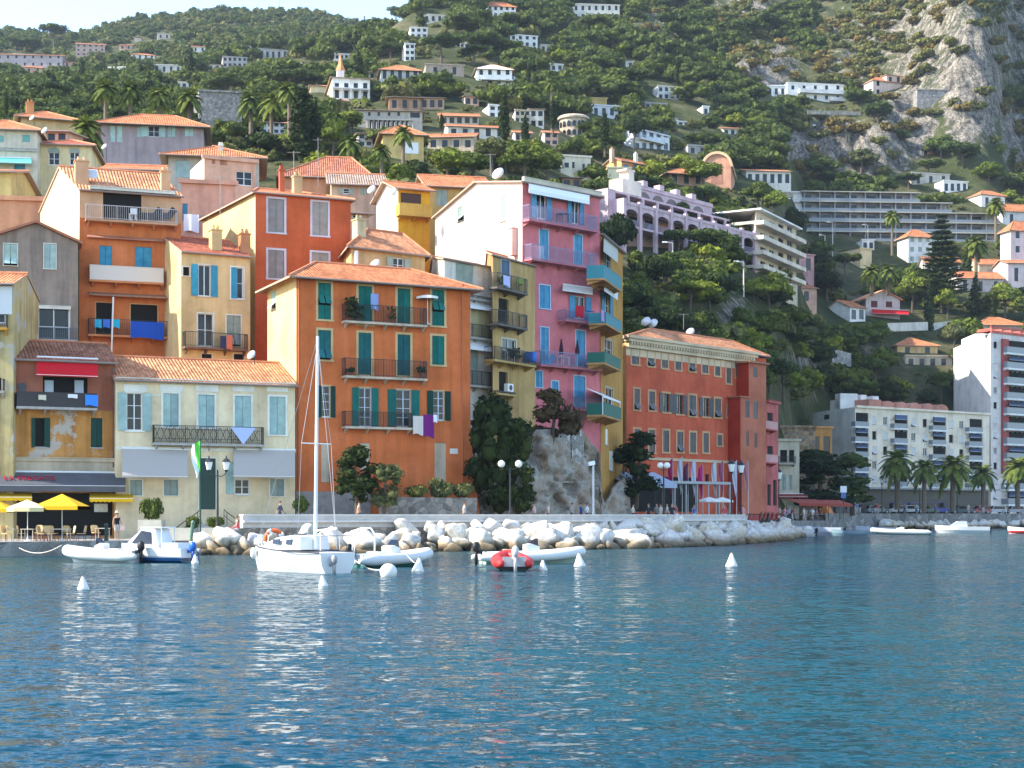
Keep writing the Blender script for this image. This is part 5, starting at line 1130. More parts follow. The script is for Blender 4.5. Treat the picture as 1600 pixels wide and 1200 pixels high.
for x0,x1,yt,yb,wl_,rf,r_c,l in ((700,732,67,75,WHITEW,'flat',5,'long low white house in the umbrella pines'),(688,700,54,68,WSTONE,'flat',2,'narrow pale house between the skyline pines'),(408,446,190,210,WHITEW,'hip',4,'white house half hidden behind the tall palms'),(568,586,113,124,WSTONE,'gable',2,'little pale house right of the columned villa'),
  (764,787,164,184,WHITEW,'flat',2,'white house just right of the tall slim cypress'),(560,582,208,230,WSTONE,'gable',2,'pale cottage left of the yellow villa'),(845,861,70,82,WSTONE,'flat',2,'small pale house on the wooded slope'),(1008,1042,160,171,GREYW,'flat',4,'grey terrace house under the grey white modern house'),(1050,1086,189,199,WHITEW,'flat',4,'low white house right of the long blue roofed villa'),
  (800,828,172,192,BEIGEW,'flat',3,'beige house left of the round villa'),(828,850,170,200,WSTONE,'gable',2,'sand house with small windows beside the beige one'),(800,830,206,222,BEIGEW,'gable',3,'beige house with orange roof left of the brick villa'),(846,872,206,228,PINKW,'gable',2,'pink house with orange roof below the round villa'),(1098,1108,166,182,WHITEW,'flat',1,'slim white turret on the wooded slope'),(1325,1350,203,212,PINKW,'flat',2,'small orange pink house below the crags'),
  (20,44,84,96,WSTONE,'flat',3,'pale block left on the far slope'),(100,120,96,106,PINKW,'gable',2,'pinkish cottage under the ridge pines'),(300,322,72,82,WHITEW,'gable',2,'tiny white cottage high on the far hill'),(325,345,100,112,WSTONE,'gable',2,'pale cottage mid way up the far slope'),(186,206,70,78,PINKW,'gable',2,'tiny rose cottage on the far left hill'),(470,492,96,106,WSTONE,'gable',2,'small pale cottage above the broad pine'),
  (520,545,84,94,WHITEW,'flat',3,'small white house above the orange spire'),(726,748,150,166,PINKW,'gable',2,'pink cottage below the pediment villa'),(855,880,100,112,WHITEW,'flat',2,'white house deep in the pines'),(965,990,96,106,WSTONE,'flat',2,'pale house high in the middle wood'),(1010,1030,40,50,WHITEW,'flat',2,'white house near the top of the middle wood'),(1130,1160,200,214,WSTONE,'gable',3,'pale house left of the limestone bluff'),(1270,1300,196,208,WHITEW,'flat',3,'white terrace house below the modernist villa'),(1440,1466,232,246,PINKW,'hip',2,'pink house in the trees below the viaduct')):
    house(x0,x1,yt,yb,l,wl_,rf,rows=2 if yb-yt>18 else 1,cols=r_c,ang=rr0.choice((5,12,18)),side=rr0.choice((0,3,5)) if x1-x0>24 else 0,wl=WHITEW,rise=None)
# gabled house with red awning
Yg=ground_Y(1378,500); x0,x1=1353,1406; P=W(x0,500,Yg); 
b=Bld('house','pale gabled house with maroon shutters and a red awning','house',x0,Yg,x1,Yg+2.5,P.z-3,back=(1343,Yg+8)); HOUSE_RECTS.append((1343,1420,452,505,Yg))
for r in ((1361,470,1371,480),(1384,471,1394,480)): b.win(r,'closed',plain('maroon_shutter',(.10,.015,.02),.6),None)
zt=b.ztop(x0,466); za=b.ztop(x0,453); b.walls(zt,plaster('pale_lilac_wall',(.56,.48,.46),.15),front_gable=(.5,za)); b.finish()
m=MB()
for (a,az),(c,cz) in (((-.6,zt-.25),(b.L/2,za)),((b.L/2,za),(b.L+.6,zt-.25))): m.extrude([(a,-.6,az+.02),(c,-.6,cz+.02),(c,-.6,cz+.22),(a,-.6,az+.22)],(0,b.D+1,0))
m.build('roof',TILE2,b.root); b.awning(1363,1420,484,491,2.4,plain('red_awning_cloth',(.55,.006,.012),.85),val=.15,scallop=False)
b=house(1290,1352,478,505,'white house with dazzling gable and tiled roof among the shrubs',WHITEW,'gable',ang=35,side=38,rows=1,cols=2,rise=1.8,wl=WHITEW,cat='house',name='house')
house(1244,1276,449,476,'small pink house with orange roof by the road lamp',PINKW,'gable',rows=1,cols=1,ang=12,rise=1.2,cat='house',name='house')
house(1236,1272,396,430,'rose house with dark terrace below the balcony block',plaster('rose_wall',(.46,.26,.26),.2),'flat',rows=1,cols=2,ang=25,cat='house',name='house')
house(1402,1465,538,556,'low ochre house with orange hipped roof above the white tower block',plaster('ochre_light',(.56,.38,.18),.2),'hip',rows=1,cols=2,ang=8,rise=2,cat='house',name='house')
house(1528,1600,506,520,'orange roofed house peeping over the tower block',BEIGEW,'hip',rows=0,ang=6,rise=2.2,cat='house',name='house')
house(1415,1500,556,575,'pale terrace house with arched openings under the ochre house',BEIGEW,'flat',rows=1,cols=5,ang=6,cat='house',name='house')
house(1325,1385,288,300,'retaining terrace house above the long balcony block',WSTONE,'flat',rows=0,ang=4,cat='house',name='house') if False else None

# ---------------------------------------------------------------- lilac terrace building with arches
b=Bld('terrace_block','lilac terrace building with a row of broad arches above the road','apartment block',975,258,1180,288,0,depth=11)
Yl=258; zg=EYE+(HOR-430)*Yl/F; b.zb=zg-6; b.root.location.z=b.zb; HOUSE_RECTS.append((950,1190,300,400,262))
pl=b.front; LIL=plaster('lilac_plaster',(.56,.41,.45),.2); BACKW=plaster('rosy_back_wall',(.42,.27,.22),.2)
zA=pl.uz(995,323)[1]; zF=zA-3.4; n_=9; bw=b.L/n_
m=MB(); m.box(0,3.0,0,b.L,b.D,zA-.15); m.build('wall',BACKW,b.root)
m=MB()
for k in range(n_+1):
    u=k*bw; m.box(u-.35,-.25,0,u+.35,.35,zA+.9)
    if k<n_:
        m.extrude([(u+.35,0,zA),(u+.35,0,zF+1.75)]+[(u+bw/2-(bw/2-.36)*math.cos(t*math.pi/10),0,zF+1.75+1.0*math.sin(t*math.pi/10)) for t in range(1,10)]+[(u+bw-.35,0,zF+1.75),(u+bw-.35,0,zA)],(0,.3,0))
m.box(0,-.05,zF-.35,b.L,2.99,zF); m.box(0,-.12,zA,b.L,.28,zA+.55); m.box(-.35,.36,0,-.05,b.D,zA+.9)
m.build('arcade',LIL,b.root)
m=MB(); m.box(.0,.3,zA-.1,b.L,3.0,zA+.02); m.build('terrace_floor',CONC,b.root)
m=MB()
for k in range(n_):
    for j in range(22): u=k*bw+.5+j*(bw-1)/21; m.box(u-.02,-.02,zF,u+.02,.02,zF+.95)
    m.box(k*bw+.36,-.03,zF+.95,k*bw+bw-.36,.03,zF+1.0)
m.build('railing',plain('lilac_rail',(.25,.2,.28),.5),b.root)
for k in range(n_):
    m=MB(); u=k*bw+bw/2; m.box(u-1.3,2.93,zF+.1,u+1.3,3.02,zF+2.5); m.build('window',GLASS if k%3 else plain('orange_blind',(.45,.20,.08),.8),b.root)
# upper tier and top tier set back
m=MB(); zB=zA+3.2; m.box(1.5,3.4,zA+.0,b.L*.97,3.75,zA+1.1); m.box(.6,4.6,zA-3,b.L*.97,b.D-1,zA+.9); m.box(1.5,3.9,zB-.35,b.L*.93,6.4,zB); m.box(-1.6,2.2,zA-3,.5,5,zB-.5)
for k in range(9): u=1.7+k*bw*.95; m.box(u-.2,3.5,zA,u+.2,3.9,zB-.36)
m.build('upper_terrace',LIL,b.root)
m=MB(); m.box(1.6,6.0,zA+.9,b.L*.95,6.2,zB-.4); m.build('terrace_windows',plain('rust_glazing',(.10,.05,.045),.4),b.root)
zC=zB+2.8; m=MB(); m.box(8.0,6.5,zB,13.5,9.5,zC+.6); m.box(10.3,7,zC+.6,12,9,zC+2.3); m.box(9.7,6.9,zC+2.3,12.2,9.1,zC+2.6); m.build('penthouse',BRW,b.root)
m=MB(); m.box(13.5,7.5,zB,b.L*.92,10,zC-.2); m.box(13.5,7.3,zC-.2,b.L*.92,7.6,zC+.5)
for k in range(4): u=15+k*5.0; m.box(u,7.2,zC+.3,u+1.3,8.6,zC+1.4)
m.build('top_tier',LIL,b.root)
for k in range(5):
    m=MB(); u=13.6+k*4.2; c=u+2; m.extrude([(c+1.7*math.cos(t*math.pi/8),7.42,zB+1.0+1.2*math.sin(t*math.pi/8)) for t in range(9)]+[(c-1.7,7.42,zB),(c+1.7,7.42,zB)],(0,.06,0)); m.build('window',plain('rust_glazing',(.10,.05,.045),.4),b.root)
# --- white block with long balconies
b=Bld('apartment_block','cream apartment block with long white balcony bands','apartment block',1181,288,1244,308,0,back=(1163,303)); b.zb=EYE+(HOR-430)*288/F-4; b.root.location.z=b.zb; HOUSE_RECTS.append((1165,1250,330,428,290))
pl=b.front; zt=pl.uz(1190,333)[1]; CRB=plaster('cream_block_wall',(.55,.46,.34),.2)
ys=(354,377,400,422); 
for y0,y1 in ((341,352),(363,375),(385,398),(407,420)):
    for k in range(4): x=1188+k*14; s_=y0+(x-1181)*.28; b.win((x,s_,x+8,s_+10.5),'glass' if k%2 else 'dark',None,None,sill=False,bars=0)
b.walls(zt,CRB,BRW); b.flat(zt,CONC); b.finish()
for y in ys:
    z=pl.uz(1188,y)[1]; m=MB(); m.box(-1.0,-1.8,z-.25,b.L+.6,.01,z); m.box(-1.0,-1.9,z-.25,b.L+.6,-1.8,z+.55); m.box(-1.0,-1.8,z,-.9,6,z+.55); m.build('balcony',plaster('cream_band',(.60,.52,.42),.15),b.root)
m=MB(); m.box(-.5,-1.2,zt,b.L+.4,b.D*.9,zt+.3); m.build('parapet',WHITEW,b.root)
# --- long stepped block
Yl=ground_Y(1390,382); b=Bld('apartment_block','very long stepped apartment block with grey balcony bands','apartment block',1256,Yl,1556,Yl+4,0,back=(1236,Yl+14)); b.zb=EYE+(HOR-382)*Yl/F-6; b.root.location.z=b.zb; HOUSE_RECTS.append((1232,1560,296,378,Yl))
pl=b.front; GB=plaster('grey_cream_band',(.46,.43,.35),.15)
ends=(1432,1482,1556,1556,1556); tops=(300,315.5,331,346.5,362); botl=377.5
for i in range(5):
    u1=pl.uz(ends[i],tops[i])[0]; u0=-0.0; z1=pl.uz(1350,tops[i])[1]; z0=pl.uz(1350,tops[i]+15.5)[1]
    if i==4: u0=0
    fl=empty('balcony_storey',(0,0,0),0); fl.parent=b.root
    m=MB(); m.box(u0-1,-.9,z1-.28,u1+1,8,z1); m.build('slab',GB,fl)
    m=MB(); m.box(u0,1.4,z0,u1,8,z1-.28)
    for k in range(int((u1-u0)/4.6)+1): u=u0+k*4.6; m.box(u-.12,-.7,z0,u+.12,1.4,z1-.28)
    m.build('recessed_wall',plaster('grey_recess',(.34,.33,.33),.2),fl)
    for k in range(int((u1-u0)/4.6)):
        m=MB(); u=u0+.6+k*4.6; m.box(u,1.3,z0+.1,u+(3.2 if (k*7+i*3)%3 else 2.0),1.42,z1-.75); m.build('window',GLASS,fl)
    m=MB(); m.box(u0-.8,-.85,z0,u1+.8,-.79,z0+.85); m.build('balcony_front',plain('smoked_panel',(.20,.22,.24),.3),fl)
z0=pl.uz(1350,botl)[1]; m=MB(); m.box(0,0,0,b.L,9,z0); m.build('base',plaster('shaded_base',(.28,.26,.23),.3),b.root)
zt=pl.uz(1300,300)[1]; m=MB(); m.box(-4.0,1,0,-.3,13,zt-.2); m.box(-5.2,.5,zt-.2,-.2,13,zt+.2)
for i in range(1,5): z=pl.uz(1350,tops[i])[1]; m.box(-5.0,.3,z-.3,-.35,8,z+.7)
m.build('end_wall',WHITEW,b.root)

# ---------------------------------------------------------------- red hotel
HOT=plaster('hotel_red_plaster',(.55,.110,.055),.12,16.0); HT=plaster('hotel_sand_trim',(.55,.32,.17),.1); HSH=slats('hotel_grey_shutter',(.16,.15,.15))
b=Bld('hotel','large red hotel with grey shutters and cream cornice','hotel',979,150,1197,168,1.5,back=(955,157))
zt=b.ztop(979,531)
top=((987,543,998,569),(1012,548,1022,572),(1034,551,1043,575),(1055,555,1064,578),(1077,558,1086,580),(1097,561,1106,583),(1117,563,1125,587),(1135,566,1142,599),(1178,572,1183,589))
for i,r in enumerate(top): b.win(r,'gap' if i in(1,4) else 'closed',HSH,HT,tw=.22)
for r in ((991,608,999,640),(1014,612,1023,641),(1077,618,1087,650),(1117,623,1126,652)): b.win(r,'gap',HSH,HT,tw=.22)
for r in ((1036,615,1046,644),(1057,617,1067,647),(1098,622,1108,651)): b.win(r,'open',HSH,HT,tw=.2,bars=1,fr=plain('brown_frame',(.16,.10,.07),.6),curtain=plain('net_curtain',(.5,.4,.25),.9))
for i,r in enumerate(((991,671,1000,695),(1014,672,1023,707),(1036,673,1045,706),(1058,675,1067,706),(1078,676,1087,707),(1099,677,1107,707),(1121,680,1128,696))): b.win(r,'gap' if i==3 else 'closed',HSH,HT,tw=.22)
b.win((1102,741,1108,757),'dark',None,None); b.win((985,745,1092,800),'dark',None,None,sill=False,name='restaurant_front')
b.win((962,602,974,640),'single',plain('violet_door',(.12,.03,.09),.6),None,plane=1) if False else None
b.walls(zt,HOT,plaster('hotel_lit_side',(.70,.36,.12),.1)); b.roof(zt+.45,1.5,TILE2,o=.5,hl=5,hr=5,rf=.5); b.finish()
m=MB(); u1=b.front.uz(1176,540)[0]
m.box(-.1,-.35,zt-.75,u1,-.0,zt-.15); m.box(-.3,-.6,zt-.15,u1+.2,.1,zt+.15); m.box(-.45,-.8,zt+.15,u1+.35,.1,zt+.42); m.box(-.1,-.03,zt-1.5,u1,.0,zt-.78)
for k in range(int(u1/.45)): m.box(k*.45+.05,-.58,zt-.42,k*.45+.25,-.35,zt-.16)
m.build('cornice',plaster('hotel_cornice',(.64,.50,.33),.1),b.root)
b.band(718,plaster('hotel_cornice',(.64,.50,.33),.1),.25,.12,px=1090,name='string_course')
# projecting bay
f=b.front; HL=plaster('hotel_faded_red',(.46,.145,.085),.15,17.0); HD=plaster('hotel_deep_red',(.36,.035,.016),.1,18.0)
v=-1.6; ua=f.uz(1157,680,v)[0]; ub=f.uz(1170,600,v)[0]; uc=f.uz(1197,600,v)[0]; zm=f.uz(1160,621,v)[1]; zu=f.uz(1180,568,v)[1]
m=MB(); holes=[f.rect(q,v) for q in ((1165,625,1171,653),(1178,626,1184,655),(1166,673,1170,698),(1179,676,1183,700))]
holes_wall(m,ua,uc,0,zm,holes,.15); holes_wall(m,ub,uc,zm+.002,zu,[f.rect((1177,573,1183,590),v)],.15)
m.face([(uc,0,0),(uc,-v,0),(uc,-v,zu),(uc,0,zu)])
wo=m.build('bay_wall',HL,b.root); wo.location=(0,v,0)
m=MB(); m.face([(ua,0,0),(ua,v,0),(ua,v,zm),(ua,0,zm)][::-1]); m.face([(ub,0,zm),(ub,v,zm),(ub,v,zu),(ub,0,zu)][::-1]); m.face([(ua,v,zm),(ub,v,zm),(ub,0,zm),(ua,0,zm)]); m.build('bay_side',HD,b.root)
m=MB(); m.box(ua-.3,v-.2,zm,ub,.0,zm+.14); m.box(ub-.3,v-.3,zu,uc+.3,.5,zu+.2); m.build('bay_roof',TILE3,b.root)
for q in holes+[f.rect((1177,573,1183,590),v)]:
    mm=MB(); mm.box(q[0],v+.06,q[1],q[2],v+.1,q[3]); w=mm.build('window',HT,b.root); mm=MB(); mm.box(q[0]+.06,v+.02,q[1]+.05,q[2]-.06,v+.055,q[3]-.05); mm.build('shutter',HSH,w)
for q in ((1149,570,1161,590),(1136,634,1147,652)):
    u0,z0,u1,z1=f.rect(q); mm=MB(); mm.box(u0-.15,-.03,z0-.15,u1+.15,.01,z1+.15); w=mm.build('window',HT,b.root); mm=MB(); mm.box(u0,-.06,z0,u1,-.031,z1); mm.build('shutter',HSH,w)
HOTEL=b
# white wall with an arched niche left of it
o_=empty('garden_wall',W(961,700,148),b.rot+.2,'white wall with a plum arched niche left of the hotel','wall'); m=MB(); m.box(0,0,-6,1.25,.4,6.3); m.build('wall',WHITEW,o_)
m=MB(); m.extrude([(.8+.33*math.cos(t*math.pi/8),-.03,4.6+.6*math.sin(t*math.pi/8)) for t in range(9)]+[(.47,-.03,3.6),(1.13,-.03,3.6)],(0,.03,0)); m.build('niche',plain('plum_paint',(.16,.02,.08),.7),o_)
# rose loggia building beyond the hotel
LR=plaster('loggia_rose',(.50,.13,.12),.15,19.0); b=Bld('town_house','rose red loggia house at the right end of the hotel','house',1197.5,168.5,1216,172,1.5,depth=9)
zt=b.ztop(1198,626)
for r in ((1199,645,1208,668),(1199,697,1208,718),(1199,757,1205,790),(1208,750,1214,790)): b.win(r,'dark',None,None,sill=False,name='loggia_opening')
b.walls(zt,LR); b.flat(zt,CONC); b.finish()
for y in (668,720): b.balcony(1197,1216,y-9,y+2,.9,LR,plaster('rose_parapet',(.55,.30,.28),.1),'solid')
b.band(626,LR,.3,.3,px=1206,name='cornice')
# small cream houses under the big tree
b=house(1216,1249,688,790,'small cream house with dark balconies beside the rose loggia',plaster('cream_small',(.50,.44,.32),.2),'flat',Y=222,ang=12,rows=0,sink=2,cat='house',name='town_house',wins=[(1219,703,1230,722,'dark'),(1233,703,1241,722,'dark'),(1222,742,1228,766,'closed',GREYG),(1232,742,1238,766,'closed',GREYG)])
b.balcony(1217,1244,713,724,.8,CONC,RAIL); b.awning(1217,1262,772,778,2.5,plain('rust_awning',(.25,.05,.03),.9),val=.2)
house(1215,1274,667,690,'brown rubble wall house above the small cream house',stone('brown_rubble',(.30,.19,.10),1.6),'flat',Y=240,ang=8,rows=0,sink=12,cat='house',name='town_house')
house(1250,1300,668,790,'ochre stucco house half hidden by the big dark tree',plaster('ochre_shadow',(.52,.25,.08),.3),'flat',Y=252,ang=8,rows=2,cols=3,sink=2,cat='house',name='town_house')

# ---------------------------------------------------------------- right: low apartment block and tower
APB=plaster('apartment_cream',(.76,.64,.49),.12,20.0); APW=plaster('apartment_white',(.76,.72,.66),.06); NAVY=plain('navy_awning_cloth',(.07,.09,.15),.9)
b=Bld('apartment_block','low cream apartment block with navy awnings behind the palms','apartment block',1336,276,1546,297,2.7,back=(1270,291)); HOUSE_RECTS.append((1268,1550,618,800,290))
zt=b.ztop(1336,636); pl=b.front
FL=[(648,664),(671.5,687.5),(695,711),(718.5,734.5),(742,757)]
def sl(x,y): return HOR-(HOR-y)*(1-.000345*(x-1336))
bal=(1336,1397,1457,1514)
for r,(y0,y1) in enumerate(FL):
    for x in bal: b.win((x+1,sl(x,y0-3),x+21,sl(x,y1+1)),'dark',None,None,sill=False,name='loggia_opening')
    for k,x in enumerate((1363,1380,1424,1442,1483,1499)):
        sh=('single','glass','gap','dark')[(k*5+r*3)%4]; b.win((x,sl(x,y0+1),x+6.5,sl(x,y1-2)),sh,plain('pale_roller',(.55,.53,.50),.7),None,bars=0)
b.win((1300,742,1300.5,742.5),'dark',None,None) if False else None
b.walls(zt,APB,APW); b.flat(zt,CONC); b.finish()
b.left
for r,(y0,y1) in enumerate(FL):
    for i,x in enumerate(bal):
        bb,(u0,u1,z,z2)=b.balcony(x+.5,x+22,sl(x,y1-5),sl(x,y1+2),1.0,WHITEW,plain('smoked_panel',(.20,.22,.24),.3),'solid',th=.3)
        if (i+r*2)%3: b.awning(x+2,x+20,sl(x,y0-3),sl(x,y0+5),.9,NAVY,val=.1,scallop=False)
for q in ((1288,648,1296,655),(1287,672,1296,680),(1288,696,1296,703),(1288,720,1296,728)):
    u0,z0,u1,z1=b.left.rect(q); m=MB(); m.box(u0,-.05,z0,u1,-.02,z1); b.left.build(m,'window',GLASS)
m=MB(); m.box(0,-.4,zt-.1,b.L,-.003,zt+.3); m.build('parapet',APB,b.root)
RA=plaster('rust_arch',(.50,.22,.16),.15)
for k in range(6):
    x=1358+k*21; u0,z0,u1,z1=pl.rect((x,sl(x,621),x+19,sl(x,634)),1.2); m=MB(); c=(u0+u1)/2; r=(u1-u0)/2
    m.extrude([(c+r*math.cos(t*math.pi/8),1.2,z0+1.2*math.sin(t*math.pi/8)) for t in range(9)],(0,4,0)) if k else m.box(u0,1.2,z0,u1,5,z0+1.3); m.build('roof_vault',RA,b.root)
for x,w,y in ((1294,14,625),(1302,8,615)):
    u0,z0,u1,z1=b.left.rect((x,y,x+w,640)); m=MB(); m.box(u0,.4,z0-1,u1,4,z1); b.left.build(m,'roof_stack',APW)
for x,w,y in ((1345,9,617),(1363,10,619)):
    u0,z0,u1,z1=pl.rect((x,y,x+w,646),4); m=MB(); m.box(u0,4,zt-.3,u1,8,z1); m.build('roof_stack',APW,b.root)
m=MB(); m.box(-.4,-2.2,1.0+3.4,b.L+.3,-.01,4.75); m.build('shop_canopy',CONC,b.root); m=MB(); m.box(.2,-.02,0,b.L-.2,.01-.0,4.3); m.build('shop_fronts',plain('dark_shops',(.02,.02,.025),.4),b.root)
b=Bld('apartment_tower','white apartment tower with red stripe and stacked balconies','apartment tower',1548,300,1690,318,2.7,back=(1490,328)); HOUSE_RECTS.append((1488,1700,505,800,292))
zt=b.ztop(1548,520); pl=b.front; TW=plaster('tower_lilac_grey',(.68,.60,.55),.12,21.0)
st=[534+23.6*k for k in range(11)]
for k,y in enumerate(st):
    b.win((1552.5,y,1558,y+10),('dark','glass','gap','single')[(k*3)%4],plain('pale_roller',(.55,.53,.50),.7),None,bars=0)
    b.win((1575,y-1,1602,y+14),'dark',None,None,sill=False,name='loggia_opening'); b.win((1612,y-1,1640,y+14),'dark',None,None,sill=False,name='loggia_opening')
b.walls(zt,TW,APW); b.flat(zt,CONC); b.finish()
for k,y in enumerate(st):
    b.balcony(1574,1606,y+9,y+18,1.4,WHITEW,plain('smoked_panel',(.20,.22,.24),.3),'solid',th=.35); b.balcony(1611,1644,y+9,y+18,1.4,WHITEW,plain('smoked_panel',(.20,.22,.24),.3),'solid',th=.35)
    if k%3==1: b.awning(1577,1600,y-2,y+6,1.2,NAVY,val=.1,scallop=False)
u0,z0,u1,z1=pl.rect((1564,530,1573,740)); m=MB(); m.box(u0,-.5,z0,u1,-.0,z1); m.build('red_stripe',plaster('tower_red',(.36,.085,.08),.1),b.root)
m=MB(); m.box(0,-.2,zt,b.L,.1,zt+.5); m.box(.3,.8,zt+.4,b.L,3.5,zt+.6)
for k in range(10): u=.5+k*b.L/10; m.box(u,-.1,zt+.5,u+.25,3.4,zt+1.0)
m.box(0,-.15,zt+1.0,b.L,.15,zt+1.35); m.build('roof_pergola',plaster('red_pergola',(.50,.13,.10),.1),b.root)
u0,z0,u1,z1=b.left.rect((1500,500,1522,520)); m=MB(); m.box(u0,.3,zt-.5,u1,5,zt+1.3); b.left.build(m,'roof_stack',APW)
# ---------------------------------------------------------------- road on the slope: retaining walls and lamps
def rwall(pts,h,label,mat,th=.6):
    P=[W(*p) for p in pts]; c=P[0].copy(); m=MB()
    for i in range(len(P)-1):
        a,b_=P[i]-c,P[i+1]-c; m.extrude([a+Vector((0,0,-h)),b_+Vector((0,0,-h)),b_,a],(0,th,0))
    return tag(m.build('retaining_wall',mat,None,False,c),label,'wall')
RW=stone('retaining_stone',(.34,.28,.22),1.3)
rwall([(1050,418,252),(1085,430,256),(1120,445,262)],4,'stone retaining wall under the curving hill road',RW)
rwall([(1195,468,288),(1215,476,291),(1240,492,296)],5,'stone retaining wall below the small pink house',RW)
rwall([(1390,398,448),(1450,410,446),(1480,420,444)],3,'pale garden wall below the white three storey house',WSTONE)
rwall([(1300,545,330),(1330,552,335)],3,'grey rubble wall on the scrubby bluff',stone('retaining_stone2',(.36,.33,.30),1.3))
rwall([(1455,505,372),(1500,500,380),(1535,500,386)],2.2,'white balustraded garden wall above the tower block',WSTONE)
rwall([(1380,505,360),(1450,503,366)],2,'pale fence wall beside the slim cypress',WSTONE)
def streetlamp(px,y0,y1,Y,label,pole,group='road lamps on the hill'):
    p=W(px,y1,Y); h=(y1-y0)*Y/F; o=empty('street_lamp',p,0,label,'street lamp',group); m=MB(); m.tube((0,0,-2),(0,0,h),.13,.10,8); m.tube((0,0,h),(-1.0,-.3,h+.1),.08,n=6); m.build('pole',pole,o); m=MB(); m.box(-1.7,-.55,h,-.9,-.05,h+.22); m.build('lamp_head',WHITE,o); return o
LP=plain('lamp_cream',(.62,.55,.45),.6)
for a in ((1051,380,420,250,'cream road lamp on the slope below the lilac arches'),(1162,410,446,262,'cream road lamp before the dark hedge on the slope'),(1245,446,476,284,'cream road lamp beside the small pink house'),(1301,348,392,420,'tall cream lamp in front of the long stepped block'),(1289,368,386,418,'short cream lamp left of the tall one'),(1413,388,412,440,'cream lamp before the white three storey house'),(1356,352,392,430,'slim lamp post behind the cream yellow block')):
    streetlamp(*a,LP)
m=MB(); p=W(436,24,1205); m.bar((0,0,-5),(0,0,16),.5); 
for k in range(5): m.bar((-.6,0,3*k),(.6,0,3*k+1.5),.2)
tag(m.build('radio_mast',plain('mast_grey',(.4,.42,.45),.5),None,False,p),'thin radio mast standing on the far left summit','mast')
for pts,h,l in (([(1262,172,508),(1345,174,515)],3,'terrace wall under the white modernist villa'),([(575,208,300),(660,210,304)],3,'terrace wall below the arcade house'),([(880,36,640),(980,34,646)],4,'terrace wall below the cream mansion'),([(590,128,455),(660,130,460)],3,'garden wall under the glass verandah villa'),([(735,138,445),(810,140,452)],4,'garden wall under the pediment villa'),([(480,167,392),(585,168,398)],4,'terrace wall below the columned white villa'),([(1160,298,385),(1240,300,392)],3,'terrace wall below the long cream house'),([(230,120,640),(330,124,660)],3,'pale road wall crossing the far slope'),([(1000,178,470),(1060,184,476)],3,'grey road wall above the long white villa')):
    rwall(pts,h*.45,l,RW)
terrain=build_terrain()
# ---------------------------------------------------------------- trees
LEAF={'round':leafmat('leaf_green',(.088,.118,.028)),'light':leafmat('leaf_light_green',(.165,.20,.034)),'pine':leafmat('pine_green',(.068,.098,.032)),'olive':leafmat('olive_green',(.14,.148,.070)),
      'cypress':leafmat('cypress_green',(.020,.036,.011)),'dark':leafmat('dark_leaf',(.024,.042,.014)),'palm':leafmat('palm_green',(.14,.175,.045),.3,.2),'dry':leafmat('dry_leaf',(.17,.13,.06)),'boug':leafmat('purple_brown_leaf',(.10,.065,.05))}
BARK=varied('bark',(.10,.075,.055),.95,.3,2.0); PBARK=varied('palm_bark',(.16,.12,.085),.95,.3,4.0)
def ico(sub):
    bm=bmesh.new(); bmesh.ops.create_icosphere(bm,subdivisions=sub,radius=1); v=np.array([q.co[:] for q in bm.verts]); f=np.array([[q.index for q in p.verts] for p in bm.faces]); bm.free(); return v,f
ICO1=ico(1); ICO2=ico(2)
def crown_arrays(r,clumps,nl,ls,core=.72,ic=ICO1):
    """leaf quads scattered over and inside clumps (cx,cy,cz,rx,rz); opaque core lumps added inside to shade the clumps. Returns verts, quads, tris"""
    C=np.array(clumps,float); wt=C[:,3]**2; wt/=wt.sum(); idx=r.choice(len(C),nl,p=wt)
    d=r.normal(size=(nl,3)); d/=np.linalg.norm(d,axis=1)[:,None]; d[:,2]=np.where(d[:,2]<-.45,-d[:,2],d[:,2])
    rad=(.80+.30*r.random(nl))[:,None]; S_=np.stack([C[idx,3],C[idx,3],C[idx,4]],1); P=C[idx,:3]+d*S_*rad
    nrm=d+r.normal(size=(nl,3))*.55; nrm/=np.linalg.norm(nrm,axis=1)[:,None]
    a=np.cross(nrm,r.normal(size=(nl,3))); a/=np.linalg.norm(a,axis=1)[:,None]; b=np.cross(nrm,a); sz=(ls*(.55+.9*r.random(nl)))[:,None]
    V=np.stack([P-a*sz,P+b*sz*.62,P+a*sz,P-b*sz*.62],1).reshape(-1,3); Q=np.arange(nl*4).reshape(-1,4)
    iv,iff=ic; cv=[];cf=[];o=len(V)
    for k,c in enumerate(C):
        n_=1+.28*(r.random(len(iv))-.5)
        cv.append(iv*n_[:,None]*np.array([c[3],c[3],c[4]])*core+c[:3]); cf.append(iff+o); o+=len(iv)
    return np.concatenate([V]+cv),Q,np.concatenate(cf)
def np_mesh(name,V,Q,T,mats,mi=None):
    me=bpy.data.meshes.new(name); me.vertices.add(len(V)); me.vertices.foreach_set('co',np.ascontiguousarray(V,dtype=np.float32).ravel())
    li=np.concatenate([Q.ravel(),T.ravel()]).astype(np.int32); me.loops.add(len(li)); me.loops.foreach_set('vertex_index',li)
    st=np.concatenate([np.arange(len(Q))*4,len(Q)*4+np.arange(len(T))*3]).astype(np.int32); me.polygons.add(len(st)); me.polygons.foreach_set('loop_start',st)
    for m in mats: me.materials.append(m)
    if mi is not None: me.polygons.foreach_set('material_index',mi.astype(np.int32))
    me.update(calc_edges=True); return me
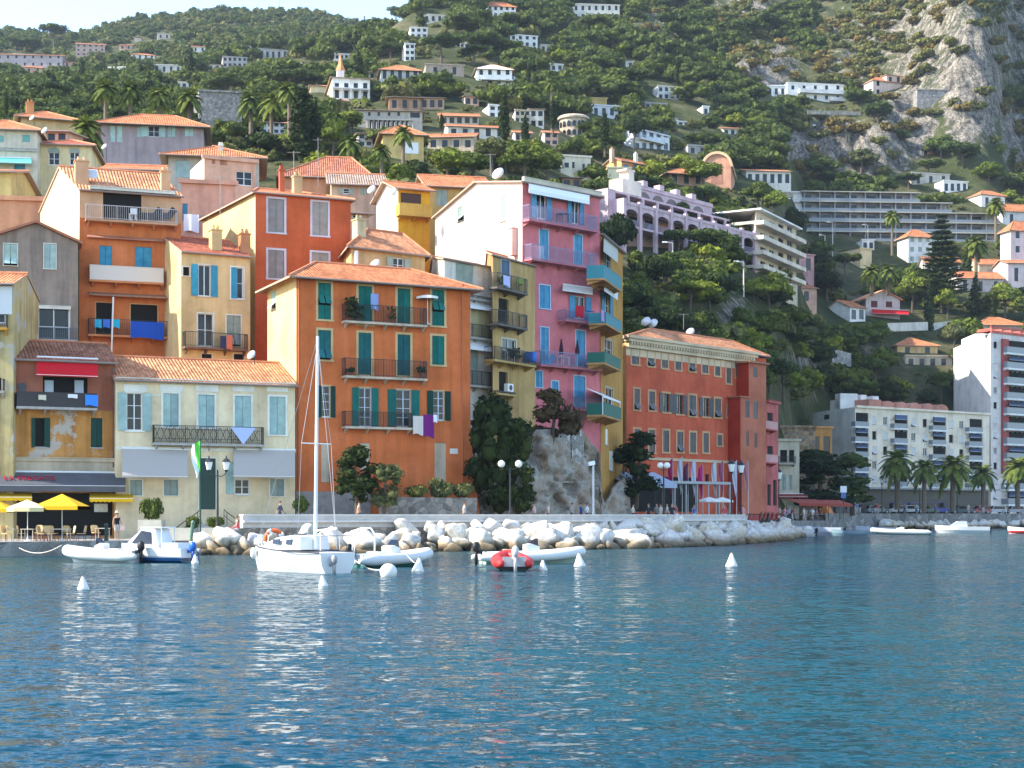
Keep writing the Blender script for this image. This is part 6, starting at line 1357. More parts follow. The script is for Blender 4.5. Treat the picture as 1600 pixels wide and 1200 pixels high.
def clumps_for(kind,r):
    if kind=='pine':   # flat topped umbrella
        L=[(math.cos(t)*q*2.9,math.sin(t)*q*2.9,6.3+r.uniform(-.5,.6),1.25+.5*r.random(),.85) for t,q in zip(r.uniform(0,6.28,9),np.sqrt(r.uniform(.08,1,9)))]+[(0,0,6.9,1.7,.9)]
    elif kind=='bush': L=[(.8*math.cos(t),.8*math.sin(t),.45,.95,.6) for t in (0,1.6,3.1,4.7)]+[(math.cos(t)*q*1.7,math.sin(t)*q*1.7,1.0+r.uniform(-.3,.9)*(1.2-q),1.0+.5*r.random(),.9) for t,q in zip(r.uniform(0,6.28,6),np.sqrt(r.uniform(.05,1,6)))]
    elif kind=='cypress': L=[(r.uniform(-.12,.12),r.uniform(-.12,.12),.8+k*.92,(.95*math.sin(math.pi*min(1,(k+1.2)/10.5))**.6)*(.9+.2*r.random()),.85) for k in range(10)]
    elif kind=='mass':
        L=[]
        for k in range(26):
            t=r.uniform(0,6.28); z=r.uniform(.6,8.2); q=(1.9 if z<5.5 else 1.9*(1-(z-5.5)/4))*r.uniform(.35,1.1); L.append((q*math.cos(t),q*math.sin(t),z,.7+.55*r.random(),.75+.4*r.random()))
    elif kind=='tall':  L=[(r.uniform(-.8,.8)*(1.1-k*.09),r.uniform(-.8,.8)*(1.1-k*.09),2.2+k*.8,1.55-.09*k+.3*r.random(),1.15) for k in range(9)]
    else:
        L=[]
        for k in range(11):
            u=r.normal(size=3); u/=np.linalg.norm(u); u[2]=abs(u[2])*1.1-.25; q=r.uniform(.55,1)
            L.append((u[0]*2.5*q,u[1]*2.5*q,4.3+u[2]*2.2*q,1.15+.6*r.random(),1.0))
        L.append((0,0,4.4,2.0,1.6))
    return L
def trunk_mesh(kind,r):
    m=MB(); H_={'pine':6.4,'bush':1.2,'cypress':9,'tall':8,'round':4.6,'mass':7}[kind]; rt={'pine':.22,'bush':.1,'cypress':.2,'tall':.22,'round':.22,'mass':.2}[kind]
    bx,by=r.uniform(-.35,.35,2)
    m.path([(0,0,-1.5),(bx*.5,by*.5,H_*.35),(bx,by,H_*.7),(bx*.7,by*.7,H_)],[rt*1.25,rt,rt*.75,rt*.35],7)
    if kind in('pine','round','tall'):
        for k in range(6): t=r.uniform(0,6.28); z=H_*r.uniform(.5,.8); m.path([(bx*.8,by*.8,z),(bx+1.0*math.cos(t),by+1.0*math.sin(t),z+.8),(bx+2.0*math.cos(t),by+2.0*math.sin(t),z+1.2)],[rt*.45,rt*.3,rt*.12],5)
    return m
PROTO={}
def proto(kind,leaf,var,nl,ls,core=.72):
    k=(kind,leaf,var)
    if k not in PROTO:
        r=np.random.default_rng(hash_(k)); V,Q,T=crown_arrays(r,clumps_for(kind,r),nl,ls,core)
        cm=np_mesh('crown',V,Q,T,[LEAF[leaf]]); tm=trunk_mesh(kind,r).build('trunk',BARK); me=tm.data; bpy.data.objects.remove(tm)
        PROTO[k]=(cm,me,float(V[:,2].max()),float(np.ptp(V[:,0])))
    return PROTO[k]
def hash_(k): return sum((i+1)*ord(c) for i,c in enumerate(str(k)))%100000
def tree(name,kind,leaf,loc,h,w=None,label='',group=None,var=0,nl=700,ls=.30,cat='tree',rz=None):
    cm,tm,H_,W0=proto(kind,leaf,var,nl,ls); s=h/H_; sw=(w/W0) if w else s
    o=empty(name,loc,random.uniform(0,6.28) if rz is None else rz,label,cat,group); o.scale=(sw,sw,s)
    for n_,me in (('trunk',tm),('crown',cm)):
        c=bpy.data.objects.new(n_,me); COL.objects.link(c); c.parent=o
    return o
def palm_meshes(var):
    r=random.Random(var+5); f=MB(); L=2.7
    for k in range(44):
        t=2*math.pi*k*.381966+r.uniform(-.2,.2); up=1.3-1.75*(k/44)+r.uniform(-.12,.12); LL=L*(.85+.3*r.random()); pts=[]
        for i in range(9):
            q=i/8; rad=LL*q*math.cos(up*(1-.25*q))*(1-.1*q); z=LL*(q*math.sin(up)-.62*q*q*(1.25-.35*up)); pts.append(Vector((math.cos(t)*rad,math.sin(t)*rad,z)))
        side=Vector((-math.sin(t),math.cos(t),0))
        for i in range(8):
            a,b=pts[i],pts[i+1]; d=(b-a); f.tube(a,b,.03*(1-i/9),.03*(1-(i+1)/9),3)
            for j in range(3):
                p=a+d*(j/3); ln=.62*math.sin(math.pi*min(1,(i+j/3+.7)/8.6))**.7+.06
                for s_ in (-1,1):
                    tip=p+side*s_*ln*.8+d.normalized()*ln*.5+Vector((0,0,-.18*ln)); f.face([p,p+d*.5,tip+d*.12,tip])
    tr=MB(); return f,tr
NAMED=[]
PALMF=[]
for v in range(3):
    f,_=palm_meshes(v); o=f.build('fronds',LEAF['palm']); PALMF.append(o.data); bpy.data.objects.remove(o)
def palm(px,ytop,ybase,Y,label,group='palm trees',wpx=None,fr=None,fruit=False,lean=0):
    """ytop = top of the fronds, ybase = foot of the trunk"""
    h=(ybase-ytop)*Y/F; w=(wpx or 40)*Y/F; s=w/5.0; p=W(px,ybase,Y); o=empty('palm_tree',p,0,label,'palm tree',group)
    NAMED.append((px-10,px+10,ytop,ybase,Y)); th=h-1.9*s; m=MB(); n=9; pts=[(lean*(k/n)**2,0,-1+(th+1)*k/n) for k in range(n+1)]
    m.path(pts,[.30*s*1.2-.05*s*(k/n) for k in range(n+1)],8)
    m.lathe([(.2*s,-.5*s),(.42*s,-.1*s),(.36*s,.25*s),(.1*s,.5*s)],(lean,0,th),8); m.build('trunk',PBARK,o)
    c=bpy.data.objects.new('crown',PALMF[int(px)%3]); COL.objects.link(c); c.parent=o; c.location=(lean,0,th+.1*s); c.scale=(s,s,s); c.rotation_euler=(0,0,px*.7)
    if fruit:
        m=MB()
        for k in range(6): t=k*1.05; m.sph((lean+.55*s*math.cos(t),.55*s*math.sin(t),th-.15*s),.26*s,6,5,sz=1.4)
        m.build('fruit_cluster',plain('orange_dates',(.45,.20,.03),.8),o)
    return o
# named palms
for a in ((165,122,200,232,'palm left of the pair behind the mauve house',46),(204,124,200,234,'palm right of the pair behind the mauve house',44),(248,132,200,236,'short bright palm behind the mauve roof',44),(296,136,200,240,'palm at the left of the stone tower',46),(135,178,224,178,'low spreading palm in front of the mauve house',62),
          (392,140,216,262,'palm touching the right side of the stone tower',48),(424,142,222,255,'tall palm left of the big dark cypress',46),(452,124,232,248,'tallest palm beside the big dark cypress',44),(630,194,250,222,'palm in front of the yellow villa',38),(548,206,250,214,'low palm right of the big cypress',44),(596,222,262,205,'thin trunk palm before the red hipped roof',34),
          (1394,326,394,428,'lone tall palm before the long stepped block',30),(1525,364,445,395,'tall palm behind the slim cypress',42),(1362,410,455,368,'bushy palm under the white three storey house',40),(1388,408,455,372,'second bushy palm under the white three storey house',40),(1556,306,372,455,'palm before the grey white house at the right edge',34),
          (975,272,305,300,'small palm behind the lilac building chimney',28),(832,262,292,262,'small palm behind the pink house roof',30),(862,122,200,365,'feathery tall palm among the pines',24)):
    palm(*a[:4],a[4],wpx=a[5])
for px,yt,yb,Y,l,w in ((1402,696,787,262,'seafront palm nearest the big dark tree',62),(1444,712,792,258,'shorter seafront palm second from the big dark tree',52),(1489,704,790,262,'seafront palm with orange dates before the navy awnings',66),(1536,722,784,268,'low drooping seafront palm before the tower stripe',48),(1590,710,786,270,'seafront palm cut by the right edge of the photo',56)):
    palm(px,yt,yb,Y,l,'seafront palms',w,fruit=px in(1489,1536,1402))
# named cypresses: (px, top, base, width, distance, label)
for px,yt,yb,w,Y,l in ((474,128,262,46,236,'broad dark cypress left of its twin beside the tall palms'),(491,150,258,26,238,'narrow dark cypress crowding the broad one'),(788,136,240,22,285,'tall slim cypress above the ochre ribbed roof'),(820,176,232,15,300,'slim cypress right of the tall one above the roofs'),(864,150,204,14,330,'cypress spire at the left of the round villa'),(945,170,236,18,318,'pointed cypress right of the round villa'),
                       (826,96,136,9,420,'small far cypress beside the pediment villa'),(1452,428,545,20,372,'slim bright cypress in front of the layered pine'),(1523,424,512,22,382,'ivy green cypress under the tall palm'),(690,176,206,10,300,'small cypress in front of the twin roofed house'),(1580,232,270,16,520,'dark cypress high on the right slope'),(93,40,52,5,1000,'tiny cypress on the far left ridge'),(10,140,186,8,230,'cypress peeping over the cream house roof'),(1552,465,520,14,378,'small cypress right of the ivy green one')):
    NAMED.append((px-w/2,px+w/2,yt,yb,Y)); tree('cypress_tree','cypress','cypress',W(px,yb,Y),(yb-yt)*Y/F,w*Y/F,l,'cypress trees',0 if w<30 else 1,900,.22)
# layered araucaria
Y=385; p=W(1471,470,Y); h=(470-335)*Y/F; o=empty('araucaria_tree',p,0,'dark layered araucaria pine before the long stepped block','tree'); m=MB(); m.tube((0,0,-3),(0,0,h),.35,.06,8); m.build('trunk',BARK,o)
r=np.random.default_rng(5); V=[];n0=0
for t in range(15):
    z=h*(.10+.88*t/14); R_=(6.2*(1-t/14.5)+.5)
    for k in range(9):
        a=6.28*k/9+t; L=np.linspace(.15,1,16)
        for q in L:
            c=np.array([math.cos(a)*R_*q,math.sin(a)*R_*q,z-.10*R_*q+.25*q*q*R_*.5])
            for s_ in range(3): u=r.normal(size=3)*np.array([.55,.55,.18]); v=r.normal(size=3)*np.array([.3,.3,.14]); V+= [c-u,c+v,c+u,c-v]
V=np.array(V); me=np_mesh('crown',V,np.arange(len(V)).reshape(-1,4),np.zeros((0,3),int),[LEAF['pine']]); c=bpy.data.objects.new('crown',me); COL.objects.link(c); c.parent=o
# front-row shrubs and trees: (name, kind, leaf, px, top, base, width px, distance, label, category)
for nm,kd,lf,px,yt,yb,w,Y,l,ct in (
 ('shade_tree','mass','dark',1282,700,792,124,226,'big dark spreading tree over the plaza crowd','tree'),('shade_tree','mass','round',1332,706,792,100,236,'green tree with a sunlit right side by the palms','tree'),
 ('evergreen_tree','mass','dark',768,610,800,92,114.0,'large dark evergreen filling the gap right of the orange house','tree'),('evergreen_tree','mass','dark',808,650,803,80,113.5,'dark evergreen against the rock below the pink house','tree'),('evergreen_tree','mass','dark',748,640,790,50,116,'dark foliage mass behind the orange house corner','tree'),
 ('bougainvillea','mass','boug',862,606,690,84,120,'purple brown bougainvillea draped at the foot of the pink house','shrub'),('bougainvillea','bush','boug',893,630,682,44,121,'trailing purple creeper right of the bougainvillea','shrub'),
 ('shrub','mass','dark',558,692,792,76,106.5,'dark leggy shrub against the orange wall','shrub'),('shrub','mass','olive',600,722,792,60,106.5,'bushy green shrub right of the leggy one','shrub'),('shrub','bush','olive',688,744,778,44,110.5,'scrubby hedge plant under the right orange shutters','shrub'),('shrub','bush','olive',722,752,778,40,111.5,'low scrub at the orange house corner','shrub'),('shrub','bush','olive',650,756,778,40,109.5,'low scrub mid way along the stone wall','shrub'),
 ('shrub','bush','round',470,772,802,24,104,'small green shrub at the left corner of the orange house','shrub'),
 ('cedar_tree','mass','dark',994,672,778,88,139,'dark cedar in front of the red hotel left end','tree'),('cedar_tree','pine','dark',975,700,775,44,142,'dark flat cedar beside the ochre house foot','tree'),
 ('shrub','bush','round',238,776,812,38,98.5,'round green bush in the pale planter','shrub'),('shrub','bush','round',300,806,826,34,99,'low green planting in the long planter','shrub'),('shrub','bush','round',336,806,826,28,99.4,'low green planting right of the flag pole','shrub'),
):
    tree(nm,kd,lf,W(px,yb,Y),(yb-yt)*Y/F,w*Y/F,l,None,int(px)%3,1500 if w>60 else 700,.26,ct)
# ---- notable hill trees
NT=[]
for kd,lf,px,yt,yb,w,l in (('round','light',547,172,206,52,'bright rounded tree left of the arcade house'),('round','light',520,190,245,48,'bright green tree right of the cypresses'),('pine','pine',452,108,150,60,'broad pine left of the columned villa'),('pine','pine',610,66,100,52,'umbrella pine above the verandah villa'),('pine','pine',690,58,96,70,'wide umbrella pine over the brown stone house'),('pine','pine',740,72,100,60,'umbrella pine left of the pediment villa'),
  ('round','round',820,222,290,80,'dense green tree behind the pink house roof'),('round','light',855,232,288,60,'light tree by the ivory villa'),('round','round',740,235,290,60,'leafy tree behind the ochre roof'),('round','light',700,232,288,66,'olive green tree behind the yellow house'),('round','olive',770,215,270,60,'grey olive tree under the tall cypress'),('round','dark',990,180,235,44,'dark round tree between the white hillside villas'),('round','dark',1000,272,312,70,'clipped dark tree above the lilac penthouse'),
  ('round','dark',1292,425,474,66,'dense dark round tree by the road lamps'),('round','light',1425,422,490,52,'vivid green tree left of the slim cypress'),('round','light',1480,450,500,40,'vivid green tree behind the slim cypress'),('round','light',1570,440,500,54,'leafy tree right of the ivy cypress'),('pine','pine',1370,160,215,70,'tall loose pine below the perched villa'),('pine','pine',1395,205,240,66,'spreading pine below the viaduct'),('round','olive',1490,505,552,36,'grey olive tree left of the tower block'),
  ('pine','pine',1420,270,300,50,'pine pair above the long stepped block'),('round','round',352,115,150,66,'broad tree behind the stone tower'),('pine','pine',40,60,90,70,'clump of pines above the mauve block'),('pine','pine',85,36,78,50,'ridge pine group against the sky at left'),('tall','dark',128,92,160,22,'tall dark conifer above the twin palms'),('tall','pine',658,16,44,30,'ridge pine where the near hill meets the sky'),('pine','pine',620,12,44,36,'bushy ridge pine against the sky'),('round','light',1100,250,300,70,'bright trees round the domed house'),
  ('pine','light',1078,440,486,64,'sunlit flat topped pine on the road slope'),('pine','light',1180,448,482,60,'sunlit pine under the second road lamp'),('round','dark',960,330,440,70,'dark trees just right of the pink house'),('round','light',945,315,372,50,'sunlit tree top beside the pink house roof'),('round','dark',1240,322,402,46,'dark tree covering the left end of the long stepped block'),('round','dark',1272,386,440,58,'dark leafy tree below the long stepped block'),('round','light',1212,296,345,50,'bright tree behind the cream balcony block'),('round','round',1186,282,330,52,'green tree between the domed house and the cream balcony block'),('round','round',1470,212,256,58,'rounded tree on the green slope under the cliff'),('pine','pine',1505,222,276,72,'broad pine on the slope under the great cliff'),('round','light',1545,250,300,58,'light green tree above the small orange roofed villa'),('pine','pine',1452,250,285,50,'pine left of the white tiered villa'),('round','olive',1345,232,276,62,'grey olive tree under the lower crags'),('round','olive',1222,345,400,40,'olive tree beside the cream balcony block'),('pine','pine',1320,395,440,52,'spreading pine behind the sunny cream block')):
    Y=ground_Y(px,yb,170); NT.append((px-w/2,px+w/2,yt,yb,Y)); tree({'pine':'pine_tree','round':'broadleaf_tree','tall':'conifer_tree'}[kd],kd,lf,W(px,yb,Y),(yb-yt)*Y/F,w*Y/F,l,None,int(px)%3,1300 if w>40 else 800,.30)
# ---- the wooded slope
def sample():
    out=[]; r=np.random.default_rng(3)
    for y0,y1,c in ((172,330,3.3),(330,440,4.8),(440,700,5.5),(700,1290,9.5)):
        ys=np.arange(y0,y1,c)
        for y in ys:
            half=1.0*y*900/F; xs=np.arange(-half,half,c); xs=xs+r.uniform(-.5,.5,len(xs))*c; yy=y+r.uniform(-.5,.5,len(xs))*c
            out.append(np.stack([xs,yy],1))
    return np.concatenate(out),r
P_,r_=sample(); pxs=800+F*P_[:,0]/P_[:,1]; zs=gz(P_[:,0],P_[:,1]); pys=HOR-F*(zs-EYE)/P_[:,1]
HR=np.array(HOUSE_RECTS); NM=np.array(NAMED+NT)
keep=(pxs>-60)&(pxs<1660)&(pys>-25)&(pys<800)
keep&=~((pxs<925)&(P_[:,1]<np.interp(pxs,[0,160,380,560,800,925],[225,232,235,205,185,175])))
keep&=~((pxs>=925)&(pxs<1270)&(pys>650)); keep&=~((pxs>1255)&(pys>640))
rm=rock_mask(pxs,pys); zs=zs+relief(P_[:,0],P_[:,1],zs,rm); nz=fbm(P_[:,0]/24,P_[:,1]/24,3,77); rr_=r_.random(len(P_))
keep&=rr_>rm*np.where(P_[:,1]<380,.35,.42)
clear=np.clip((nz-.56)*5,0,.5)*np.where(P_[:,1]>400,1,.1); keep&=r_.random(len(P_))>clear
trees=[]; order=np.argsort(P_[:,1])
# crest of the ridges: nothing beyond them is seen
for i in np.nonzero(keep)[0]:
    px,py,Y=pxs[i],pys[i],P_[i,1]; u=r_.random(); q=nz[i]
    zone='far' if Y>700 else 'mid' if Y>330 else 'near'
    if zone=='far': kd,lf,h=('round','pine' if u<.55 else 'olive' if u<.85 else 'round',r_.uniform(3.5,7.5))
    elif zone=='mid':
        kd,lf,h=('pine','pine',r_.uniform(6,9)) if u<.40 else ('round','round',r_.uniform(5,8)) if u<.66 else ('bush','olive',r_.uniform(2.5,4.5)) if u<.84 else ('tall','pine',r_.uniform(7,11)) if u<.90 else ('cypress','cypress',r_.uniform(8,13)) if u<.94 else ('round','light',r_.uniform(4,6))
    else: kd,lf,h=('round','round',r_.uniform(4,7)) if u<.38 else ('round','dark',r_.uniform(4,7)) if u<.60 else ('bush','olive',r_.uniform(2,3.6)) if u<.78 else ('pine','pine',r_.uniform(5,7.5)) if u<.9 else ('round','light',r_.uniform(3.5,5.5))
    if rm[i]>.3 and Y>380: kd,h=('bush',min(h,3.2)); lf='dry' if r_.random()<.3 else 'olive'
    hp=h*F/Y; wp=hp*{'pine':.95,'round':.95,'bush':1.6,'tall':.45,'cypress':.22}[kd]; bad=False
    o=(HR[:,0]-wp*.42<px)&(HR[:,1]+wp*.42>px)
    if (o&(HR[:,4]+1>Y)&(py-hp*.95<HR[:,3]-2-(HR[:,3]-HR[:,2])*.12)&(py>HR[:,2])).any():
        # too tall for the house behind it: try a low shrub instead
        if (o&(HR[:,4]+1>Y)&(py-8<HR[:,3]-3)&(py>HR[:,2])).any(): continue
        kd,lf,h='bush','olive',6.5*Y/F; hp=6.5; wp=11
    if (o&(abs(HR[:,4]+6-Y)<9)&(py<HR[:,3]+3)&(py>HR[:,2]-30)).any() : continue
    o=(NM[:,0]-wp*.3<px)&(NM[:,1]+wp*.3>px)&(NM[:,4]+2>Y)&(py>NM[:,2])
    if (o&(py-hp<NM[:,3]-.25*(NM[:,3]-NM[:,2]))).any(): continue
    if zone!='near' and any(a-2<px<b+2 and abs(Y-Yn)<6 for a,b,_,_,Yn in NT): continue
    trees.append((px,py,Y,zs[i],kd,lf,h,wp*hp,P_[i,0]))
trees.sort(key=lambda t:-t[7])
inview=[t for t in trees if -20<t[0]<1620 and t[1]-5>0]
NIND=270
ind=inview[:NIND]; ids=set(id(t) for t in ind); rest=[t for t in trees if id(t) not in ids]
KN={'pine':'pine_tree','round':'broadleaf_tree','bush':'shrub','tall':'conifer_tree','cypress':'cypress_tree'}
DESC={'round':'mid green','dark':'very dark green','pine':'deep green','olive':'grey green','light':'bright yellow green','dry':'dry brownish','cypress':'dark'}
for t in ind:
    px,py,Y,z,kd,lf,h,_,x=t
    zone='on the shaded slope between the hotel and the lilac arches' if 930<px<1260 and py>330 else 'on the bluff right of the red hotel' if px>=1200 and py>380 else 'on the upper right slope under the crags' if px>1150 else 'among the villas above the old town' if py>130 else 'high on the wooded middle slope'
    tree(KN[kd],kd,lf,(x,Y,z-.3),h,None,'%s %s %s'%(DESC[lf],{'pine':'spreading pine','round':'rounded tree','bush':'shrub','tall':'upright conifer','cypress':'slender cypress'}[kd],zone),'%s trees %s'%(DESC[lf],zone),int(px+py)%3,620,.36)
# the rest of the woodland as one mass
LOW={}
def low(kd,v,nl,ls):
    k=(kd,v,nl)
    if k not in LOW:
        r=np.random.default_rng(hash_(k)); c=clumps_for(kd,r)
        if nl<140: c=[c[j] for j in r.permutation(len(c))[:5]]+[c[-1]]
        V,Q,T=crown_arrays(r,c,nl,ls,.78); LOW[k]=(V,Q,T,V[:,2].max(),max(0,V[:,2].min()))
    return LOW[k]
LI={k:i for i,k in enumerate(('round','light','pine','olive','dark','dry','cypress'))}
VV=[];QQ=[];TT=[];MQ=[];MT=[];n0=0
for j,t in enumerate(rest):
    px,py,Y,z,kd,lf,h,_,x=t; far=Y>700
    V,Q,T,H_,zm=low(kd,j%4,110 if far else 300,.62 if far else .46); s=h/(H_-.6*zm); a=r_.uniform(0,6.28); c,s2=math.cos(a),math.sin(a); wx=s*r_.uniform(.9,1.3)
    U=np.stack([(V[:,0]*c-V[:,1]*s2)*wx+x,(V[:,0]*s2+V[:,1]*c)*wx+Y,(V[:,2]-.6*zm)*s+z-.3],1)
    VV.append(U); QQ.append(Q+n0); TT.append(T+n0); n0+=len(V); MQ.append(np.full(len(Q),LI[lf])); MT.append(np.full(len(T),LI[lf]))
me=np_mesh('woodland',np.concatenate(VV),np.concatenate(QQ),np.concatenate(TT),[LEAF[k] for k in LI],np.concatenate(MQ+MT))
o=bpy.data.objects.new('woodland',me); COL.objects.link(o); tag(o,'dense Mediterranean woodland covering the hill behind the town','woodland',kind='stuff')
print('trees',len(trees),'ind',len(ind),'verts',n0)
# ---------------------------------------------------------------- boulders
def boulder_mesh(v):
    r=np.random.default_rng(100+v); V,Fc=ico(3); V=V/np.linalg.norm(V,axis=1)[:,None]
    e3=np.eye(3); pl=np.concatenate([e3,-e3,r.choice([-1,1],(5,3))*1.0])+r.normal(size=(11,3))*.22; pl/=np.linalg.norm(pl,axis=1)[:,None]; d=np.concatenate([r.uniform(.48,.72,6),r.uniform(.62,.9,5)])
    k=V@pl.T; t=np.where(k>.05,d[None,:]/np.maximum(k,.05),9).min(1); V2=V*np.minimum(t,1.05)[:,None]*(1+.02*(r.random(len(V))-.5))[:,None]; V2*=np.array([1,r.uniform(.75,1),r.uniform(.6,.8)])
    return np_mesh('boulder',V2,np.zeros((0,4),int),Fc,[ROCKM[v%3]])
ROCKM=[rocky('limestone_a',(.74,.70,.63),(.42,.39,.36),(.66,.52,.35),.9,.05),rocky('limestone_b',(.70,.66,.61),(.38,.36,.34),(.62,.53,.42),.8,.05),rocky('limestone_c',(.72,.66,.56),(.42,.37,.31),(.66,.50,.31),1.0,.08)]
BM=[boulder_mesh(k) for k in range(12)]
rr=random.Random(4)
def boulder(p,s,label,group,k=None):
    o=bpy.data.objects.new('boulder',BM[rr.randrange(12) if k is None else k]); COL.objects.link(o); o.location=p; s*=1.22; o.scale=(s*rr.uniform(.85,1.2),s*rr.uniform(.8,1.1),s*rr.uniform(.85,1.2)); o.rotation_euler=(rr.uniform(-.9,.9),rr.uniform(-.9,.9),rr.uniform(0,6.28))
    return tag(o,label,'boulder',group)
line=[(372,95.2),(440,97.0),(520,98.6),(650,102.0),(800,106.2),(950,111),(1060,119),(1165,134),(1190,150),(1215,165),(1242,180)]
LP_=[Vector((X(a,b),b,0)) for a,b in line]
def along(s):
    for a,b in zip(LP_,LP_[1:]):
        l=(b-a).length
        if s<=l: d=(b-a).normalized(); return a+d*s,Vector((-d.y,d.x,0))
        s-=l
    return None,None
s=0.0
while True:
    p,nn=along(s)
    if p is None: break
    px=PX((p.x,p.y,0))[0]; zone='lit white limestone boulder in the breakwater below the sea wall' if px<1000 else 'shaded limestone boulder in the breakwater below the hotel plaza'
    for row,(off,z) in enumerate(((-1.7,-.05),(-.5,.42),(.7,.95),(1.75,1.35))):
        if row==3 and px<660: continue
        if row==2 and px<520 and rr.random()<.5: continue
        q=p+nn*(off+rr.uniform(-.35,.35)); boulder(q+Vector((0,0,z+rr.uniform(-.12,.15))),rr.choice((.45,.6,.75,.9,1.0,1.3))*(1.0 if row<3 else .85),zone,zone.replace('boulder','boulders').replace('lit ','lit ',1))
    s+=rr.uniform(1.15,1.6)
for px,Y,z,s_ in ((306,94.3,.1,.95),(322,94.2,.75,1.0),(338,94.2,.15,1.1),(352,94.6,.7,.85),(366,94.9,.9,1.1),(372,94.2,.1,.9),(316,93.6,-.1,.8),(350,93.8,-.05,.9),(388,95.2,.2,.9)):
    boulder(Vector((X(px,Y),Y,z)),s_,'warm coloured boulder in the heap at the quay end','warm boulders at the quay end',2)
for k in range(46):
    px=1382+k*5.0+rr.uniform(-2,2); Y=np.interp(px,[1340,1400,1500,1620],[255,264,276,288])-rr.uniform(1.0,4.0); boulder(Vector((X(px,Y),Y,rr.uniform(-.1,.9))),rr.uniform(.8,1.3),'small pale boulder below the far seafront road','pale boulders below the far road')
boulder(Vector((X(620,106.5),106.5,1.5)),1.35,'large bluish rock by the shrub under the orange house','bluish rock',3)
# rock face under the pink house
def rockface():
    nu,nv=70,60; V=[];r0=[]
    xs=np.linspace(722,984,nu); 
    for i,px in enumerate(xs):
        top=np.interp(px,[722,760,800,835,905,930,940,960,975,984],[790,760,735,672,672,700,790,760,740,800]); Yb=np.interp(px,[722,800,850,910,935,984],[115.5,118,120.5,126,130,142])
        for j in range(nv):
            py=830+(top-830)*j/(nv-1); t=j/(nv-1); Y=Yb-1.6*(1-t); V.append(W(px,py,Y)[:])
    V=np.array(V); n1=fbm(V[:,0]/2.6+V[:,1]*.1,V[:,2]/2.2,5,5); n2=1-abs(2*fbm(V[:,0]/1.1,V[:,2]/1.6,4,8)-1); V[:,1]+=-(n1-.5)*4.6-(n2-.6)*2.2; V[:,0]+=(n2-.6)*.5
    i,j=np.meshgrid(np.arange(nu-1),np.arange(nv-1),indexing='ij'); a=(i*nv+j).ravel(); Q=np.stack([a,a+nv,a+nv+1,a+1],1)
    B=V.copy(); B[:,1]+=7; n=len(V); top=[];
    for k in range(nu-1): a=k*nv+nv-1; top.append((a,a+nv,a+nv+n,a+n))
    me=np_mesh('rock_face',np.concatenate([V,B]),np.concatenate([Q,np.array(top)]),np.zeros((0,3),int),[rocky('shaded_crag',(.42,.37,.31),(.025,.022,.02),(.30,.17,.09),1.7)])
    o=bpy.data.objects.new('rock_face',me); COL.objects.link(o); tag(o,'rough grey and brown rock face under the pink house','cliff',kind='structure')
rockface()
def lowwall(pts,th,z0,label,mat,name='stone_wall'):
    c=W(*pts[0]); m=MB()
    for a,b in zip(pts,pts[1:]):
        p,q=W(*a)-c,W(*b)-c; m.extrude([(p.x,p.y,z0-c.z),(q.x,q.y,z0-c.z),tuple(q),tuple(p)],(0,th,0))
    return tag(m.build(name,mat,None,False,c),label,'wall')
lowwall([(592,776,107.6),(650,777,108.6),(745,778,111.2)],2.2,1.5,'rubble stone terrace wall below the orange house shrubs',stone('rubble',(.28,.24,.20),2.0))
lowwall([(828,668,121.5),(870,670,122.5),(912,672,125.5)],1.0,5.0,'pale rubble parapet on top of the rock face',stone('rubble_pale',(.42,.38,.34),2.0))
lowwall([(905,704,127),(938,706,131)],1.5,1.5,'rubble stone base under the pink house right corner',stone('rubble',(.28,.24,.20),2.0))
# ---------------------------------------------------------------- boats
GEL=plain('white_gelcoat',(.66,.66,.65),.3); TUBEW=plain('white_hypalon',(.64,.63,.60),.5); BLACKP=plain('black_rubber',(.015,.015,.017),.5); SMOKE=plain('smoked_screen',(.01,.015,.03),.08); BLUEH=plain('blue_boot_stripe',(.008,.05,.16),.3)
def hull(m,L,B,Hf,sheer=.25,draft=.35,tr=.85,deck=True,n=12):
    """lofted hull from stern (x=0) to bow (x=L); water line at z=0"""
    rows=[]
    for i in range(n+1):
        t=i/n; w=B/2*(tr+(1-tr)*min(1,t*2.5))*(1-max(0,(t-.45)/.55)**2.2); w=max(w,.02); h=Hf+sheer*t*t; k=draft*(1-max(0,(t-.7)/.3)**2)
        x=L*t+(.0 if t<.9 else 0); rows.append([(x,-w,h),(x,-w*.94,h*.45),(x-.10*t*L*.3,-w*.72,0),(x-.12*t*L*.4,-w*.35,-k*.7),(x-.14*t*L*.4,0,-k),(x-.12*t*L*.4,w*.35,-k*.7),(x-.10*t*L*.3,w*.72,0),(x,w*.94,h*.45),(x,w,h)])
    for a,b in zip(rows,rows[1:]):
        for j in range(8): m.face([a[j],b[j],b[j+1],a[j+1]])
    m.face(rows[0]); 
    if deck: m.face([r[0] for r in rows]+[r[8] for r in rows][::-1])
    return rows
def outboard(parent,x,y,z,mat,s=1.0,name='outboard_motor'):
    m=MB(); m.sph((x-.28*s,y,z+.32*s),.26*s,10,8,.9,.7,1.15); m.box(x-.36*s,y-.07*s,z-.7*s,x-.22*s,y+.07*s,z+.2*s); m.box(x-.5*s,y-.02,z-.72*s,x-.1*s,y+.02,z-.66*s); m.box(x-.2*s,y-.12*s,z-.05*s,x+.06*s,y+.12*s,z+.12*s)
    return m.build(name,mat,parent,True)
def heading(o,a): o.rotation_euler=(0,0,R(a))
def wl(px,py): Y=F*EYE/(py-HOR); return W(px,py,Y)
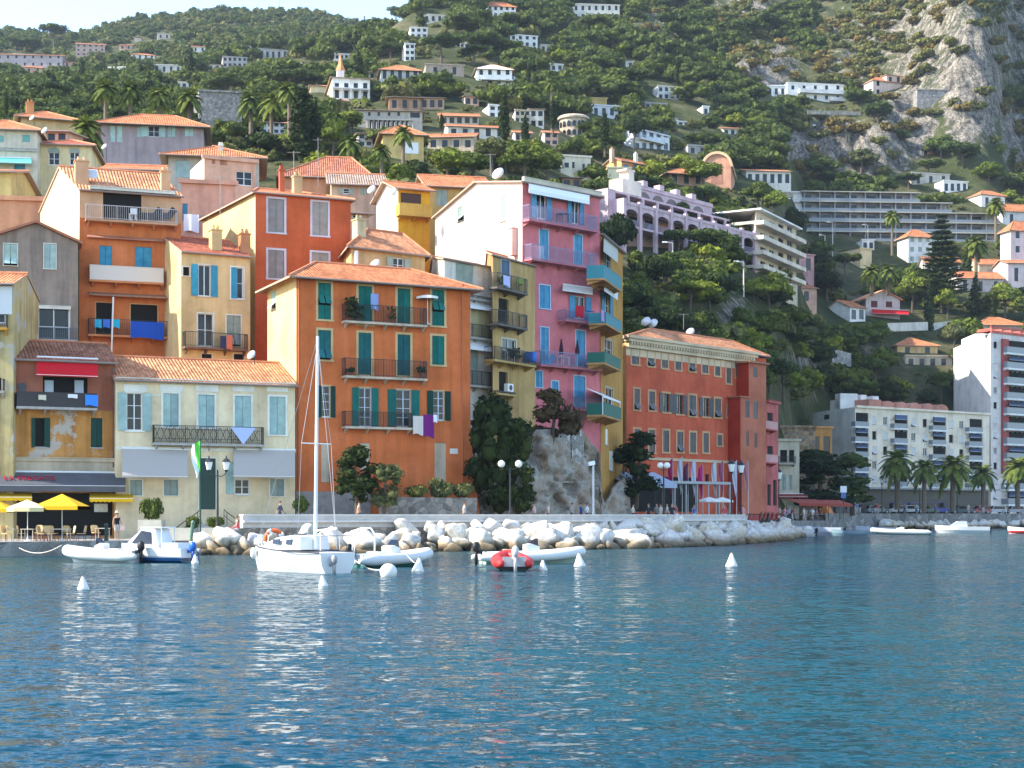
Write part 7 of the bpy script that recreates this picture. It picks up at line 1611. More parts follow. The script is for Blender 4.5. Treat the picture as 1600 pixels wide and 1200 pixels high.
# 1 sailing boat
o=empty('sailing_boat',wl(528,896),R(132),'small white sailing boat with tall mast and bare boom','boat')
m=MB(); hull(m,6.2,2.2,.85,.22,.4,.8); m.build('hull',GEL,o)
m=MB(); 
for sy in (-1,1): m.path([(0,sy*.935*1.0,.86),(1.5,sy*1.13,.88),(3.2,sy*1.12,.95),(4.6,sy*.86,1.02),(5.7,sy*.35,1.10)],.03,4)
m.build('rubbing_strake',plain('dark_strake',(.05,.05,.06),.5),o)
m=MB(); pr=[(1.7,.80,.55),(2.1,.82,.62),(3.6,.70,.5),(4.9,.36,.22),(5.3,.2,.04)]
R_=[[(x,-w,.95),(x,-w*.85,.95+h),(x,w*.85,.95+h),(x,w,.95)] for x,w,h in pr]
for a,b in zip(R_,R_[1:]):
    for j in range(3): m.face([a[j],b[j],b[j+1],a[j+1]])
m.face(R_[0][::-1]); c=m.build('cabin',GEL,o)
m=MB(); 
for x0,x1 in ((2.2,2.7),(3.1,3.7)):
    for sy in(-1,1): m.extrude([(x0,sy*.80,1.17),(x1,sy*.765,1.17),(x1,sy*.715,1.37),(x0,sy*.745,1.40)],(0,sy*.02,0))
m.box(2.6,-.25,1.56,3.2,.25,1.62); m.build('window',SMOKE,c)
m=MB(); m.tube((1.62,0,1.0),(1.45,0,9.9),.085,.06,8); m.tube((1.54,-.75,5.4),(1.54,.75,5.4),.025,n=5); mm=m.build('mast',plain('mast_white',(.72,.72,.70),.35),o)
m=MB(); 
for p,q in (((1.46,0,9.8),(6.1,0,1.15)),((1.46,0,9.8),(.05,0,1.0)),((1.46,0,9.6),(1.54,.75,5.4)),((1.54,.75,5.4),(1.5,1.0,.95)),((1.46,0,9.6),(1.54,-.75,5.4)),((1.54,-.75,5.4),(1.5,-1.0,.95))): m.tube(p,q,.012,n=4)
m.build('rigging',plain('wire',(.45,.43,.42),.3),mm)
m=MB(); m.tube((1.6,0,1.75),(.05,.0,1.85),.045,n=6); m.build('boom',plain('sail_cover',(.72,.72,.72),.8),mm)
m=MB(); 
for x,y in ((5.6,.25),(5.6,-.25),(4.4,.85),(4.4,-.85),(.1,.8),(.1,-.8),(1.3,1.0),(1.3,-1.0)): m.tube((x,y,.95),(x,y,1.55),.018,n=5)
m.path([(5.6,.25,1.55),(5.9,0,1.58),(5.6,-.25,1.55)],.018,5); m.path([(1.3,1.0,1.55),(.1,.8,1.55),(.1,-.8,1.55),(1.3,-1.0,1.55)],.018,5); m.build('guard_rail',plain('steel',(.5,.5,.5),.25,1),o)
m=MB(); m.sph((0,0,0),.16,8,6,sz=1.6); f=m.build('fender',TUBEW,o,True); f.location=(5.2,.75,.75)
m=MB(); m.tube((1.5,-.9,1.1),(1.1,-.7,2.2),.04,n=6); 
outboard(o,-.02,.35,.35,plain('grey_outboard',(.25,.25,.26),.4),.7)
# orange ring at its bow
def ring(p,rz,label,r=.34,t=.09,cat='life ring'):
    m=MB(); n=20; v=[]
    for i in range(n):
        a=2*math.pi*i/n
        for j in range(8): b=2*math.pi*j/8; q=r+t*math.cos(b); v.append((q*math.cos(a),t*math.sin(b),q*math.sin(a)))
    f=[(i*8+j,i*8+(j+1)%8,((i+1)%n)*8+(j+1)%8,((i+1)%n)*8+j) for i in range(n) for j in range(8)]
    m.mesh(v,f); o=m.build('life_ring',plain('orange_ring',(.75,.13,.03),.6),None,True,p,rz); tag(o,label,cat)
    m=MB()
    for k in range(4): a=k*math.pi/2+.5; m.tube(((r-t)*math.cos(a)*.98,0,(r-t)*math.sin(a)*.98),((r+t)*math.cos(a)*1.02,0,(r+t)*math.sin(a)*1.02),t*1.15,n=8)
    m.build('white_band',WHITE,o); return o
ring(W(428,842,70.5),.3,'orange life ring at the bow of the sailing boat',.38,.10)
def rib(loc,ang,L,B,label,tube,hullm,console=True,arch=False,rt=.26,ob=BLACKP,group=None,seatm=None,bow=.35):
    o=empty('inflatable_boat',loc,R(ang),label,'boat',group); n=9; w=B/2-rt
    m=MB(); pts=[(-.35,-w,.32),(.4,-w,.34),(L*.4,-w,.37),(L*.66,-w*.96,.42),(L*.84,-w*.66,.50),(L*.95,-w*.28,.57),(L*.985,0,.6),(L*.95,w*.28,.57),(L*.84,w*.66,.50),(L*.66,w*.96,.42),(L*.4,w,.37),(.4,w,.34),(-.35,w,.32)]
    m.sweep(pts,[.10]+[rt]*11+[.10],14)
    m.build('tube',tube,o,True)
    m=MB(); hull(m,L*.93,B*.82,.28,bow*.6,.35,.95); m.build('hull',hullm,o)
    m=MB(); m.box(0,-w+.05,.22,L*.7,w-.05,.28); m.box(-.05,-w+.1,.2,.03,w-.1,.62); m.build('deck',plain('deck_grey',(.45,.45,.44),.7),o)
    if console:
        m=MB(); m.extrude([(L*.42,-.3,.28),(L*.56,-.3,.28),(L*.55,-.28,.85),(L*.47,-.28,1.0),(L*.42,-.28,.95)],(0,.6,0)); c=m.build('console',GEL,o)
        m=MB(); m.extrude([(L*.48,-.26,1.0),(L*.54,-.26,.88),(L*.535,-.24,1.25)],(0,.5,0)); m.build('windscreen',SMOKE,c)
        m=MB(); m.box(L*.22,-.35,.28,L*.34,.35,.72); m.build('seat',seatm or GEL,o)
    else:
        for x in (.3,.55): m=MB(); m.box(L*x,-w,.42,L*x+.22,w,.48); m.build('seat',seatm or GEL,o)
    if arch:
        m=MB(); 
        for x in (.12,): m.path([(L*x,-w,.5),(L*x+.1,-w*.9,1.5),(L*x+.12,-w*.5,1.8),(L*x+.12,w*.5,1.8),(L*x+.1,w*.9,1.5),(L*x,w,.5)],.04,6)
        m.build('arch',GEL,o)
    if ob: outboard(o,-.06,0,.55,ob,.9)
    return o
GREENH=plain('green_hull',(.03,.15,.13),.4)
rib(wl(552,888)+Vector((0,.6,0)),50,4.9,1.9,'white inflatable boat with green hull and arch behind the sailing boat',TUBEW,GREENH,True,True)
rib(wl(760,882)+Vector((-.2,.4,0)),18,5.2,1.9,'long white inflatable boat by the boulders with a green tinged hull',TUBEW,plain('pale_green_hull',(.35,.45,.38),.4),True,False,seatm=plain('tan_seat',(.5,.36,.2),.7))
rib(wl(804,893)+Vector((0,.35,0)),96,2.9,1.75,'red inflatable dinghy seen from its stern',plain('red_hypalon',(.58,.035,.03),.45),BLACKP,False,False,.27,ob=plain('pale_outboard',(.55,.5,.5),.4))
rib(wl(207,880)+Vector((0,.6,0)),164,3.9,1.7,'white tender moored nearest the restaurant quay',TUBEW,GEL,True,False,.30)
m=MB(); m.sph((0,0,0),.20,8,6,sz=1.5)
# cabin motor boat
o=empty('motor_boat',wl(292,880)+Vector((0,.8,0)),R(157),'white cabin motor boat with blue hull stripe and dark windscreen','boat')
m=MB(); rows=hull(m,4.2,1.9,.72,.25,.4,.9); m.build('hull',GEL,o)
m=MB(); rows2=MB(); hull(m,4.05,1.93,.26,.05,.38,.9,deck=False); m.build('boot_stripe',BLUEH,o)
m=MB(); PR=[(1.5,.72,.18),(1.7,.72,.95),(2.5,.66,1.0),(3.3,.55,.42),(3.8,.3,.1)]
R_=[[(x,-w,.75),(x,-w*.82,.75+h),(x,w*.82,.75+h),(x,w,.75)] for x,w,h in PR]
for a,b in zip(R_,R_[1:]):
    for j in range(3): m.face([a[j],b[j],b[j+1],a[j+1]])
m.face(R_[0][::-1]); c=m.build('cabin',GEL,o)
m=MB()
for sy in (-1,1): m.extrude([(1.85,sy*.71,.95),(3.15,sy*.585,.98),(2.55,sy*.575,1.62),(1.95,sy*.62,1.55)],(0,sy*.03,0))
m.extrude([(2.58,-.5,1.68),(2.58,.5,1.68),(3.2,.44,1.24),(3.2,-.44,1.24)],(.03,0,.03)); m.build('windscreen',SMOKE,c)
m=MB(); m.box(1.3,-.6,1.74,2.6,.6,1.80); 
for y in(-.55,.55): m.tube((1.35,y,.8),(1.35,y,1.76),.03,n=5)
m.build('roof',GEL,c); m=MB(); m.box(.3,-.7,.72,1.2,.7,1.0); m.build('seat',plain('white_vinyl',(.7,.7,.68),.6),o)
outboard(o,-.02,.15,.55,plain('blue_cowling',(.015,.11,.42),.35),.85); outboard(o,-.02,-.5,.35,plain('grey_outboard',(.25,.25,.26),.4),.6)
# far boats on the right
def launch(loc,ang,L,B,Hf,label,hm,dm,cab=False,stripe=None,ob=True):
    o=empty('motor_boat',loc,R(ang),label,'boat'); m=MB(); hull(m,L,B,Hf,.25,.35,.9,deck=False); m.build('hull',hm,o)
    m=MB(); hull(m,L*.985,B*.93,Hf*.72,.2,.2,.9); m.build('deck',dm,o)
    m=MB(); 
    for x in (.22,.5): m.box(L*x,-B*.42,Hf*.72,L*x+.35,B*.42,Hf+.03)
    m.build('seat',plain('thwart_wood',(.30,.18,.10),.7) if not cab else GEL,o)
    if cab:
        m=MB(); m.extrude([(L*.4,-B*.3,Hf),(L*.72,-B*.25,Hf+.1),(L*.58,-B*.24,Hf+.75),(L*.42,-B*.26,Hf+.75)],(0,B*.55,0)); c=m.build('cabin',GEL,o); m=MB(); m.extrude([(L*.44,-B*.31,Hf+.3),(L*.64,-B*.285,Hf+.3),(L*.57,-B*.27,Hf+.65),(L*.44,-B*.28,Hf+.65)],(0,-.02,0)); m.build('window',SMOKE,c)
    if stripe: m=MB(); hull(m,L*.99,B*1.02,Hf*.45,.1,.3,.9,deck=False); m.build('boot_stripe',stripe,o)
    if ob: outboard(o,-.02,0,Hf*.6,BLACKP,.9)
    return o
launch(W(1316,838,182)*1-Vector((0,0,W(1316,838,182).z)),158,7.2,2.2,.95,'long pale motor boat moored nearest the hotel plaza wall',plain('pale_hull',(.50,.55,.62),.3),GEL)
launch(Vector((X(1272,172),172,0)),165,4.2,1.7,.7,'small white boat with dark outboard beside the last boulders',GEL,plain('white_deck',(.7,.7,.7),.5))
launch(Vector((X(1352,180),180,0)),176,3.9,1.6,.55,'grey blue open rowing boat below the plaza wall',plain('grey_blue_hull',(.20,.30,.35),.5),plain('grey_deck',(.35,.38,.38),.7),ob=False)
rib(Vector((X(1449,186),186,0)),174,6.6,2.1,'white inflatable with tan seats near the far boulders',TUBEW,GEL,True,False,.30,seatm=plain('tan_seat',(.5,.36,.2),.7))
launch(Vector((X(1402,205),205,0)),172,5.4,1.9,.75,'pale blue grey launch behind the tan seated inflatable',plain('pale_hull',(.50,.55,.62),.3),GEL)
launch(Vector((X(1545,205),205,0)),172,7.0,2.3,.85,'white motor cruiser with low cabin off the far boulders',GEL,GEL,cab=True)
launch(Vector((X(1636,200),200,0)),174,5.0,1.9,.7,'white and red boat cut by the right edge of the photo',GEL,GEL,stripe=plain('red_hull',(.45,.03,.03),.4))
# mooring buoys
BW=plain('buoy_white',(.72,.68,.62),.5)
for px,py,h,l in ((130,921,24,'white cone buoy alone off the restaurant quay'),(505,916,20,'white cone buoy in front of the sailing boat stern'),(653,893,25,'white cone buoy right of the green hulled inflatable'),(848,891,19,'small white cone buoy right of the red dinghy'),(906,885,24,'white cone buoy at the bow of the long inflatable'),(1143,885,24,'white cone buoy floating far out on the right'),(305,880,16,'white cone buoy right of the cabin motor boat')):
    p=wl(px,py); s=.9*h*p.y/F; o=empty('mooring_buoy',p,0,l,'buoy','white cone mooring buoys'); o.rotation_euler=(rr.uniform(-.12,.12),rr.uniform(-.12,.12),0); m=MB(); m.lathe([(.30*s,-.15*s),(.43*s,-.02*s),(.43*s,.10*s),(.36*s,.22*s),(.10*s,.88*s),(.06*s,.93*s)],(0,0,0),14); m.build('float',BW,o,True)
    m=MB(); m.lathe([(.05*s,.9*s),(.07*s,.97*s),(.03*s,1.03*s)],(0,0,0),8); m.build('eye',plain('rusty_eye',(.2,.12,.08),.7),o)
p=wl(607,901); o=empty('mooring_buoy',p,0,'round white buoy with a metal ring behind the sailing boat','buoy'); m=MB(); m.sph((0,0,.18),.34,14,10); m.build('float',BW,o,True); m=MB(); m.tube((0,-.06,.5),(0,.06,.5),.08,n=8); m.build('eye',plain('rusty_eye',(.2,.12,.08),.7),o)
def rope(a,b,sag,label,r=.025):
    pts=[]; c=a.copy()
    for k in range(11): t=k/10; q=a.lerp(b,t); q.z-=sag*4*t*(1-t); pts.append(q-c)
    m=MB(); m.path(pts,r,5); tag(m.build('mooring_rope',plain('rope',(.5,.45,.38),.9),None,False,c),label,'rope')
rope(wl(544,889)+Vector((0,0,.7)),wl(600,900)+Vector((0,-.1,.25)),.25,'slack mooring rope from sailing boat stern to round buoy'); rope(W(627,852,73),wl(648,890)+Vector((0,0,.3)),.1,'mooring rope from the green hulled inflatable bow to its buoy'); rope(W(30,856,88.6),W(96,852,78.5),.35,'mooring rope from quay to the white tender')
# ---------------------------------------------------------------- people
def skin(joints,edges,radii,root,sub=1):
    me=bpy.data.meshes.new('person_body'); me.from_pydata(joints,edges,[]); o=bpy.data.objects.new('tmp',me); COL.objects.link(o); md=o.modifiers.new('s','SKIN'); md.use_smooth_shade=True
    for i,r in enumerate(radii): me.skin_vertices[0].data[i].radius=(r,r) if not hasattr(r,'__len__') else r; me.skin_vertices[0].data[i].use_root=(i==root)
    s=o.modifiers.new('u','SUBSURF'); s.levels=sub; s.render_levels=sub
    dg=bpy.context.evaluated_depsgraph_get(); out=bpy.data.meshes.new_from_object(o.evaluated_get(dg)); bpy.data.objects.remove(o); out.name='person_body'; return out
def body(pose):
    J=[];E=[];Rr=[]
    def add(p,r,par=None):
        J.append(tuple(p)); Rr.append(r)
        if par is not None: E.append((par,len(J)-1))
        return len(J)-1
    lean=pose.get('lean',0); hip=pose.get('hip',.92)
    pe=add((0,0,hip),(.15,.11)); wa=add((0,lean*.15,hip+.17),(.125,.09),pe); ch=add((0,lean*.35,hip+.36),(.155,.105),wa); sh=add((0,lean*.5,hip+.49),(.13,.085),ch); ne=add((0,lean*.55-.01,hip+.58),.05,sh)
    hd=add((0,lean*.6-.02,hip+.66),.078,ne); hc=add((0,lean*.6-.015,hip+.755),(.083,.095),hd); ht=add((0,lean*.6-.005,hip+.82),.055,hc)
    for i,s in enumerate((-1,1)):
        a=pose['arm'][i]; s0=add((s*.17,lean*.5,hip+.47),.058,sh); e=add((s*.17+s*a[0],lean*.5+a[1],hip+.47+a[2]),.04,s0); w=add((s*.17+s*a[3],lean*.5+a[4],hip+.47+a[5]),.027,e)
        d=(Vector(J[w])-Vector(J[e])).normalized(); side=Vector((0,-1,0)) if abs(d.y)<.8 else Vector((1,0,0)); pm=add(Vector(J[w])+d*.05,(.036,.018),w)
        for k,(o_,ln) in enumerate(((-.028,.075),(-.009,.085),(.010,.08),(.028,.062))):
            k1=add(Vector(J[pm])+side*o_+d*.045,.0095,pm); add(Vector(J[k1])+d*ln*.6+Vector((-s*.012,0,0)),.008,k1)
        t1=add(Vector(J[w])+d*.03+side*.038,.010,w); add(Vector(J[t1])+d*.035+side*.018,.008,t1)
        l=pose['leg'][i]; h0=add((s*.085,0,hip-.05),.088,pe); kn=add((s*.09+s*l[0],l[1],hip-.05+l[2]),.058,h0); an=add((s*.09+s*l[3],l[4],hip-.05+l[5]),.037,kn); add((s*.10+s*l[3],l[4]-.13,hip-.05+l[5]-.055),.033,an)
    return skin(J,E,Rr,0)
POSE={'stand':dict(arm=[(.07,.02,-.27,.07,-.06,-.51)]*2,leg=[(.0,.0,-.40,.01,.02,-.79)]*2),
 'walk':dict(lean=-.06,arm=[(.06,.14,-.25,.07,.16,-.49),(.06,-.10,-.26,.06,-.26,-.46)],leg=[(.0,-.17,-.37,.0,-.12,-.77),(.0,.05,-.40,.0,.25,-.76)]),
 'sit':dict(hip=.50,lean=-.05,arm=[(.06,-.06,-.26,.02,-.26,-.36)]*2,leg=[(.02,-.38,-.02,.03,-.36,-.40)]*2)}
SKINM=plain('skin',(.52,.29,.19),.6); BODY={k:body(v) for k,v in POSE.items()}
for k,me in BODY.items(): me.materials.clear(); me.materials.append(SKINM); me.polygons.foreach_set('use_smooth',[True]*len(me.polygons))
def cloth_from(me,test,off,name):
    n=len(me.vertices); co=np.zeros(n*3); me.vertices.foreach_get('co',co); co=co.reshape(-1,3); no=np.array([v.normal[:] for v in me.vertices]); m=MB(); mp={}
    for p in me.polygons:
        c=np.mean([co[i] for i in p.vertices],0)
        if test(c): 
            m.face([co[i]+no[i]*off for i in p.vertices])
    bm=bmesh.new(); tmp=bpy.data.meshes.new(name); tmp.from_pydata(m.v,[],m.f); bm.from_mesh(tmp); bmesh.ops.remove_doubles(bm,verts=bm.verts,dist=.0015); bm.to_mesh(tmp); bm.free()
    tmp.polygons.foreach_set('use_smooth',[True]*len(tmp.polygons)); return tmp
CL={}
for k,me in BODY.items():
    h=POSE[k].get('hip',.92)
    CL[k,'shirt']=cloth_from(me,lambda c:h+.02<c[2]<h+.53 and abs(c[0])<.27 and (abs(c[0])<.2 or c[2]>h+.25),.014,'shirt')
    CL[k,'top']=cloth_from(me,lambda c:h+.02<c[2]<h+.47 and abs(c[0])<.165,.012,'top')
    CL[k,'shorts']=cloth_from(me,(lambda c:h-.34<c[2]<h+.06 and abs(c[0])<.21) if k!='sit' else (lambda c:h-.16<c[2]<h+.06 and abs(c[0])<.2 and c[1]>-.30),.016,'shorts')
    CL[k,'trousers']=cloth_from(me,(lambda c:.10<c[2]<h+.06 and abs(c[0])<.21) if k!='sit' else (lambda c:.1<c[2]<h+.06 and abs(c[0])<.2),.014,'trousers')
    CL[k,'hair']=cloth_from(me,lambda c:c[2]>h+.70 and (c[1]>POSE[k].get('lean',0)*.6-.055 or c[2]>h+.80),.012,'hair')
def face(parent,k):
    h=POSE[k].get('hip',.92); l=POSE[k].get('lean',0)*.6; m=MB()
    m.sph((0,l-.118,h+.735),.016,6,5,sz=1.5)
    for s in (-1,1): m.sph((s*.088,l-.01,h+.74),.022,6,5,sx=.5,sz=1.5)
    m.build('nose_and_ears',SKINM,parent,True); m=MB()
    for s in (-1,1): m.sph((s*.032,l-.100,h+.752),.010,6,5)
    m.box(-.024,l-.108,h+.690,.024,l-.09,h+.697); m.build('eyes_and_mouth',plain('face_dark',(.10,.04,.03),.5),parent)
HAIRC=[plain('hair_%d'%i,c,.6) for i,c in enumerate(((.03,.018,.01),(.10,.055,.025),(.25,.16,.07),(.20,.19,.18)))]
def person(p,rz,pose,label,shirt=(.7,.7,.7),legs=(.05,.06,.12),kind='shirt',low='shorts',hair=0,group=None,s=1.0,detail=False):
    o=bpy.data.objects.new('person',BODY[pose]); COL.objects.link(o); o.location=p; o.rotation_euler=(0,0,rz); o.scale=(s,s,s); tag(o,label,'person',group)
    for n_,mt in ((kind,plain('cloth_%g_%g_%g'%shirt,shirt,.9)),(low,plain('cloth_%g_%g_%g'%legs,legs,.9)),('hair',HAIRC[hair])):
        me=CL[pose,n_]; c=bpy.data.objects.new(n_,me); COL.objects.link(c); c.parent=o
        if not me.materials: me.materials.append(None)
        c.material_slots[0].link='OBJECT'; c.material_slots[0].material=mt
    if detail: face(o,pose)
    return o
w=person(W(183,838,94.6)-Vector((0,0,W(183,838,94.6).z-QZ)),R(25),'stand','woman in a sun hat, black top and pale shorts on the quay',(.012,.012,.014),(.55,.5,.45),'top','shorts',1,detail=True)
m=MB(); m.lathe([(.19,1.70),(.20,1.71),(.12,1.725),(.105,1.80),(.06,1.83)],(0,0,0),14); m.build('sun_hat',plain('straw',(.62,.48,.32),.9),w)
o=empty('handbag',w.location+Vector((.34,-.1,.62)),0,'pale shoulder bag hanging at the right side of the woman in the hat','bag'); m=MB(); m.extrude([(-.16,0,0),(.16,0,0),(.13,0,.3),(-.13,0,.3)],(0,.1,0)); m.build('body',plain('bag_cloth',(.55,.40,.36),.9),o); m=MB(); m.path([(-.12,.05,.3),(-.08,.05,.65),(.02,.05,.8),(.1,.05,.6),(.12,.05,.3)],.012,5); m.build('strap',plain('bag_cloth',(.55,.40,.36),.9),o)
person(Vector((X(371,95.2),95.2,1.05)),R(-70),'sit','person in a red top sitting on the boulders at the quay end',(.70,.05,.09),(.45,.36,.34),'top','shorts',1,detail=True)
for px,Y,c,l,hr in ((835,113.2,(.65,.42,.42),'person in a pale pink top walking behind the sea wall',1),(857,114,(.70,.52,.45),'person in a salmon shirt walking right of the pink top',2),(893,116,(.45,.35,.33),'person in a dusky top behind the sea wall lamp',0),(908,117,(.03,.08,.25),'person in a navy shirt left of the white spotlight pole',0),(917,117.5,(.75,.74,.74),'person in a white shirt left of the white spotlight pole',1),(560,104,(.50,.30,.20),'bare armed person behind the wall near the orange house shrubs',0),(725,109.5,(.55,.5,.45),'person in a beige shirt near the double globe lamp',1),(437,101,(.08,.09,.12),'person in dark clothes behind the wall end by the cream house',0)):
    person(Vector((X(px,Y),Y,PZ)),R(rr.choice((80,-90,100,-75))),'walk',l,c,(.06,.06,.1),'shirt',rr.choice(('shorts','trousers')),hr)
PAL=((.75,.74,.74),(.03,.03,.035),(.10,.16,.40),(.55,.10,.10),(.62,.55,.45),(.30,.45,.60),(.60,.30,.32),(.20,.22,.20),(.55,.50,.60)); PN=('white','black','blue','red','beige','light blue','pink','grey','lilac')
for k in range(62):
    i=rr.randrange(9); pose='walk' if rr.random()<.55 else 'stand'
    if k<40: px=rr.uniform(1200,1345); Y=rr.uniform(np.interp(px,[1180,1215,1250,1290,1350],[156,175,193,214,250])+1,np.interp(px,[1180,1290,1350],[170,236,266])); z=PZ+.05 if px<1292 else RZ; zn='in the crowd strolling on the shaded plaza'
    elif k<54: px=rr.uniform(975,1165); Y=rr.uniform(np.interp(px,[950,1060,1165],[116,124,140])+1,142); z=PZ; zn='among the cafe tables before the red hotel'
    else: px=rr.uniform(1350,1540); Y=np.interp(px,[1340,1400,1500,1620],[255,264,276,288])+rr.uniform(1,3); z=RZ; zn='walking by the far seafront wall'
    person(Vector((X(px,Y),Y,z)),rr.uniform(0,6.28),pose,'person in %s %s'%(PN[i],zn),PAL[i],rr.choice(((.04,.05,.10),(.5,.45,.38),(.02,.02,.02),(.45,.5,.6))),'shirt',rr.choice(('shorts','trousers')),rr.randrange(4),'people in %s %s'%(PN[i],zn))
# ---------------------------------------------------------------- cafe on the quay
YW=plain('yellow_parasol_cloth',(.80,.44,.01),.85); CRW=plain('cream_parasol_cloth',(.78,.62,.33),.85)
def bigparasol(px,yt,yb,hw,Y,mat,label):
    z0=QZ; h=EYE+(HOR-yt)*Y/F-z0; r=hw*Y/F*1.16; parasol(Vector((X(px,Y),Y,z0)),h,r,mat,label,n=4 if mat is YW else 8,drop=.22,rise=.40,group=None)
bigparasol(97,772,840,41,92.5,YW,'large square yellow parasol in front of the yellow awnings'); bigparasol(43,781,840,27,91.5,CRW,'cream parasol between the two yellow ones'); bigparasol(-6,781,840,30,92.5,YW,'yellow parasol cut by the left edge of the photo')
WICK=plain('wicker_seat',(.62,.42,.20),.8); REDF=plain('dark_red_frame',(.16,.02,.02),.5)
def chair(p,rz,label):
    o=empty('bistro_chair',p,rz,label,'chair','wicker bistro chairs on the quay'); m=MB(); m.box(-.21,-.21,.43,.21,.21,.47); m.build('seat',WICK,o); m=MB(); m.extrude([(-.21,.19,.52),(.21,.19,.52),(.23,.25,.86),(.12,.26,.93),(-.12,.26,.93),(-.23,.25,.86)],(0,.035,0)); m.build('backrest',WICK,o)
    for x in(-.19,.19):
        for y in(-.19,.19): m=MB(); m.tube((x,y,.45),(x*1.15,y*1.15,0),.016,n=5); m.build('leg',REDF,o)
    return o
TB=[(45,91.6,'white cafe table under the cream parasol'),(92,91.8,'wide white cafe table under the large yellow parasol'),(15,92.0,'white cafe table left of the cream parasol'),(70,96.5,'back row cafe table behind the parasols'),(160,97,'small cafe table beside the menu board')]
for px,Y,l in TB: table(Vector((X(px,Y),Y,QZ)),0,l,plain('cafe_table_top',(.62,.54,.42),.6),1.3 if px==92 else .8,.8,group='cafe tables')
for px,Y,a,l in ((10,91.2,70,'wicker chair left of the cream parasol table'),(62,91.4,-80,'wicker chair with its back to the large parasol pole'),(78,91.0,60,'wicker chair at the left end of the wide table'),(110,91.0,-60,'wicker chair at the right end of the wide table'),(83,92.8,160,'wicker chair behind the wide table, its left one'),(104,92.8,190,'wicker chair behind the wide table, its right one'),(127,92,-90,'lone brown wicker chair right of the wide table'),(34,92.6,120,'wicker chair behind the cream parasol table'),(66,91.0,80,'wicker chair between the two parasol poles'),(3,91.4,-70,'wicker chair at the left edge of the photo'),(60,97,0,'wicker chair at the back row table'),(150,96.6,40,'wicker chair beside the menu board table')):
    chair(Vector((X(px,Y),Y,QZ)),R(a),l)
o=empty('bollard',Vector((X(166,93),93,QZ)),0,'short dark bollard left of the woman in the hat','bollard'); m=MB(); m.lathe([(.14,0),(.14,.1),(.10,.15),(.10,.85),(.14,.9),(.14,1.0),(.05,1.08)],(0,0,0),10); m.build('shaft',plain('bollard_green',(.03,.05,.04),.6),o)
o=empty('bollard',Vector((X(298,92.4),92.4,QZ)),0,'leaning green bollard at the quay edge by the flag','bollard'); m=MB(); m.lathe([(.14,0),(.14,.1),(.11,.15),(.11,1.05),(.14,1.1),(.05,1.25)],(0,0,0),10); m.build('shaft',plain('faded_green_paint',(.12,.2,.14),.6),o); o.rotation_euler=(0,.12,0)
def planter(px,Y,w,h,d,mat,label):
    c=Vector((X(px,Y),Y,QZ)); m=MB(); m.box(-w/2,-d/2,0,w/2,-d/2+.06,h); m.box(-w/2,d/2-.06,0,w/2,d/2,h); m.box(-w/2,-d/2+.06,0,-w/2+.06,d/2-.06,h); m.box(w/2-.06,-d/2+.06,0,w/2,d/2-.06,h); o=m.build('planter',mat,None,False,c); tag(o,label,'planter'); m=MB(); m.box(-w/2+.06,-d/2+.06,.1,w/2-.06,d/2-.06,h-.06); m.build('soil',plain('soil',(.05,.035,.02),1),o)
PLM=varied('planter_stone',(.50,.47,.38),.8,.15,2)
planter(237,98.3,1.5,1.25,1.2,PLM,'tall pale planter holding the round bush'); planter(282,98,1.5,.75,.8,PLM,'long low planter left of the flag pole'); planter(329,98.4,1.3,.75,.8,PLM,'long low planter right of the flag pole')
# flag pole with a green and white flag
p=Vector((X(313,96.0),96.0,QZ)); o=empty('flagpole',p,0,'dark green flagpole in front of the cream house steps','flagpole'); h=EYE+(HOR-686)*96/F-QZ; m=MB(); m.tube((0,0,0),(0,0,h),.055,.04,8); m.sph((0,0,h),.08,8,6); m.build('pole',plain('pole_green',(.012,.06,.04),.5),o)
def flag(p,w,h,mats,label,ang=0.0,split=None,name='flag',group=None,cat='flag'):
    m=MB(); n=10; rows=14
    def P(i,j): t=i/n; s=j/rows; x=-w*t*(.55+.2*math.sin(s*5)+.25*(1-s)); return (x*math.cos(ang),x*math.sin(ang)+.10*math.sin(t*7+s*6)*t,-h*s-.25*h*t*(.6+.4*s))
    for j in range(rows):
        for i in range(n):
            m.mi=0 if split is None else (0 if i<split*n*(1.1-.5*j/rows) else 1)
            m.face([P(i,j),P(i+1,j),P(i+1,j+1),P(i,j+1)])
    return tag(m.build(name,mats,None,True,p),label,cat,group)
flag(p+Vector((0,-.05,h-.1)),.62,1.9,[plain('flag_green',(.10,.55,.06),.8),plain('flag_white',(.75,.78,.74),.8)],'limp green and white flag hanging on the dark green pole',split=.55)
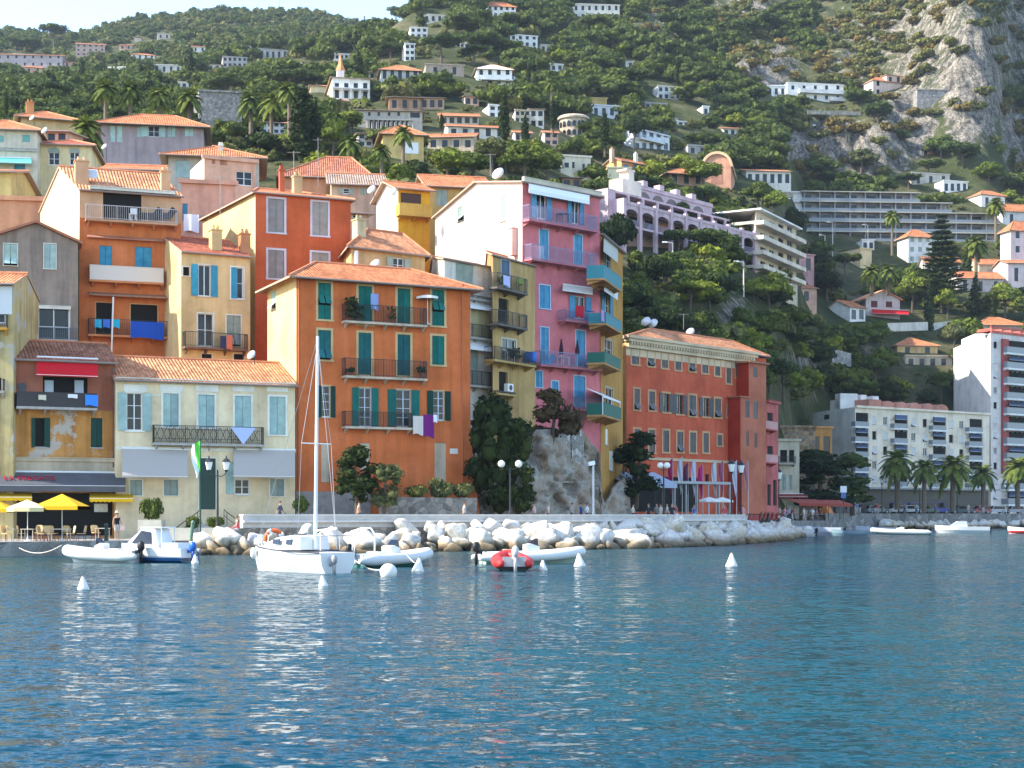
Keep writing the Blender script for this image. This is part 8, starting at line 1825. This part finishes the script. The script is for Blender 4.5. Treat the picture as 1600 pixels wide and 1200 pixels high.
# lamps
LG=plain('lantern_glass',(.80,.79,.74),.3); IRON=plain('lamp_iron',(.025,.027,.03),.45)
def lantern(m,g,x,y,z,s=1.0,top=True):
    g.lathe([(.13*s,0),(.24*s,.50*s)],(x,y,z),6); m.lathe([(.28*s,.50*s),(.16*s,.68*s),(.05*s,.76*s),(.03*s,.90*s)],(x,y,z),6); m.lathe([(.05*s,-.14*s),(.15*s,0)],(x,y,z),6)
def lamp(px,yt,yb,Y,label,kind='double',arm=.6,z=PZ,group='ornate lamp posts along the waterfront',s=1.0):
    h=EYE+(HOR-yt)*Y/F-z-.9*s; o=empty('street_lamp',Vector((X(px,Y),Y,z)),0,label,'street lamp',group); m=MB(); g=MB()
    m.lathe([(.20,0),(.20,.25),(.12,.35),(.10,1.0),(.075,1.1),(.06,h-.3),(.05,h)],(0,0,0),10)
    if kind=='double':
        for sx in(-1,1): m.path([(0,0,h-.35),(sx*arm*.4,0,h-.42),(sx*arm*.85,0,h-.3),(sx*arm,0,h-.1)],.03,6); lantern(m,g,sx*arm,0,h,s)
    elif kind=='globe':
        for sx in(-1,1): m.path([(0,0,h-.2),(sx*arm*.5,0,h-.15),(sx*arm,0,h)],.03,6); g.sph((sx*arm,0,h+.22),.26,12,8); m.lathe([(.08,.44),(.03,.6)],(sx*arm,0,h),6)
    else: lantern(m,g,0,0,h+.05,s*1.35)
    m.build('post',IRON,o)
    if len(g.v)>0 and kind!='single':
        for sx in(-1,1):
            q=MB(); 
            if kind=='globe': q.sph((sx*arm,0,h+.22),.26,12,8)
            else: q.lathe([(.13*s,0),(.24*s,.50*s)],(sx*arm,0,h),6)
            q.build('lantern',LG,o,kind=='globe')
    else: g.build('lantern',LG,o)
    return o
lamp(340,712,830,97.6,'dark twin lantern lamp before the cream house','double',.55,QZ,s=1.0)
lamp(797,710,803,110.4,'twin globe lamp before the dark evergreen','globe',.62)
lamp(1037,714,800,123.5,'twin globe lamp left of the hotel flags','globe',.27); lamp(1143,722,803,136,'dark single lantern lamp, the left of two before the hotel','single'); lamp(1158,724,812,140,'dark single lantern lamp, the right of two before the hotel','single')
for px,yt,Y,l in ((1217,735,196,'dark slim lamp at the end of the rose loggia house'),(1308,742,242,'lamp under the sunlit side of the plaza tree'),(1270,741,226,'lamp inside the shade of the big tree'),(1378,745,262,'lamp left of the first seafront palm')): lamp(px,yt,795,Y,l,'single',z=PZ if px<1300 else RZ,s=1.3)
for px,yt,Y,l in ((1404,752,263,'twin globe lamp under the first seafront palm'),(1437,754,266,'twin globe lamp beside the second seafront palm'),(1496,754,272,'twin globe lamp right of the date palm'),(1575,754,280,'twin globe lamp left of the edge palm')): lamp(px,yt,790,Y,l,'globe',.55,z=RZ)
o=empty('spotlight_pole',Vector((X(927,114.5),114.5,2.46)),0,'white pole with a tilted spotlight on the sea wall','spotlight'); h=(803-722)*114.5/F; m=MB(); m.tube((0,0,-.6),(0,0,h),.09,.075,8); m.build('pole',plain('spot_grey',(.55,.55,.54),.5),o); m=MB(); m.bar((.1,0,h),(-.35,-.1,h-.12),.22,.3); m.build('lamp_head',WHITE,o)
# hotel forecourt: canopy, flags, parasols, tables
o=empty('cafe_canopy',Vector((X(1010,140),140,PZ)),R(30),'pale blue canvas cafe canopy at the hotel left end','canopy'); m=MB()
z1=EYE+(HOR-737)*140/F-PZ; z0=EYE+(HOR-757)*140/F-PZ
for x0,x1 in ((-1.5,1),(1,3.5)): m.extrude([(x0+.04,0,z0),(x1-.04,0,z0),(x1-.3,3.2,z1),(x0+.3,3.2,z1)],(0,0,.05)); m.extrude([(x0+.04,0,z0),(x1-.04,0,z0),(x1-.04,0,z0-.3),(x0+.04,0,z0-.3)],(0,.02,0))
m.build('canvas',plain('pale_blue_canvas',(.36,.41,.50),.8),o)
for x in (-1.5,1,3.5): m=MB(); m.tube((x,.05,0),(x,.05,z0),.04,n=6); m.tube((x,3.2,0),(x,3.2,z1),.04,n=6); m.build('post',IRON,o)
o=empty('cafe_pergola',Vector((X(1075,146),146,PZ)),R(42),'glazed cafe pergola with white posts before the hotel','pergola'); m=MB(); zz=EYE+(HOR-756)*146/F-PZ
for k in range(7): m.box(-3.5+k*1.6-.07,-.07,0,-3.5+k*1.6+.07,.07,zz)
m.box(-3.7,-.2,zz,6.3,.1,zz+.25); m.build('frame',plain('grey_white_paint',(.34,.34,.33),.6),o); m=MB(); m.box(-3.7,.1,zz+.05,6.3,3.4,zz+.2); m.build('roof',plain('grey_canvas',(.42,.42,.42),.8),o)
FC=[(1051,720,146,(.30,.01,.08),'wine red pennant, the first at the hotel'),(1066,719,147,(.45,.48,.56),'silver white pennant second at the hotel'),(1075,727,147.5,(.10,.02,.06),'dark plum pennant third at the hotel'),(1087,722,148,(.50,.50,.62),'pale lilac pennant fourth at the hotel'),(1098,730,148.5,(.45,.012,.14),'magenta pennant fifth at the hotel'),(1119,724,151,(.48,.48,.54),'pale grey pennant left of the first dark lamp'),(1130,724,152,(.30,.08,.14),'dusky red pennant beside the grey one'),(1151,724,155,(.48,.48,.58),'pale pennant between the two dark lamps'),(1169,724,158,(.40,.16,.18),'faded rose pennant at the hotel bay')]
for px,yt,Y,c,l in FC:
    p=Vector((X(px,Y),Y,PZ)); h=EYE+(HOR-yt+5)*Y/F-PZ; m=MB(); m.tube((0,0,0),(0,0,h),.05,.03,6); tag(m.build('flagpole',plain('pale_pole',(.55,.52,.50),.5),None,False,p),'pole carrying the '+l,'flagpole','flag poles before the hotel'); flag(p+Vector((0,-.04,h)),.5,3.0,[plain('pennant_%d'%px,c,.8)],l)
for px,Y,l in ((1108,143,'white cafe parasol left of the dark lamps'),(1128,145,'white cafe parasol right below the dusky pennant')): parasol(Vector((X(px,Y),Y,PZ)),2.5,1.1,plain('white_canopy',(.75,.72,.66),.9),l,rise=.3)
for k in range(12):
    px=990+k*15; Y=np.interp(px,[950,1060,1165],[118,127,141])+rr.uniform(1,5); table(Vector((X(px,Y),Y,PZ)),rr.uniform(0,1),'white clothed cafe table before the red hotel',WHITE,.9,.9,group='white clothed cafe tables before the red hotel')
parasol(Vector((X(966,141),141,PZ+2.4)),1.9,1.35,plain('pale_blue_parasol',(.55,.60,.68),.9),'pale blue parasol high beside the ochre house',rise=.2)
# crowd furniture at the plaza
for px,Y,c,l in ((1262,205,(.28,.05,.03),'long rust red awning stall left of the big tree'),(1300,216,(.30,.06,.04),'long rust red awning stall under the big tree')):
    o=empty('market_stall',Vector((X(px,Y),Y,PZ)),R(38),l,'stall'); m=MB(); m.extrude([(-3,-1.2,2.3),(3,-1.2,2.3),(3,1.2,2.9),(-3,1.2,2.9)],(0,0,.06)); m.extrude([(-3,-1.2,2.3),(3,-1.2,2.3),(3,-1.2,2.0),(-3,-1.2,2.0)],(0,-.02,0)); m.build('awning',plain('rust_cloth_%d'%px,c,.9),o)
    for x in(-2.9,2.9):
        for y in (-1.1,1.1): m=MB(); m.tube((x,y,0),(x,y,2.4),.04,n=6); m.build('post',IRON,o)
    m=MB(); m.box(-2.6,-.8,.85,2.6,.6,.92); m.build('table_top',plain('stall_wood',(.28,.18,.1),.8),o)
m=MB(); m.lathe([(1.0,0),(.15,1.3),(.02,1.5)],(0,0,1.1),4); o=m.build('canopy',plain('orange_cloth',(.55,.16,.03),.8)); rt=empty('parasol',Vector((X(1291,208),208,PZ)),0,'low orange parasol among the plaza crowd','parasol'); o.parent=rt; m=MB(); m.tube((0,0,0),(0,0,2.5),.03,n=6); m.build('pole',WHITE,rt)
o=empty('sign_board',Vector((X(1318,216),216,PZ)),0,'white and blue sign board on a post above the crowd','sign'); m=MB(); m.tube((0,0,0),(0,0,4.0),.05,n=6); m.build('post',IRON,o); m=MB(); m.box(-.45,-.06,4.0,.45,.06,4.9); m.build('panel',WHITE,o); m=MB(); m.box(-.35,-.06,3.2,.35,.06,3.98); m.build('lower_panel',plain('sign_blue',(.10,.16,.40),.5),o)
# parked vehicles
def car(p,rz,col,label,van=False,name='parked_car',cat='car'):
    o=empty(name,p,rz,label,cat,None); L,Wd=(4.2,1.7) if not van else (4.9,1.9); bm_=plain('car_paint_%g_%g_%g'%col,col,.25)
    H1=.78 if not van else .95; prof=[(-L/2,.32),(-L/2+.04,.62),(-L/2+.15,H1+.02),(L/2-1.05,H1),(L/2-.1,H1-.12),(L/2,.5),(L/2-.02,.30)]
    m=MB(); m.extrude([(x,-Wd/2,z) for x,z in prof],(0,Wd,0)); m.build('body',bm_,o)
    cb=[(-L/2+.1,H1),(-L/2+.42,1.42),(.35,1.45),(L/2-1.25,H1)] if not van else [(-L/2+.05,H1),(-L/2+.12,1.95),(1.1,1.98),(L/2-.65,H1)]
    m=MB(); y=Wd/2-.09; m.extrude([(x,-y,z) for x,z in cb],(0,2*y,0)); m.build('cabin',bm_,o)
    m=MB(); cx=[(cb[0][0]+.22,H1+.06),(cb[1][0]+.10,cb[1][1]-.09),(cb[2][0]-.04,cb[2][1]-.09),(cb[3][0]-.22,H1+.06)]
    for s in(-1,1): m.extrude([(x,s*y,z) for x,z in cx],(0,s*.015,0))
    for (x0,z0),(x1,z1) in ((cb[0],cb[1]),(cb[2],cb[3])): m.extrude([(x0+(x1-x0)*.12,-y*.88,z0+(z1-z0)*.12),(x0+(x1-x0)*.12,y*.88,z0+(z1-z0)*.12),(x0+(x1-x0)*.88,y*.84,z0+(z1-z0)*.88),(x0+(x1-x0)*.88,-y*.84,z0+(z1-z0)*.88)],(.02 if x0>0 else -.02,0,.015))
    m.build('window',GLASS,o)
    for x in(-L/2+.75,L/2-.8):
        for s in(-1,1): m=MB(); m.tube((x,s*(Wd/2-.2),.31),(x,s*(Wd/2+.01),.31),.31,n=14); w=m.build('wheel',BLACKP,o); m=MB(); m.tube((x,s*(Wd/2+.012),.31),(x,s*(Wd/2+.02),.31),.18,n=10); m.build('rim',plain('rim_metal',(.45,.45,.45),.4),w)
    for s in(-1,1): m=MB(); m.box(L/2-.1,s*(Wd/2-.3)-.14,.55,L/2-.02,s*(Wd/2-.3)+.14,.68); m.build('headlight',LG,o)
    return o
for px,c,l in ((1399,(.42,.44,.45),'grey parked car under the first seafront palm'),(1418,(.55,.58,.58),'silver parked car left of the second palm'),(1448,(.10,.16,.14),'dark green parked car right of the second palm'),(1500,(.05,.10,.12),'dark blue parked car by the twin globe lamp'),(1530,(.35,.10,.10),'dusky red parked car before the drooping palm'),(1554,(.40,.42,.45),'pale grey parked car right of the red one'),(1583,(.30,.30,.33),'grey parked car near the edge palm'),(1372,(.25,.27,.28),'dark parked car left of the first lamp by the palms')):
    Y=np.interp(px,[1340,1400,1500,1620],[255,264,276,288])+5; car(Vector((X(px,Y),Y,RZ)),R(rr.choice((8,188))),c,l)
for px,c,l in ((1412,(.04,.10,.40),'blue delivery van behind the first palms'),(1462,(.03,.06,.28),'dark blue van under the apartment block'),(1438,(.06,.13,.42),'bright blue van between the two palms')): Y=276; car(Vector((X(px,Y),Y,RZ)),R(10),c,l,True,'parked_van','van')
def scooter(p,rz,col,label):
    o=empty('motor_scooter',p,rz,label,'scooter','scooters parked by the plaza wall'); m=MB(); m.extrude([(-.75,-.13,.45),(-.6,-.13,.80),(-.05,-.13,.72),(.05,-.13,.35),(.45,-.13,.32),(.5,-.13,.22),(-.55,-.13,.25)],(0,.26,0)); m.extrude([(.45,-.17,.25),(.62,-.17,.95),(.7,-.17,.95),(.56,-.17,.25)],(0,.34,0)); m.build('body',plain('scooter_%g'%col[0],col,.3),o)
    m=MB(); m.box(-.7,-.14,.80,-.02,.14,.90); m.build('seat',BLACKP,o); m=MB(); m.tube((.66,-.32,1.05),(.66,.32,1.05),.02,n=6); m.tube((.66,0,.9),(.66,0,1.06),.03,n=6); m.build('handlebar',BLACKP,o)
    for x in(-.6,.68): m=MB(); m.tube((x,-.06,.23),(x,.06,.23),.23,n=14); m.build('wheel',BLACKP,o)
for k in range(8): px=1170+k*7; Y=150+k*4.2; scooter(Vector((X(px,Y)+.6,Y,PZ+.05)),R(20+rr.uniform(-12,12)),rr.choice(((.02,.02,.02),(.3,.3,.32),(.25,.03,.03))),'scooter in the row parked by the plaza wall')
# ---------------------------------------------------------------- sea air over the bay
m=bpy.data.materials.new('haze_air'); m.use_nodes=True; n=m.node_tree.nodes; n.remove(n['Principled BSDF']); v=nd(n,'VolumePrincipled'); v.inputs['Color'].default_value=(.70,.84,1,1); v.inputs['Density'].default_value=.00006; v.inputs['Anisotropy'].default_value=.1
m.node_tree.links.new(v.outputs[0],n['Material Output'].inputs['Volume'])
mb=MB(); mb.box(-1400,-90,-6,1400,1850,575); tag(mb.build('haze',m),'thin blue sea haze over the bay','haze',kind='stuff')
